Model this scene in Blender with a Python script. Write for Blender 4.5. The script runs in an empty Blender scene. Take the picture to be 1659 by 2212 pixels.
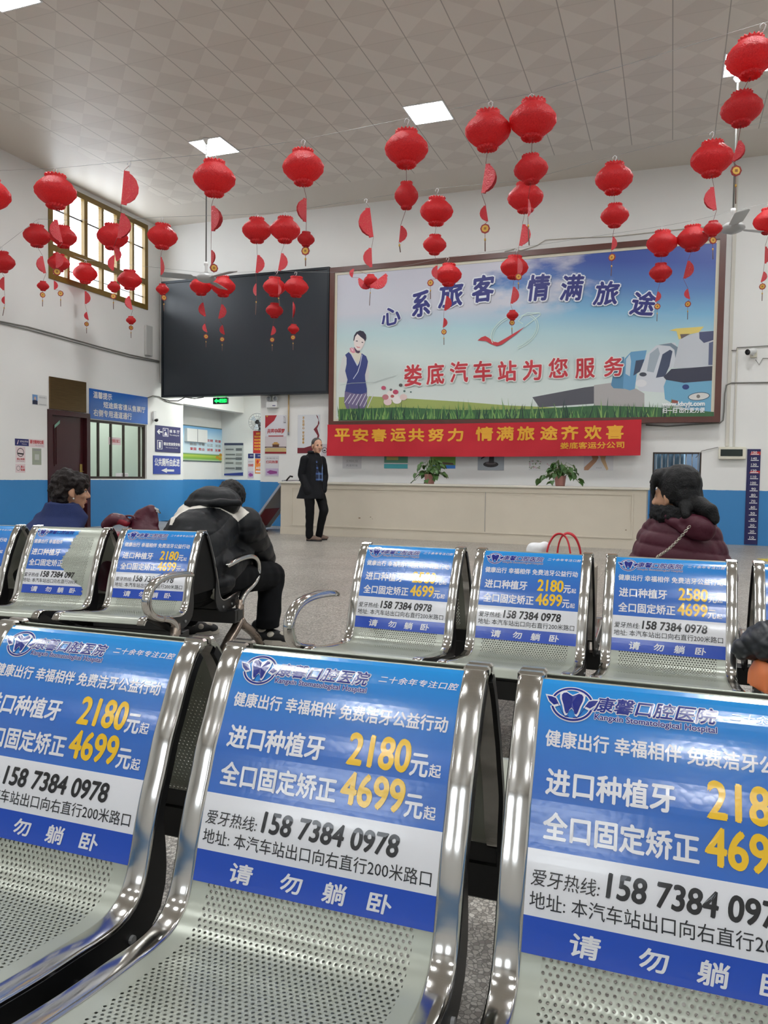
import bpy, bmesh, math, random
import numpy as np
from mathutils import Vector, Matrix, noise as mnoise
random.seed(7)
SC = bpy.context.scene
COL = SC.collection
PI = math.pi

# ------------------------------------------------------------------ camera
F_PX, PW, PH = 1660.0, 1659.0, 2212.0
CAM = Vector((0.0, 0.0, 1.064))
YAW, PITCH, ROLL = 0.3578, 0.0473, 0.01425
FW = Vector((-math.sin(YAW)*math.cos(PITCH), math.cos(YAW)*math.cos(PITCH), -math.sin(PITCH)))
_r = Vector((math.cos(YAW), math.sin(YAW), 0)); _u = _r.cross(FW)
RT = _r*math.cos(ROLL) + _u*math.sin(ROLL)
UP = -_r*math.sin(ROLL) + _u*math.cos(ROLL)
cd = bpy.data.cameras.new('camera'); cam = bpy.data.objects.new('camera', cd); COL.objects.link(cam)
cd.sensor_fit = 'HORIZONTAL'; cd.sensor_width = 36.0; cd.lens = 36.0*F_PX/PW
cd.clip_start = 0.02; cd.clip_end = 200
m3 = Matrix((RT, UP, -FW)).transposed()
cam.matrix_world = Matrix.Translation(CAM) @ m3.to_4x4()
SC.camera = cam

# ------------------------------------------------------------------ light, sky, exposure
LAMP_STRENGTH = 37.0          # the square ceiling panels
HALL_LAMP = 30.0              # lamps in the side passage
SKY_STRENGTH = 4.2            # overcast daylight outside the windows
SC.view_settings.view_transform = 'Standard'
SC.view_settings.look = 'None'
SC.view_settings.gamma = 1.0
SC.view_settings.use_curve_mapping = False
SC.view_settings.exposure = 0.86
try:
    SC.cycles.use_denoising = True
    SC.cycles.use_adaptive_sampling = True
    SC.cycles.adaptive_threshold = 0.04
    SC.cycles.max_bounces = 6
    SC.cycles.diffuse_bounces = 3
    SC.cycles.glossy_bounces = 3
    SC.cycles.transparent_max_bounces = 12
    SC.cycles.sample_clamp_indirect = 4.0
except Exception:
    pass
wd = bpy.data.worlds.new('sky'); SC.world = wd; wd.use_nodes = True
wd.node_tree.nodes['Background'].inputs[0].default_value = (0.86, 0.93, 1.0, 1)
wd.node_tree.nodes['Background'].inputs[1].default_value = SKY_STRENGTH

# ------------------------------------------------------------------ measuring helpers (photo pixel -> place in the hall)
def ray(x, y): return FW + RT*((x-PW/2)/F_PX) - UP*((y-PH/2)/F_PX)
def onY(x, y, Y): d = ray(x, y); return CAM + d*((Y-CAM.y)/d.y)
def onX(x, y, X): d = ray(x, y); return CAM + d*((X-CAM.x)/d.x)
def onZ(x, y, Z): d = ray(x, y); return CAM + d*((Z-CAM.z)/d.z)

# ------------------------------------------------------------------ materials
def lin(c):
    return tuple((v/255/12.92 if v/255 <= 0.04045 else ((v/255+0.055)/1.055)**2.4) for v in c)
MATS = {}
def mat(name, rgb, rough=0.5, metal=0.0, spec=0.5, emit=None, estr=0.0, alpha=1.0, bump=0.0, bscale=50.0, var=0.0, vscale=3.0, trans=0.0, coat=0.0, sub=0.0):
    if name in MATS: return MATS[name]
    m = bpy.data.materials.new(name); m.use_nodes = True; nt = m.node_tree
    b = nt.nodes['Principled BSDF']
    c = (*lin(rgb), 1)
    b.inputs['Base Color'].default_value = c
    b.inputs['Roughness'].default_value = rough
    b.inputs['Metallic'].default_value = metal
    b.inputs['Specular IOR Level'].default_value = spec
    if coat: b.inputs['Coat Weight'].default_value = coat; b.inputs['Coat Roughness'].default_value = 0.08
    if trans: b.inputs['Transmission Weight'].default_value = trans
    if sub: b.inputs['Subsurface Weight'].default_value = sub; b.inputs['Subsurface Radius'].default_value = (0.02, 0.008, 0.004)
    if alpha < 1: b.inputs['Alpha'].default_value = alpha
    if emit is not None:
        b.inputs['Emission Color'].default_value = (*lin(emit), 1); b.inputs['Emission Strength'].default_value = estr
    if var or bump:
        tc = nt.nodes.new('ShaderNodeTexCoord')
    if var:
        n = nt.nodes.new('ShaderNodeTexNoise'); n.inputs['Scale'].default_value = vscale; n.inputs['Detail'].default_value = 5
        nt.links.new(tc.outputs['Object'], n.inputs['Vector'])
        mx = nt.nodes.new('ShaderNodeMix'); mx.data_type = 'RGBA'
        nt.links.new(n.outputs['Fac'], mx.inputs[0])
        mx.inputs[6].default_value = tuple(min(1, v*(1-var)) for v in c[:3])+(1,)
        mx.inputs[7].default_value = tuple(min(1, v*(1+var)) for v in c[:3])+(1,)
        nt.links.new(mx.outputs[2], b.inputs['Base Color'])
    if bump:
        n2 = nt.nodes.new('ShaderNodeTexNoise'); n2.inputs['Scale'].default_value = bscale; n2.inputs['Detail'].default_value = 4
        nt.links.new(tc.outputs['Object'], n2.inputs['Vector'])
        bp = nt.nodes.new('ShaderNodeBump'); bp.inputs['Strength'].default_value = bump; bp.inputs['Distance'].default_value = 0.01
        nt.links.new(n2.outputs['Fac'], bp.inputs['Height']); nt.links.new(bp.outputs[0], b.inputs['Normal'])
    MATS[name] = m
    return m

class NT:
    """small node-writing helper"""
    def __init__(s, name):
        s.m = bpy.data.materials.new(name); s.m.use_nodes = True; s.t = s.m.node_tree
        s.b = s.t.nodes['Principled BSDF']; s.o = s.t.nodes['Material Output']; MATS[name] = s.m
    def n(s, typ, **kw):
        x = s.t.nodes.new(typ)
        for k, v in kw.items(): setattr(x, k, v)
        return x
    def l(s, a, b): s.t.links.new(a, b)
    def val(s, sock, v):
        if isinstance(v, (int, float, tuple, list)): sock.default_value = v
        else: s.l(v, sock)
    def math(s, op, a, b=None, c=None):
        x = s.n('ShaderNodeMath', operation=op); s.val(x.inputs[0], a)
        if b is not None: s.val(x.inputs[1], b)
        if c is not None: s.val(x.inputs[2], c)
        return x.outputs[0]
    def mix(s, f, a, b):
        x = s.n('ShaderNodeMix', data_type='RGBA'); s.val(x.inputs[0], f)
        for i, v in ((6, a), (7, b)):
            if isinstance(v, tuple): x.inputs[i].default_value = (*v[:3], 1)
            else: s.l(v, x.inputs[i])
        return x.outputs[2]
    def noise(s, vec, scale, detail=4, rough=0.5):
        x = s.n('ShaderNodeTexNoise'); x.inputs['Scale'].default_value = scale; x.inputs['Detail'].default_value = detail
        x.inputs['Roughness'].default_value = rough
        if vec is not None: s.l(vec, x.inputs['Vector'])
        return x.outputs['Fac']
    def ramp(s, f, stops):
        x = s.n('ShaderNodeValToRGB'); e = x.color_ramp.elements
        while len(e) < len(stops): e.new(0.5)
        for k, (p, c) in enumerate(stops): e[k].position = p; e[k].color = (*c[:3], 1)
        s.l(f, x.inputs[0]); return x.outputs[0]

# ------------------------------------------------------------------ mesh building
class MB:
    def __init__(s): s.v = []; s.f = []; s.mi = []; s.sm = []; s.mats = []; s.uv = {}
    def slot(s, m):
        if m not in s.mats: s.mats.append(m)
        return s.mats.index(m)
    def add(s, verts, faces, m, smooth=False, M=None):
        o = len(s.v); k = s.slot(m)
        s.v += [tuple(M @ Vector(v)) for v in verts] if M is not None else [tuple(v) for v in verts]
        for f in faces: s.f.append([i+o for i in f]); s.mi.append(k); s.sm.append(smooth)
        return o
    def box(s, lo, hi, m, M=None, bev=0.0):
        x0, y0, z0 = lo; x1, y1, z1 = hi
        if bev > 0:
            b = min(bev, (x1-x0)/2.01, (y1-y0)/2.01, (z1-z0)/2.01)
            V = []; idx = {}
            for ix, X in enumerate((x0, x1)):
                for iy, Y in enumerate((y0, y1)):
                    for iz, Z in enumerate((z0, z1)):
                        sx, sy, sz = (1, -1)[ix], (1, -1)[iy], (1, -1)[iz]
                        for a in range(3):
                            p = [X+sx*b, Y+sy*b, Z+sz*b]; p[a] = (X, Y, Z)[a]
                            idx[(ix, iy, iz, a)] = len(V); V.append(p)
            Fs = []
            g = lambda ix, iy, iz, a: idx[(ix, iy, iz, a)]
            for i in (0, 1):
                q = [g(i, 0, 0, 0), g(i, 1, 0, 0), g(i, 1, 1, 0), g(i, 0, 1, 0)]; Fs.append(q if i else q[::-1])
                q = [g(0, i, 0, 1), g(1, i, 0, 1), g(1, i, 1, 1), g(0, i, 1, 1)]; Fs.append(q[::-1] if i else q)
                q = [g(0, 0, i, 2), g(1, 0, i, 2), g(1, 1, i, 2), g(0, 1, i, 2)]; Fs.append(q if i else q[::-1])
            for i in (0, 1):
                for j in (0, 1):
                    Fs.append([g(i, j, 0, 0), g(i, j, 1, 0), g(i, j, 1, 1), g(i, j, 0, 1)])
                    Fs.append([g(i, 0, j, 0), g(i, 1, j, 0), g(i, 1, j, 2), g(i, 0, j, 2)])
                    Fs.append([g(0, i, j, 1), g(1, i, j, 1), g(1, i, j, 2), g(0, i, j, 2)])
                    for k in (0, 1): Fs.append([g(i, j, k, 0), g(i, j, k, 1), g(i, j, k, 2)])
            s.add(V, Fs, m, False, M); return
        V = [(x, y, z) for x in (x0, x1) for y in (y0, y1) for z in (z0, z1)]
        s.add(V, [(0, 1, 3, 2), (4, 6, 7, 5), (0, 4, 5, 1), (2, 3, 7, 6), (0, 2, 6, 4), (1, 5, 7, 3)], m, False, M)
    def quad(s, a, b, c, d, m): s.add([a, b, c, d], [(0, 1, 2, 3)], m)
    def tube(s, pts, r, m, n=8, M=None, cap=True, flat=None):
        """round (or flat=(w,h) rounded) bar along pts; r number or list"""
        pts = [Vector(p) for p in pts]; N = len(pts)
        rs = r if isinstance(r, (list, tuple)) else [r]*N
        V = []; up = None
        for i, p in enumerate(pts):
            t = (pts[min(i+1, N-1)]-pts[max(i-1, 0)])
            t = t.normalized() if t.length > 1e-9 else Vector((0, 0, 1))
            if up is None:
                up = Vector((0, 0, 1)) if abs(t.z) < 0.9 else Vector((1, 0, 0))
            a = t.cross(up)
            if a.length < 1e-6: a = t.orthogonal()
            a.normalize(); b = a.cross(t).normalized(); up = b
            for k in range(n):
                th = 2*PI*k/n
                if flat:
                    ca, sa = math.cos(th), math.sin(th); e = 0.55
                    x = flat[0]*rs[i]*math.copysign(abs(ca)**e, ca); y = flat[1]*rs[i]*math.copysign(abs(sa)**e, sa)
                    V.append(p + a*x + b*y)
                else: V.append(p + (a*math.cos(th)+b*math.sin(th))*rs[i])
        Fs = [(i*n+k, i*n+(k+1) % n, (i+1)*n+(k+1) % n, (i+1)*n+k) for i in range(N-1) for k in range(n)]
        if cap: Fs += [tuple(range(n))[::-1], tuple((N-1)*n+k for k in range(n))]
        s.add(V, Fs, m, True, M)
    def lathe(s, prof, m, n=16, M=None, smooth=True, cap=True):
        V = []; N = len(prof)
        for (r, z) in prof:
            for k in range(n): V.append((r*math.cos(2*PI*k/n), r*math.sin(2*PI*k/n), z))
        Fs = [(i*n+k, i*n+(k+1) % n, (i+1)*n+(k+1) % n, (i+1)*n+k) for i in range(N-1) for k in range(n)]
        if cap: Fs += [tuple(range(n))[::-1], tuple((N-1)*n+k for k in range(n))]
        s.add(V, Fs, m, smooth, M)
    def prism(s, poly, d0, d1, m, fn, smooth=False):
        """poly in 2-D extruded between depths d0,d1; fn(u,v,d)->xyz"""
        n = len(poly)
        V = [fn(u, v, d0) for u, v in poly]+[fn(u, v, d1) for u, v in poly]
        Fs = [tuple(range(n))[::-1], tuple(range(n, 2*n))]+[(i, (i+1) % n, (i+1) % n+n, i+n) for i in range(n)]
        s.add(V, Fs, m, smooth)
    def poly(s, poly, m, fn, d=0.0):
        s.add([fn(u, v, d) for u, v in poly], [tuple(range(len(poly)))], m)
    def build(s, name, parent=None, loc=None, rot=None, kind=None, recalc=True):
        me = bpy.data.meshes.new(name)
        me.from_pydata(s.v, [], s.f)
        for m in s.mats: me.materials.append(m)
        me.polygons.foreach_set('material_index', s.mi); me.polygons.foreach_set('use_smooth', s.sm)
        if recalc:
            bm = bmesh.new(); bm.from_mesh(me); bmesh.ops.recalc_face_normals(bm, faces=bm.faces); bm.to_mesh(me); bm.free()
        me.update()
        return link(name, me, parent, loc, rot, kind)

def link(name, me, parent=None, loc=None, rot=None, kind=None):
    o = bpy.data.objects.new(name, me); COL.objects.link(o)
    if parent is not None: o.parent = parent
    if loc is not None: o.location = loc
    if rot is not None: o.rotation_euler = rot
    if kind: o['kind'] = kind
    return o
def tag(o, label, cat, group=None, kind=None):
    o['label'] = label; o['category'] = cat
    if group: o['group'] = group
    if kind: o['kind'] = kind
    return o
def thing(name, label, cat, loc=(0, 0, 0), rz=0.0, group=None):
    o = bpy.data.objects.new(name, None); COL.objects.link(o); o.location = loc; o.rotation_euler = (0, 0, rz)
    o.empty_display_size = 0.1
    return tag(o, label, cat, group)
def copy_tree(o, parent=None):
    kids = list(o.children)
    c = o.copy(); COL.objects.link(c)
    if parent is not None: c.parent = parent
    for k in kids: copy_tree(k, c)
    return c

# ------------------------------------------------------------------ lettering
_txt_cache = {}
def glyphs(body, bold=0.0, shear=0.0, spacing=1.0):
    """flat lettering as (verts 2-D, faces), tight box at the origin, height in em"""
    key = (body, bold, shear, spacing)
    if key in _txt_cache: return _txt_cache[key]
    c = bpy.data.curves.new('lettering', 'FONT'); c.body = body; c.resolution_u = 5 if all(ord(k) < 128 for k in body) else (2 if len(body) > 10 else 3)
    c.offset = bold; c.shear = shear; c.space_character = spacing
    o = bpy.data.objects.new('lettering', c); COL.objects.link(o)
    dg = bpy.context.evaluated_depsgraph_get(); me = o.evaluated_get(dg).to_mesh()
    V = [(v.co.x, v.co.y) for v in me.vertices]; Fs = [tuple(p.vertices) for p in me.polygons]
    o.evaluated_get(dg).to_mesh_clear()
    bpy.data.objects.remove(o); bpy.data.curves.remove(c)
    _txt_cache[key] = (V, Fs); return V, Fs
def put_text(mb, body, box, m, fn, d=0.0, bold=0.0, shear=0.0, spacing=1.0, rot=0.0):
    """lettering stretched into box=(u0,v0,u1,v1) (v up) and mapped by fn(u,v,d); bold = stroke growth as a share of the height"""
    V, Fs = glyphs(body, 0.0, shear, spacing)
    x0 = min(v[0] for v in V); x1 = max(v[0] for v in V); y0 = min(v[1] for v in V); y1 = max(v[1] for v in V)
    u0, v0, u1, v1 = box
    sx = (u1-u0)/max(x1-x0, 1e-6); sy = (v1-v0)/max(y1-y0, 1e-6); g = bold*abs(v1-v0)
    offs = [(0, 0)] if g == 0 else [(g*math.cos(a), g*math.sin(a)) for a in (0.4+k*PI/(2 if bold < 0.05 else 4) for k in range(4 if bold < 0.05 else 8))]
    cu, cv = (u0+u1)/2, (v0+v1)/2; cr, sr = math.cos(rot), math.sin(rot)
    for k, (ox, oy) in enumerate(offs):
        W = []
        for x, y in V:
            u = u0+(x-x0)*sx+ox; v = v0+(y-y0)*sy+oy
            if rot: u, v = cu+(u-cu)*cr-(v-cv)*sr, cv+(u-cu)*sr+(v-cv)*cr
            W.append(fn(u, v, d+k*2e-6))
        mb.add(W, Fs, m)

# ================================================================== THE HALL
XL, XR, YB, YR, ZC = -10.44, 7.0, 13.98, -11.0, 6.31
YN, ZN = 17.45, 3.35          # passage behind the back wall
XN = -11.12                   # niche wall left of the passage
ZW = 0.902                    # top of the blue wainscot

def wall_paint(name, white, blue):
    s = NT(name); g = s.n('ShaderNodeNewGeometry'); sp = s.n('ShaderNodeSeparateXYZ'); s.l(g.outputs['Position'], sp.inputs[0])
    n1 = s.noise(g.outputs['Position'], 0.8, 6); n2 = s.noise(g.outputs['Position'], 14, 4)
    wob = s.math('MULTIPLY', s.math('SUBTRACT', n2, 0.5), 0.012)
    f = s.math('LESS_THAN', s.math('ADD', sp.outputs['Z'], wob), ZW)
    w = lin(white); b = lin(blue)
    wc = s.mix(n1, tuple(v*0.93 for v in w), tuple(min(1, v*1.05) for v in w))
    bc = s.mix(n1, tuple(v*0.85 for v in b), tuple(v*1.12 for v in b))
    c = s.mix(f, wc, bc)
    s.l(c, s.b.inputs['Base Color'])
    s.l(s.math('SUBTRACT', 0.75, s.math('MULTIPLY', f, 0.35)), s.b.inputs['Roughness'])
    bp = s.n('ShaderNodeBump'); bp.inputs['Strength'].default_value = 0.12; bp.inputs['Distance'].default_value = 0.02
    s.l(s.noise(g.outputs['Position'], 6, 6), bp.inputs['Height']); s.l(bp.outputs[0], s.b.inputs['Normal'])
    return s.m
M_WALL = wall_paint('wall_paint', (236, 235, 231), (60, 134, 194))

s = NT('ceiling_tiles')
g = s.n('ShaderNodeNewGeometry'); sp = s.n('ShaderNodeSeparateXYZ'); s.l(g.outputs['Position'], sp.inputs[0])
fx = s.math('FRACT', s.math('DIVIDE', s.math('ADD', sp.outputs['X'], 30.15), 0.6))
fy = s.math('FRACT', s.math('DIVIDE', s.math('ADD', sp.outputs['Y'], 29.47), 0.6))
ax = s.math('ABSOLUTE', s.math('SUBTRACT', fx, 0.5)); ay = s.math('ABSOLUTE', s.math('SUBTRACT', fy, 0.5))
tri = s.math('GREATER_THAN', ax, ay)
inner = s.math('MULTIPLY', s.math('GREATER_THAN', sp.outputs['X'], -9.3), s.math('LESS_THAN', sp.outputs['Y'], 12.9))
jx = s.math('GREATER_THAN', ax, 0.489); jy = s.math('MULTIPLY', s.math('GREATER_THAN', ay, 0.494), 0.4)
j = s.math('MULTIPLY', s.math('MAXIMUM', jx, jy), inner)
big = s.noise(g.outputs['Position'], 0.5, 4)
tile = s.n('ShaderNodeTexWhiteNoise'); tile.noise_dimensions = '2D'
cmb = s.n('ShaderNodeCombineXYZ')
s.l(s.math('FLOOR', s.math('DIVIDE', s.math('ADD', sp.outputs['X'], 30.15), 0.6)), cmb.inputs[0])
s.l(s.math('FLOOR', s.math('DIVIDE', s.math('ADD', sp.outputs['Y'], 29.47), 0.6)), cmb.inputs[1])
s.l(cmb.outputs[0], tile.inputs['Vector'])
base = s.mix(s.math('MULTIPLY', tri, inner), lin((218, 210, 199)), lin((229, 222, 211)))
base = s.mix(s.math('MULTIPLY', s.math('MULTIPLY', tile.outputs['Value'], 0.10), inner), base, lin((160, 151, 140)))
base = s.mix(s.math('MULTIPLY', big, 0.25), base, lin((205, 195, 180)))
base = s.mix(s.math('MULTIPLY', j, 0.6), base, lin((120, 112, 100)))
s.l(base, s.b.inputs['Base Color']); s.b.inputs['Roughness'].default_value = 0.45
M_CEIL = s.m

s = NT('terrazzo')
g = s.n('ShaderNodeNewGeometry'); sp = s.n('ShaderNodeSeparateXYZ'); s.l(g.outputs['Position'], sp.inputs[0])
vo = s.n('ShaderNodeTexVoronoi'); vo.inputs['Scale'].default_value = 85; s.l(g.outputs['Position'], vo.inputs['Vector'])
vo.voronoi_dimensions = '3D'
ve = s.n('ShaderNodeTexVoronoi', feature='DISTANCE_TO_EDGE'); ve.inputs['Scale'].default_value = 85; s.l(g.outputs['Position'], ve.inputs['Vector'])
sc = s.n('ShaderNodeSeparateColor'); s.l(vo.outputs['Color'], sc.inputs[0])
chip = s.ramp(sc.outputs[0], [(0.0, lin((128, 122, 113))), (0.25, lin((166, 159, 149))), (0.55, lin((190, 183, 173))), (0.9, lin((210, 205, 196)))])
gap = s.math('LESS_THAN', ve.outputs['Distance'], 0.075)
c = s.mix(s.math('MULTIPLY', gap, 0.75), chip, lin((82, 78, 72)))
lx = s.math('ABSOLUTE', s.math('SUBTRACT', s.math('FRACT', s.math('DIVIDE', s.math('ADD', sp.outputs['X'], 40.3), 1.2)), 0.5))
ly = s.math('ABSOLUTE', s.math('SUBTRACT', s.math('FRACT', s.math('DIVIDE', s.math('ADD', sp.outputs['Y'], 40.1), 1.2)), 0.5))
seam = s.math('GREATER_THAN', s.math('MAXIMUM', lx, ly), 0.4965)
c = s.mix(s.math('MULTIPLY', seam, 0.6), c, lin((84, 78, 72)))
st = s.noise(g.outputs['Position'], 0.9, 6, 0.6)
c = s.mix(s.math('MULTIPLY', s.math('SUBTRACT', st, 0.35), 0.9), c, lin((130, 122, 111)))
s.l(c, s.b.inputs['Base Color'])
s.l(s.math('ADD', 0.22, s.math('MULTIPLY', st, 0.3)), s.b.inputs['Roughness'])
M_FLOOR = s.m

def glass_mat(name, tint=(1, 1, 1), gloss=0.05):
    m = bpy.data.materials.new(name); m.use_nodes = True; t = m.node_tree
    for n in list(t.nodes):
        if n.type != 'OUTPUT_MATERIAL': t.nodes.remove(n)
    tr = t.nodes.new('ShaderNodeBsdfTransparent'); tr.inputs[0].default_value = (*tint, 1)
    gl = t.nodes.new('ShaderNodeBsdfGlossy'); gl.inputs['Roughness'].default_value = 0.03
    mx = t.nodes.new('ShaderNodeMixShader'); mx.inputs[0].default_value = gloss; t.links.new(tr.outputs[0], mx.inputs[1]); t.links.new(gl.outputs[0], mx.inputs[2])
    t.links.new(mx.outputs[0], t.nodes['Material Output'].inputs[0]); return m
M_GLASS = glass_mat('window_glass'); M_GLASSG = glass_mat('booth_glass', (0.92, 0.96, 0.94))

M_WHITE = mat('white_plastic', (225, 225, 222), 0.4)
M_CREAM = mat('cream_plastic', (226, 222, 204), 0.45)
M_BLACK = mat('black_metal', (14, 14, 15), 0.4)
M_GREY = mat('grey_metal', (150, 150, 150), 0.4, 0.3)
M_GOLD = mat('gold_window_frame', (120, 94, 34), 0.4, 0.0, var=0.2)
M_BROWNF = mat('brown_window_frame', (62, 52, 46), 0.4, 0.4)
M_WOODF = mat('reddish_brown_wood', (92, 52, 42), 0.35, var=0.2, vscale=6)
M_DOOR = mat('maroon_door', (60, 22, 26), 0.33, var=0.15)

def holed_wall(name, axis, p0, p1, a0, a1, z0, z1, holes, m):
    """slab between p0,p1 on axis; spans a0..a1 on the other axis; rectangular holes (a0,a1,z0,z1)"""
    mb = MB()
    A = sorted({a0, a1, *[h[0] for h in holes], *[h[1] for h in holes]}); A = [a for a in A if min(a0, a0) <= a <= a1]
    Z = sorted({z0, z1, *[h[2] for h in holes], *[h[3] for h in holes]}); Z = [z for z in Z if z0 <= z <= z1]
    inh = lambda a, z: any(h[0] < a < h[1] and h[2] < z < h[3] for h in holes)
    P = lambda p, a, z: (p, a, z) if axis == 'x' else (a, p, z)
    for p in (p0, p1):
        for i in range(len(A)-1):
            for k in range(len(Z)-1):
                if not inh((A[i]+A[i+1])/2, (Z[k]+Z[k+1])/2):
                    mb.quad(P(p, A[i], Z[k]), P(p, A[i+1], Z[k]), P(p, A[i+1], Z[k+1]), P(p, A[i], Z[k+1]), m)
    edges = [(a0, a1, z0, z1)]+holes
    for (b0, b1, c0, c1) in edges:
        for (q, r) in (((b0, c0), (b1, c0)), ((b1, c0), (b1, c1)), ((b1, c1), (b0, c1)), ((b0, c1), (b0, c0))):
            mb.quad(P(p0, *q), P(p0, *r), P(p1, *r), P(p1, *q), m)
    return mb.build(name, kind='structure', recalc=False)

W_UP = (10.82, 13.52, 4.49, 6.2); W_LO = (11.80, 13.52, 0.925, 2.06); DOOR = (10.78, 11.74, 0.0, 2.13)
SIDE = (14.81, 17.55, 0.0, 2.63)
holed_wall('wall_left', 'x', XL-0.24, XL, YR, YN+0.15, 0, ZC, [W_UP, W_LO, DOOR, SIDE], M_WALL)
PASS = (XL-0.12, -7.965, 0.0, 3.0); BWIN = (-0.32, 0.45, 0.99, 1.53)
holed_wall('wall_back', 'y', YB, YB+0.22, XL-0.12, XR, 0, ZC, [PASS, BWIN], M_WALL)
RW = (-6.5, -3.8, 3.9, 5.5); RW2 = (-1.95, -0.15, 3.9, 5.5)
holed_wall('wall_rear', 'y', YR-0.24, YR, XL, XR, 0, ZC, [RW, RW2], M_WALL)
mb = MB(); mb.box((XR, YR-0.24, 0), (XR+0.2, YB+0.22, ZC), M_WALL); mb.build('wall_right', kind='structure')
mb = MB(); mb.box((XL-1.2, YR-0.3, -0.12), (XR+0.2, YN+0.3, 0), M_FLOOR); mb.build('floor', kind='structure')
mb = MB(); mb.box((XL-0.24, YR-0.24, ZC), (XR+0.2, YB+0.22, ZC+0.12), M_CEIL); mb.build('ceiling', kind='structure')
# passage behind the back wall: far wall, right wall, niche on the left, low ceiling
mb = MB(); mb.box((XN-0.2, YN, 0), (-6.4, YN+0.2, ZN), M_WALL); mb.build('wall_passage', kind='structure')
mb = MB(); mb.box((-6.6, YB+0.22, 0), (-6.4, YN, ZN), M_WALL); mb.build('wall_passage_right', kind='structure')
mb = MB(); mb.box((XN-0.2, 14.0, 0), (XN, YN, ZN), M_WALL); mb.box((XN, 14.0, 0), (XL-0.24, 14.81, ZN), M_WALL); mb.build('wall_niche', kind='structure')
mb = MB(); mb.box((XN-0.2, YB+0.22, ZN), (-6.4, YN+0.2, ZN+0.1), M_WALL); mb.build('ceiling_passage', kind='structure')
# booth behind the low window
M_BOOTH = mat('booth_wall', (205, 212, 205), 0.7)
mb = MB()
mb.box((XL-2.2, 11.6, 0.3), (XL-2.1, 13.7, 2.9), M_BOOTH); mb.box((XL-2.1, 11.5, 0.3), (XL-0.24, 11.6, 2.9), M_BOOTH)
mb.box((XL-2.1, 13.7, 0.3), (XL-0.24, 13.8, 2.9), M_BOOTH); mb.box((XL-2.2, 11.5, 0.2), (XL-0.24, 13.8, 0.3), M_BOOTH); mb.box((XL-2.2, 11.5, 2.9), (XL-0.24, 13.8, 3.0), M_BOOTH)
mb.build('wall_booth', kind='structure')
# room behind the barred window
M_BLIND = mat('blue_grey_curtain', (112, 140, 160), 0.7, var=0.2, vscale=2)
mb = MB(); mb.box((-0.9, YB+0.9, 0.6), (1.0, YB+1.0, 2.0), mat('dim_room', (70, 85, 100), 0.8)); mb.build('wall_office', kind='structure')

def frame_rect(mb, P, a0, a1, z0, z1, w, d0, d1, m):
    """four bars round a rectangle; P(a,z,d)->xyz"""
    def bar(a, b, c, e):
        V = [P(x, z, d) for x in (a, b) for z in (c, e) for d in (d0, d1)]
        mb.add(V, [(0, 1, 3, 2), (4, 6, 7, 5), (0, 4, 5, 1), (2, 3, 7, 6), (0, 2, 6, 4), (1, 5, 7, 3)], m)
    bar(a0, a1, z0, z0+w); bar(a0, a1, z1-w, z1); bar(a0, a0+w, z0+w, z1-w); bar(a1-w, a1, z0+w, z1-w)
    return bar

PLX = lambda a, z, d: (XL+d, a, z)      # on the left wall, d = towards the hall
PBY = lambda a, z, d: (a, YB-d, z)      # on the back wall

# ---- upper window (gold aluminium, 6 lights over a lower row)
w1 = bpy.data.objects.new('window_1', None); COL.objects.link(w1); w1['kind'] = 'structure'; w1.location = (XL, 12.17, 4.49)
off = Vector((-XL, -12.17, -4.49))
def PW1(a, z, d): return tuple(Vector((XL+d, a, z))+off)
mb = MB(); y0, y1, z0, z1 = W_UP
bar = frame_rect(mb, PW1, y0-0.02, y1+0.02, z0-0.02, z1+0.02, 0.1, -0.06, 0.02, M_GOLD)
ZM = 5.03
bar(y0+0.08, y1-0.08, ZM-0.06, ZM+0.06)
n = 6; W = (y1-y0)/n
for i in range(1, n):
    h_ = 0.045 if i % 2 == 0 else 0.03
    bar(y0+i*W-h_, y0+i*W+h_, z0+0.08, ZM-0.06); bar(y0+i*W-h_, y0+i*W+h_, ZM+0.06, z1-0.08)
mb.build('window_frame', w1)
mb = MB()
def barx(a, b, c, e, m):
    V = [PW1(x, z, d) for x in (a, b) for z in (c, e) for d in (-0.055, -0.035)]
    mb.add(V, [(0, 1, 3, 2), (4, 6, 7, 5), (0, 4, 5, 1), (2, 3, 7, 6), (0, 2, 6, 4), (1, 5, 7, 3)], m)
for i in range(n): barx(y0+i*W+0.046, y0+(i+1)*W-0.046, 5.72, 5.745, M_BROWNF); barx(y0+i*W+0.046, y0+(i+1)*W-0.046, 4.72, 4.735, M_BROWNF)
mb.build('glazing_bars', w1)
for i in range(n):
    for (c, e) in ((z0+0.08, ZM-0.06), (ZM+0.06, z1-0.08)):
        mb = MB(); V = [PW1(x, z, d) for x in (y0+i*W+0.03, y0+(i+1)*W-0.03) for z in (c, e) for d in (-0.047, -0.043)]
        mb.add(V, [(0, 1, 3, 2), (4, 6, 7, 5), (0, 4, 5, 1), (2, 3, 7, 6), (0, 2, 6, 4), (1, 5, 7, 3)], M_GLASS)
        mb.build('window_pane', w1)

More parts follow.
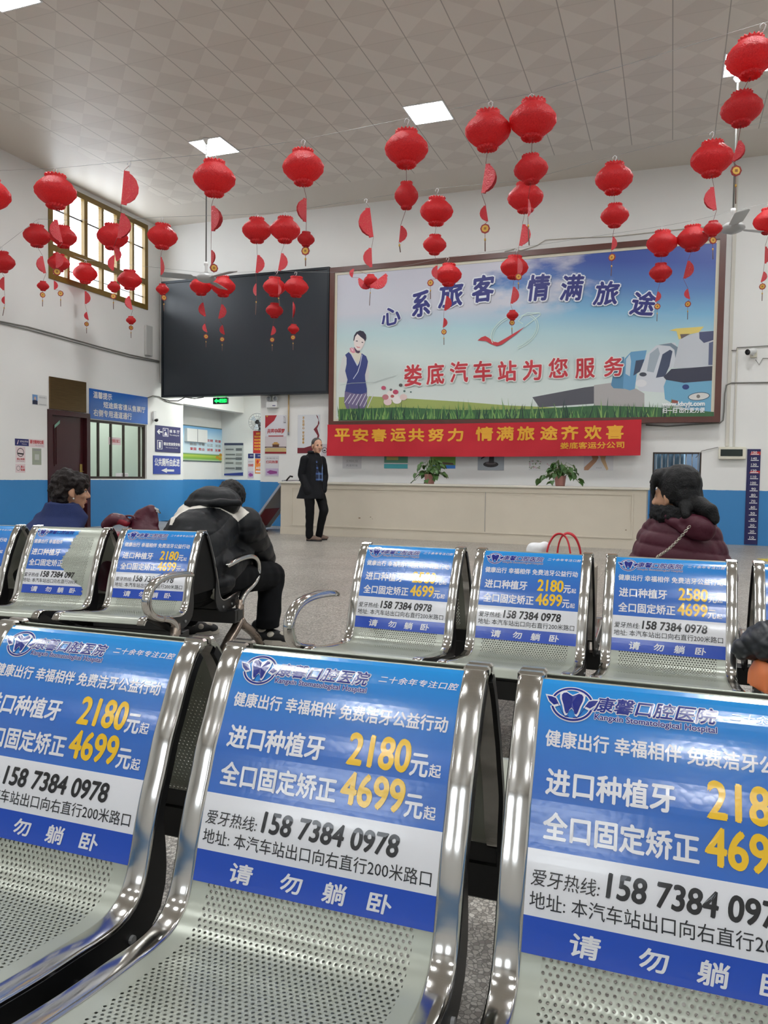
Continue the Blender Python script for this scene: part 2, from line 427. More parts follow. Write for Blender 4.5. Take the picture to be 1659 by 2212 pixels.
# ---- low booth window (brown frame, three sashes)
w2 = bpy.data.objects.new('window_2', None); COL.objects.link(w2); w2['kind'] = 'structure'; w2.location = (XL, 12.66, 0.925)
off2 = Vector((-XL, -12.66, -0.925))
PW2 = lambda a, z, d: tuple(Vector((XL+d, a, z))+off2)
mb = MB(); y0, y1, z0, z1 = W_LO
bar = frame_rect(mb, PW2, y0, y1, z0, z1, 0.045, -0.09, -0.045, M_BROWNF)
for yy in (12.12, 12.48, 12.86, 13.36): bar(yy-0.015, yy+0.015, z0+0.045, z1-0.045)
mb.build('window_frame', w2)
for (c, e) in ((y0+0.045, 12.1), (12.14, 12.46), (12.5, 12.84), (12.88, 13.34), (13.38, y1-0.045)):
    mb = MB(); V = [PW2(x, z, d) for x in (c, e) for z in (z0+0.045, z1-0.045) for d in (-0.075, -0.07)]
    mb.add(V, [(0, 1, 3, 2), (4, 6, 7, 5), (0, 4, 5, 1), (2, 3, 7, 6), (0, 2, 6, 4), (1, 5, 7, 3)], M_GLASSG)
    mb.build('window_pane', w2)
# ---- rear window behind the viewer
w3 = bpy.data.objects.new('window_3', None); COL.objects.link(w3); w3['kind'] = 'structure'; w3.location = (0, YR, 0)
mb = MB(); P3 = lambda a, z, d: (a, -d, z)
bar = frame_rect(mb, P3, RW[0], RW[1], RW[2], RW[3], 0.07, 0.05, 0.15, M_GOLD)
bar(-5.2, -5.1, RW[2], RW[3]); frame_rect(mb, P3, RW2[0], RW2[1], RW2[2], RW2[3], 0.07, 0.05, 0.15, M_GOLD)
mb.build('window_frame', w3)
mb = MB(); mb.box((RW[0]+0.07, -0.103, RW[2]+0.07), (RW[1]-0.07, -0.1, RW[3]-0.07), M_GLASS); mb.box((RW2[0]+0.07, -0.103, RW2[2]+0.07), (RW2[1]-0.07, -0.1, RW2[3]-0.07), M_GLASS); mb.build('window_pane', w3)
# ---- barred office window
w4 = bpy.data.objects.new('window_4', None); COL.objects.link(w4); w4['kind'] = 'structure'; w4.location = (0, YB, 0)
P4 = lambda a, z, d: (a, -d, z)
mb = MB(); frame_rect(mb, P4, BWIN[0], BWIN[1], BWIN[2], BWIN[3], 0.025, -0.2, 0.005, M_BROWNF); mb.build('window_frame', w4)
for i in range(8):
    mb = MB(); xx = BWIN[0]+0.05+i*0.096
    mb.tube([(xx, 0.03, BWIN[2]), (xx, 0.03, BWIN[3])], 0.008, M_GREY, 8); mb.build('window_bar', w4)
mb = MB()
N = 40
V = []; 
for i in range(N+1):
    x = BWIN[0]+0.01+i*(0.52/N); yy = 0.3+0.025*math.sin(i*1.15)
    V += [(x, yy, 0.9), (x, yy, 1.6)]
mb.add(V, [(2*i, 2*i+2, 2*i+3, 2*i+1) for i in range(N)], M_BLIND, True); mb.build('curtain', w4)

# ---- maroon door with brass transom board
d1 = bpy.data.objects.new('door_1', None); COL.objects.link(d1); d1['kind'] = 'structure'; d1.location = (XL, 11.26, 0)
mb = MB(); PD = lambda a, z, d: (d, a-11.26, z)
frame_rect(mb, PD, DOOR[0]-0.03, DOOR[1]+0.06, -0.1, DOOR[3]+0.03, 0.09, -0.15, 0.03, M_DOOR); mb.build('door_frame', d1)
mb = MB(); mb.box((-0.1, -0.42, 0.0), (-0.05, 0.44, 2.07), M_DOOR)
for (a, b, c, e) in ((-0.3, 0.32, 1.15, 1.9), (-0.3, 0.32, 0.2, 0.95)):
    for k in range(3):
        q = 0.035*k
        mb.box((-0.05, a+q, c+q), (-0.05+0.012*(k+1 if k < 2 else 1), b-q, e-q), M_DOOR)
mb.build('door_leaf', d1)
mb = MB(); mb.box((-0.05, 0.34, 0.98), (-0.035, 0.40, 1.2), mat('brass', (190, 160, 90), 0.3, 0.9)); mb.tube([(-0.035, 0.37, 1.06), (0.01, 0.37, 1.06), (0.01, 0.28, 1.06)], 0.01, mat('brass', (190, 160, 90), 0.3, 0.9)); mb.build('door_handle', d1)
mb = MB(); mb.add([(-0.035, -0.3, 1.83), (-0.035, -0.17, 1.93), (-0.035, -0.17, 1.99), (-0.035, -0.3, 1.89)], [(0, 1, 2, 3)], mat('green_tape', (120, 160, 140), 0.6)); mb.build('tape_strip', d1)
s = NT('brushed_brass'); tc = s.n('ShaderNodeTexCoord'); mp = s.n('ShaderNodeMapping'); mp.inputs['Scale'].default_value = (1, 1, 40); s.l(tc.outputs['Object'], mp.inputs[0])
s.l(s.mix(s.noise(mp.outputs[0], 3, 5), lin((70, 54, 34)), lin((120, 96, 62))), s.b.inputs['Base Color']); s.b.inputs['Metallic'].default_value = 0.7; s.b.inputs['Roughness'].default_value = 0.4
mb = MB(); mb.box((0.001, -0.46, -0.2875), (0.025, 0.46, 0.2875), s.m, bev=0.006); o = mb.build('transom_panel', loc=(XL, 11.25, 2.4575)); tag(o, 'dull brass coloured board on the wall above the maroon door', 'panel')

# skirting tile line on the left wall
# ------------------------------------------------------------------ ceiling lamps
M_LAMP = mat('lamp_diffuser', (255, 255, 255), 0.5, emit=(249, 252, 254), estr=LAMP_STRENGTH)
M_LAMP2 = mat('lamp_diffuser_passage', (255, 255, 255), 0.5, emit=(250, 255, 250), estr=HALL_LAMP)
M_LFR = mat('lamp_frame', (235, 235, 235), 0.4)
def panel_lamp(x, y, z, label, group, m=None, sz=0.6):
    t = thing('ceiling_lamp', label, 'ceiling lamp', (x, y, z), 0, group)
    h = sz/2
    mb = MB(); P = lambda a, b, d: (a, b, d); frame_rect(mb, P, -h, h, -h, h, 0.018, -0.014, 0, M_LFR); mb.build('lamp_frame', t)
    mb = MB(); mb.box((-h+0.018, -h+0.018, -0.010), (h-0.018, h-0.018, -0.002), m or M_LAMP); mb.build('diffuser', t)
    return t
LX = {-7.05: 'over the black screen', -3.45: 'over the middle of the hall', 0.75: 'half hidden by the top right lantern', 4.35: 'right of the view'}
for x, w in LX.items():
    for y in (10.83, 6.63, 2.43, -1.77, -5.97):
        if y > 10 and x < 4:
            panel_lamp(x, y, ZC, 'glowing square ceiling panel lamp '+w, 'ceiling panel lamps')
        else:
            panel_lamp(x, y, ZC, 'square ceiling panel lamp behind or outside the view', 'ceiling panel lamps out of view')
panel_lamp(-9.3, 15.2, ZN, 'panel lamp on the low ceiling of the passage', 'passage lamps', M_LAMP2)
panel_lamp(-8.0, 16.4, ZN, 'panel lamp deeper in the passage ceiling', 'passage lamps', M_LAMP2)
panel_lamp(XL-1.2, 12.7, 2.9, 'panel lamp inside the booth', None, mat('lamp_diffuser_booth', (255, 255, 255), 0.5, emit=(255, 255, 248), estr=36.0), 0.4)

# ================================================================== BENCHES
s = NT('chrome'); tc = s.n('ShaderNodeTexCoord')
n1 = s.noise(tc.outputs['Object'], 18, 6, 0.65); n2 = s.noise(tc.outputs['Object'], 3.2, 5)
rust = s.math('MULTIPLY', s.math('MULTIPLY', s.math('MAXIMUM', s.math('SUBTRACT', n2, 0.58), 0.0), 7.0), s.math('GREATER_THAN', n1, 0.55))
s.l(s.mix(s.math('MINIMUM', s.math('MULTIPLY', rust, 0.6), 0.6), lin((204, 202, 198)), lin((150, 118, 84))), s.b.inputs['Base Color'])
s.b.inputs['Metallic'].default_value = 1.0
s.l(s.math('ADD', 0.07, s.math('ADD', s.math('MULTIPLY', n1, 0.12), s.math('MULTIPLY', rust, 0.3))), s.b.inputs['Roughness'])
M_CHROME = s.m
s = NT('worn_chrome'); tc = s.n('ShaderNodeTexCoord')
n1 = s.noise(tc.outputs['Object'], 9, 6)
s.l(s.mix(n1, lin((120, 104, 92)), lin((176, 162, 150))), s.b.inputs['Base Color']); s.b.inputs['Metallic'].default_value = 0.9
s.l(s.math('ADD', 0.16, s.math('MULTIPLY', n1, 0.2)), s.b.inputs['Roughness']); M_CHROME2 = s.m

def perforated(name, rgb):
    """painted steel sheet with round holes punched on a staggered grid; UV in metres (u across, v along the profile)"""
    s = NT(name); uv = s.n('ShaderNodeUVMap'); sp = s.n('ShaderNodeSeparateXYZ'); s.l(uv.outputs[0], sp.inputs[0])
    u, v = sp.outputs['X'], sp.outputs['Y']; P = 0.0098; Q = P*0.86; R = 0.0023
    row = s.math('FLOOR', s.math('DIVIDE', v, Q))
    odd = s.math('MULTIPLY', s.math('MODULO', row, 2.0), 0.5)
    fu = s.math('MULTIPLY', s.math('SUBTRACT', s.math('FRACT', s.math('ADD', s.math('DIVIDE', u, P), odd)), 0.5), P)
    fv = s.math('MULTIPLY', s.math('SUBTRACT', s.math('FRACT', s.math('DIVIDE', v, Q)), 0.5), Q)
    d = s.math('SQRT', s.math('ADD', s.math('MULTIPLY', fu, fu), s.math('MULTIPLY', fv, fv)))
    reg = s.math('MULTIPLY', s.math('MULTIPLY', s.math('GREATER_THAN', u, 0.066), s.math('LESS_THAN', u, 0.406)),
                 s.math('MULTIPLY', s.math('GREATER_THAN', v, 0.062), s.math('LESS_THAN', v, 0.70)))
    hole = s.math('MULTIPLY', s.math('LESS_THAN', d, R), reg)
    rim = s.math('MULTIPLY', s.math('LESS_THAN', d, R*1.35), reg)
    tc = s.n('ShaderNodeTexCoord'); nz = s.noise(tc.outputs['Object'], 7, 5)
    c = lin(rgb)
    col = s.mix(nz, tuple(x*0.9 for x in c), tuple(x*1.08 for x in c))
    col = s.mix(s.math('MULTIPLY', rim, 0.2), col, tuple(x*0.5 for x in c))
    s.l(col, s.b.inputs['Base Color']); s.b.inputs['Metallic'].default_value = 0.3; s.b.inputs['Roughness'].default_value = 0.3
    bp = s.n('ShaderNodeBump'); bp.inputs['Strength'].default_value = 0.2; bp.inputs['Distance'].default_value = 0.0015
    s.l(s.math('MULTIPLY', s.math('MINIMUM', s.math('DIVIDE', d, R*2.0), 1.0), 1.0), bp.inputs['Height'])
    nb = s.n('ShaderNodeMix', data_type='VECTOR'); s.l(reg, nb.inputs[0])
    gg = s.n('ShaderNodeNewGeometry'); s.l(gg.outputs['Normal'], nb.inputs[4]); s.l(bp.outputs[0], nb.inputs[5])
    s.l(nb.outputs[1], s.b.inputs['Normal'])
    tr = s.n('ShaderNodeBsdfTransparent'); mx = s.n('ShaderNodeMixShader')
    s.l(hole, mx.inputs[0]); s.l(s.b.outputs[0], mx.inputs[1]); s.l(tr.outputs[0], mx.inputs[2]); s.l(mx.outputs[0], s.o.inputs[0])
    return s.m
M_SEAT = perforated('seat_steel', (168, 172, 160))
M_SEATRIM = mat('seat_paint', (168, 172, 160), 0.35, 0.3)

# side profile of one seat: y (towards the sitter is negative), z
PRF = [(0.000, .757), (-.014, .748), (-.034, .725), (-.055, .690), (-.075, .650), (-.096, .610), (-.113, .565), (-.130, .525), (-.145, .480), (-.156, .440), (-.168, .405), (-.185, .380), (-.215, .365), (-.255, .362), (-.32, .370), (-.40, .380), (-.47, .392), (-.52, .402), (-.55, .405), (-.575, .398), (-.592, .380)]
def catmull(P, n=4):
    out = []
    for i in range(len(P)-1):
        p0, p1, p2, p3 = (np.array(P[min(max(k, 0), len(P)-1)]) for k in (i-1, i, i+1, i+2))
        for k in range(n):
            t = k/n; out.append(.5*((2*p1)+(-p0+p2)*t+(2*p0-5*p1+4*p2-p3)*t*t+(-p0+3*p1-3*p2+p3)*t**3))
    out.append(np.array(P[-1])); return np.array(out)
PC = catmull(PRF); PS = np.r_[0, np.cumsum(np.linalg.norm(np.diff(PC, axis=0), axis=1))]
_T = np.gradient(PC, axis=0); _T /= np.linalg.norm(_T, axis=1)[:, None]
PN = np.c_[_T[:, 1], -_T[:, 0]]            # towards the sitter / up
if PN[20][0] > 0: PN = -PN
def prof(sv, d=0.0):
    y = np.interp(sv, PS, PC[:, 0]); z = np.interp(sv, PS, PC[:, 1])
    ny = np.interp(sv, PS, PN[:, 0]); nz = np.interp(sv, PS, PN[:, 1])
    return y+ny*d, z+nz*d
SW = 0.472
def smap(u, sv, d=0.0):
    y, z = prof(sv, d); return (u-SW/2, float(y), float(z))

# ---- the advert sticker: printed in layers of flat shapes, wrapped onto the seat back
def gradient_mat(name, stops, rough, axis_scale):
    s = NT(name); uv = s.n('ShaderNodeUVMap'); sp = s.n('ShaderNodeSeparateXYZ'); s.l(uv.outputs[0], sp.inputs[0])
    s.l(s.ramp(s.math('MULTIPLY', sp.outputs['Y'], axis_scale), stops), s.b.inputs['Base Color']); return s
def film(s, rough=0.17):
    s.b.inputs['Roughness'].default_value = rough; s.b.inputs['Specular IOR Level'].default_value = 0.5
    s.b.inputs['Coat Weight'].default_value = 0.5; s.b.inputs['Coat Roughness'].default_value = 0.13; s.b.inputs['Coat IOR'].default_value = 1.6
    uv = s.n('ShaderNodeUVMap'); vo = s.n('ShaderNodeTexVoronoi'); vo.inputs['Scale'].default_value = 95; s.l(uv.outputs[0], vo.inputs['Vector'])
    bp = s.n('ShaderNodeBump'); bp.inputs['Strength'].default_value = 0.02; bp.inputs['Distance'].default_value = 0.004
    s.l(vo.outputs['Distance'], bp.inputs['Height']); s.l(bp.outputs[0], s.b.inputs['Normal']); s.l(bp.outputs[0], s.b.inputs['Coat Normal'])
    return s.m
M_ADBLUE = film(gradient_mat('advert_blue', [(0.0, lin((22, 140, 214))), (0.30, lin((44, 124, 204))), (0.62, lin((52, 108, 192))), (1.0, lin((50, 104, 190)))], 0.2, 1/0.2475))
def ink(name, rgb, rough=0.2):
    s = NT(name); s.b.inputs['Base Color'].default_value = (*lin(rgb), 1); return film(s, rough)
I_WHITE = ink('ink_white', (222, 222, 226)); I_NAVY = ink('ink_navy', (14, 34, 128)); I_YEL = ink('ink_yellow', (236, 190, 34))
I_BLACK = ink('ink_black', (22, 22, 26)); I_DEEP = ink('ink_deep_blue', (34, 76, 182)); I_CYAN = ink('ink_light_blue', (46, 138, 212))

def ell(cx, cy, rx, ry, a0=0, a1=360, n=28):
    return [(cx+rx*math.cos(math.radians(a0+(a1-a0)*i/n)), cy+ry*math.sin(math.radians(a0+(a1-a0)*i/n))) for i in range(n+(0 if a1-a0 == 360 else 1))]
def ringpoly(cx, cy, rx, ry, w, a0, a1, n=28):
    return ell(cx, cy, rx, ry, a0, a1, n)+ell(cx, cy, rx-w, ry-w, a0, a1, n)[::-1]
def strip_quads(poly_out, poly_in, mb, m, fn, d):
    n = len(poly_out)
    V = [fn(u, v, d) for u, v in poly_out]+[fn(u, v, d) for u, v in poly_in]
    mb.add(V, [(i, i+1, n+i+1, n+i) for i in range(n-1)], m)

def advert_mesh(price, tear=None):
    mb = MB(); T = 0.0009
    fn = lambda u, v, d: smap(u, -v, d)      # v = -arclength (up positive)
    uvs = []
    U0, U1 = 0.026, 0.446
    def band(s0, s1, m, d):
        n = max(2, int((s1-s0)/0.008)); k = 6
        for i in range(n):
            for j in range(k):
                a, b = s0+(s1-s0)*i/n, s0+(s1-s0)*(i+1)/n; c, e = U0+(U1-U0)*j/k, U0+(U1-U0)*(j+1)/k
                mb.add([fn(c, -a, d), fn(e, -a, d), fn(e, -b, d), fn(c, -b, d)], [(0, 1, 2, 3)], m, True)
    if tear is None:
        band(0.004, 0.2475, M_ADBLUE, T); band(0.2475, 0.3335, I_WHITE, T); band(0.3335, 0.381, I_DEEP, T)
    else:
        # right part torn away along a ragged line
        rows = 48
        for i in range(rows):
            a, b = 0.02+0.361*i/rows, 0.02+0.361*(i+1)/rows
            m = M_ADBLUE if a < 0.2475 else (I_WHITE if a < 0.3335 else I_DEEP)
            ea, eb = tear(a), tear(b); k = 6
            for j in range(k):
                mb.add([fn(U0+0.02+(ea-U0-0.02)*j/k, -a, T), fn(U0+0.02+(ea-U0-0.02)*(j+1)/k, -a, T), fn(U0+0.02+(eb-U0-0.02)*(j+1)/k, -b, T), fn(U0+0.02+(eb-U0-0.02)*j/k, -b, T)], [(0, 1, 2, 3)], m, True)
    D = 2.0*T
    def tx(body, u0, u1, s0, s1, m, bold=0.0, shear=0.0, d=D, sp=1.0):
        put_text(mb, body, (u0, -s1, u1, -s0), m, fn, d, bold, shear, sp)
    # emblem: tooth in a ring with two leaves
    cx, cy, rx, ry = 0.0845, -0.0425, 0.0305, 0.0255
    for (w, m, d, g) in ((0.0062, I_WHITE, D, 0.0016), (0.0030, I_NAVY, D+0.0004, 0.0)):
        for a0, a1 in ((22, 168), (195, 345)):
            o = ell(cx, cy, rx+g, ry+g, a0-g*900, a1+g*900, 24); i_ = ell(cx, cy, rx-w+g, ry-w+g, a0-g*900, a1+g*900, 24); strip_quads(o, i_, mb, m, fn, d)
    tooth = [(-.016, .012), (-.0135, .0155), (-.009, .0165), (-.004, .0135), (0, .0115), (.004, .0135), (.009, .0165), (.0135, .0155), (.016, .012), (.0155, .005), (.012, -.004), (.0095, -.013), (.0075, -.0165), (.005, -.0155), (.003, -.010), (0, -.0065), (-.003, -.010), (-.005, -.0155), (-.0075, -.0165), (-.0095, -.013), (-.012, -.004), (-.0155, .005)]
    def fan(poly, c, m, d):
        n = len(poly); V = [fn(c[0], c[1], d)]+[fn(u, v, d) for u, v in poly]
        mb.add(V, [(0, 1+i, 1+(i+1) % n) for i in range(n)], m)
    cc = (cx, cy+0.0028)
    fan([(cx+x*1.16, cy+0.0005+y*1.16) for x, y in tooth], cc, I_WHITE, D+0.0007); fan([(cx+x*0.98, cy+0.0005+y*0.98) for x, y in tooth], cc, I_NAVY, D+0.0010)
    for sgn in (-1, 1):
        leaf = [(cx+sgn*x, cy+y) for x, y in ((.019, -.002), (.024, .006), (.030, .008), (.037, .0085), (.033, .001), (.026, -.0045))]
        fan([(cx+sgn*.028+(x-cx-sgn*.028)*1.3, cy+.003+(y-cy-.003)*1.45) for x, y in leaf], (cx+sgn*.028, cy+.003), I_WHITE, D+0.0007)
        fan(leaf, (cx+sgn*.028, cy+.003), I_NAVY, D+0.0010)
        sw = [(cx+sgn*x, cy+y) for x, y in ((.020, -.001), (.014, -.012), (.009, -.019), (.003, -.0195))]
        for k in range(3):
            (x0, y0), (x1, y1) = sw[k], sw[k+1]
            mb.add([fn(x0, y0, D+.0010), fn(x1, y1, D+.0010), fn(x1, y1-.0014, D+.0010), fn(x0, y0-.0016, D+.0010)], [(0, 1, 2, 3)], I_NAVY)
    if tear is None:
        tx('康馨口腔医院', .116, .283, .0275, .0500, I_WHITE, 0.085, 0.22); tx('康馨口腔医院', .116, .283, .0275, .0500, I_NAVY, 0.025, 0.22, D+.0004)
        tx('Kangxin Stomatological Hospital', .118, .282, .0535, .0640, I_WHITE, 0.09); tx('Kangxin Stomatological Hospital', .118, .282, .0535, .0640, I_NAVY, 0.02, d=D+.0004)
        tx('二十余年专注口腔', .299, .431, .0300, .0415, I_WHITE, 0.018, 0.2, sp=1.12)
        tx('健康出行 幸福相伴 免费洁牙公益行动', .051, .423, .0840, .1075, I_WHITE, 0.026)
        tx(price, .271, .371, .1260, .1730, I_YEL, 0.038); tx('元', .374, .401, .1440, .1760, I_WHITE, 0.03); tx('起', .404, .422, .1560, .1745, I_WHITE, 0.02)
        tx('4699', .269, .370, .1850, .2310, I_YEL, 0.038); tx('元', .373, .400, .2030, .2350, I_WHITE, 0.03); tx('起', .403, .421, .2155, .2340, I_WHITE, 0.02)
        tx('158 7384 0978', .146, .371, .2625, .2925, I_BLACK, 0.04, 0.1)
        tx('地址: 本汽车站出口向右直行200米路口', .045, .425, .3015, .3235, I_BLACK, 0.0)
    else:
        tx('康馨口腔医院', .116, .275, .0275, .0500, I_NAVY, 0.025, 0.22)
        tx('健康出行 幸福相伴', .051, .225, .0840, .1075, I_WHITE, 0.026)
        tx('158 7384 097', .146, .345, .2625, .2925, I_BLACK, 0.04, 0.1)
        tx('地址: 本汽车站出口向右直行200米', .045, .370, .3015, .3235, I_BLACK, 0.0)
    tx('进口种植牙', .057, .229, .1380, .1740, I_WHITE, 0.03)
    tx('全口固定矫正', .057, .260, .1970, .2330, I_WHITE, 0.03)
    tx('爱牙热线:', .045, .137, .2730, .2945, I_BLACK, 0.0, 0.12)
    tx('请', .102, .141, .3440, .3720, I_WHITE, 0.03, 0.1); tx('勿', .190, .226, .3440, .3700, I_WHITE, 0.03, 0.1); tx('躺', .260, .298, .3440, .3720, I_WHITE, 0.03, 0.1); tx('卧', .332, .369, .3450, .3710, I_WHITE, 0.03, 0.1)
    me = bpy.data.meshes.new('advert_sticker'); me.from_pydata(mb.v, [], mb.f)
    for m in mb.mats: me.materials.append(m)
    me.polygons.foreach_set('material_index', mb.mi); me.polygons.foreach_set('use_smooth', mb.sm)
    # UV: metres across / along, found from the position on the profile
    P = np.array(mb.v); sv = np.interp(-P[:, 2]+0.15*P[:, 1], -PC[:60, 1]+0.15*PC[:60, 0], PS[:60])
    uvl = me.uv_layers.new(name='UVMap'); li = np.zeros(len(me.loops), dtype=np.int32); me.loops.foreach_get('vertex_index', li)
    uv = np.c_[P[li, 0]+SW/2, sv[li]].astype(np.float32); uvl.data.foreach_set('uv', uv.ravel()); me.update()
    return me

def seat_shell_mesh():
    mb = MB(); idx = [i for i in range(len(PC))]; cols = [-SW/2+0.004, -0.12, 0.0, 0.12, SW/2-0.004]
    V = []; F = []; UVv = []
    for side, d in ((0, 0.0), (1, -0.003)):
        for i in idx:
            y, z = prof(PS[i], d)
            for x in cols: V.append((x, y, z)); UVv.append((x+SW/2, PS[i]))
    nc = len(cols); nr = len(idx); o = nr*nc
    for i in range(nr-1):
        for j in range(nc-1):
            a = i*nc+j; F.append((a, a+1, a+nc+1, a+nc)); F.append((o+a, o+a+nc, o+a+nc+1, o+a+1))
    for j in range(nc-1):
        F.append((j, o+j, o+j+1, j+1)); a = (nr-1)*nc+j; F.append((a, a+1, o+a+1, o+a))
    me = bpy.data.meshes.new('seat_shell'); me.from_pydata(V, [], F); me.materials.append(M_SEAT)
    me.polygons.foreach_set('use_smooth', [True]*len(F))
    uvl = me.uv_layers.new(name='UVMap')
    for l in me.loops: uvl.data[l.index].uv = UVv[l.vertex_index]
    me.update(); return me
def trim_mesh():
    """flat chrome band with rolled edges, centred on x=0, following the profile"""
    mb = MB(); w = 0.019
    sec = [(-w, -0.009), (-w, 0.001), (-w+0.002, 0.0035), (-w+0.005, 0.0045), (w-0.005, 0.0045), (w-0.002, 0.0035), (w, 0.001), (w, -0.009)]
    n = len(sec); V = []
    for i in range(len(PC)):
        for x, d in sec:
            y, z = prof(PS[i], d); V.append((x, y, z))
    N = len(PC)
    F = [(i*n+k, i*n+(k+1) % n, (i+1)*n+(k+1) % n, (i+1)*n+k) for i in range(N-1) for k in range(n)]
    F += [tuple(range(n)), tuple((N-1)*n+k for k in range(n))[::-1]]
    mb.add(V, F, M_CHROME, True)
    # rolled end cap over the top edge
    mb.box((-0.021, -0.006, 0.748), (0.021, 0.012, 0.7645), M_CHROME, bev=0.004)
    me = bpy.data.meshes.new('chrome_trim'); me.from_pydata(mb.v, [], mb.f); me.materials.append(M_CHROME)
    bm = bmesh.new(); bm.from_mesh(me); bmesh.ops.recalc_face_normals(bm, faces=bm.faces); bm.to_mesh(me); bm.free()
    for p in me.polygons: p.use_smooth = True
    try: me.set_sharp_from_angle(angle=math.radians(35))
    except Exception: pass
    return me
def bracket_mesh():
    """black steel side plate under the seat"""
    mb = MB(); top = []; bot = []
    for sv in np.linspace(0.02, 0.80, 44):
        y, z = prof(sv, -0.004)
        t = 0.016 if sv < 0.30 else 0.016+0.05*min(1, (sv-0.30)/0.12) if sv < 0.60 else max(0.012, 0.066-0.055*(sv-0.60)/0.2)
        y2, z2 = prof(sv, -0.004-t); top.append((y, z)); bot.append((y2, z2))
    V = []; n = len(top)
    for x in (-0.004, 0.004):
        V += [(x, *p) for p in top]+[(x, *p) for p in bot]
    F = []
    for i in range(n-1):
        F += [(i, i+1, n+i+1, n+i), (2*n+i, 3*n+i, 3*n+i+1, 2*n+i+1), (i, 2*n+i, 2*n+i+1, i+1), (n+i, n+i+1, 3*n+i+1, 3*n+i)]
    F += [(0, n, 3*n, 2*n), (n-1, 3*n-1, 4*n-1, 2*n-1)]
    mb.add(V, F, M_BLACK)
    for sv, dd in ((0.46, -0.04), (0.56, -0.045)):
        y, z = prof(sv, dd); mb.lathe([(0.0, -0.009), (0.007, -0.009), (0.007, 0.009), (0.0, 0.009)], M_GREY, 10, Matrix.Translation((0, y, z)) @ Matrix.Rotation(PI/2, 4, 'Y'))
    me = bpy.data.meshes.new('side_bracket'); me.from_pydata(mb.v, [], mb.f)
    for m in mb.mats: me.materials.append(m)
    me.polygons.foreach_set('material_index', mb.mi)
    bm = bmesh.new(); bm.from_mesh(me); bmesh.ops.recalc_face_normals(bm, faces=bm.faces); bm.to_mesh(me); bm.free()
    return me
ME_SHELL, ME_TRIM, ME_BRK = seat_shell_mesh(), trim_mesh(), bracket_mesh()
ME_AD = {'2180': advert_mesh('2180'), '2580': advert_mesh('2580')}
def _tear(a):
    k = 0.30-0.30*max(0, a-0.03)*0.95 if a < 0.23 else 0.245+1.35*(a-0.23) if a < 0.335 else 0.40+0.3*(a-0.335)
    return min(0.42, k+0.006*math.sin(a*310)+0.004*math.sin(a*770))
ME_AD['torn'] = advert_mesh('2180', _tear)

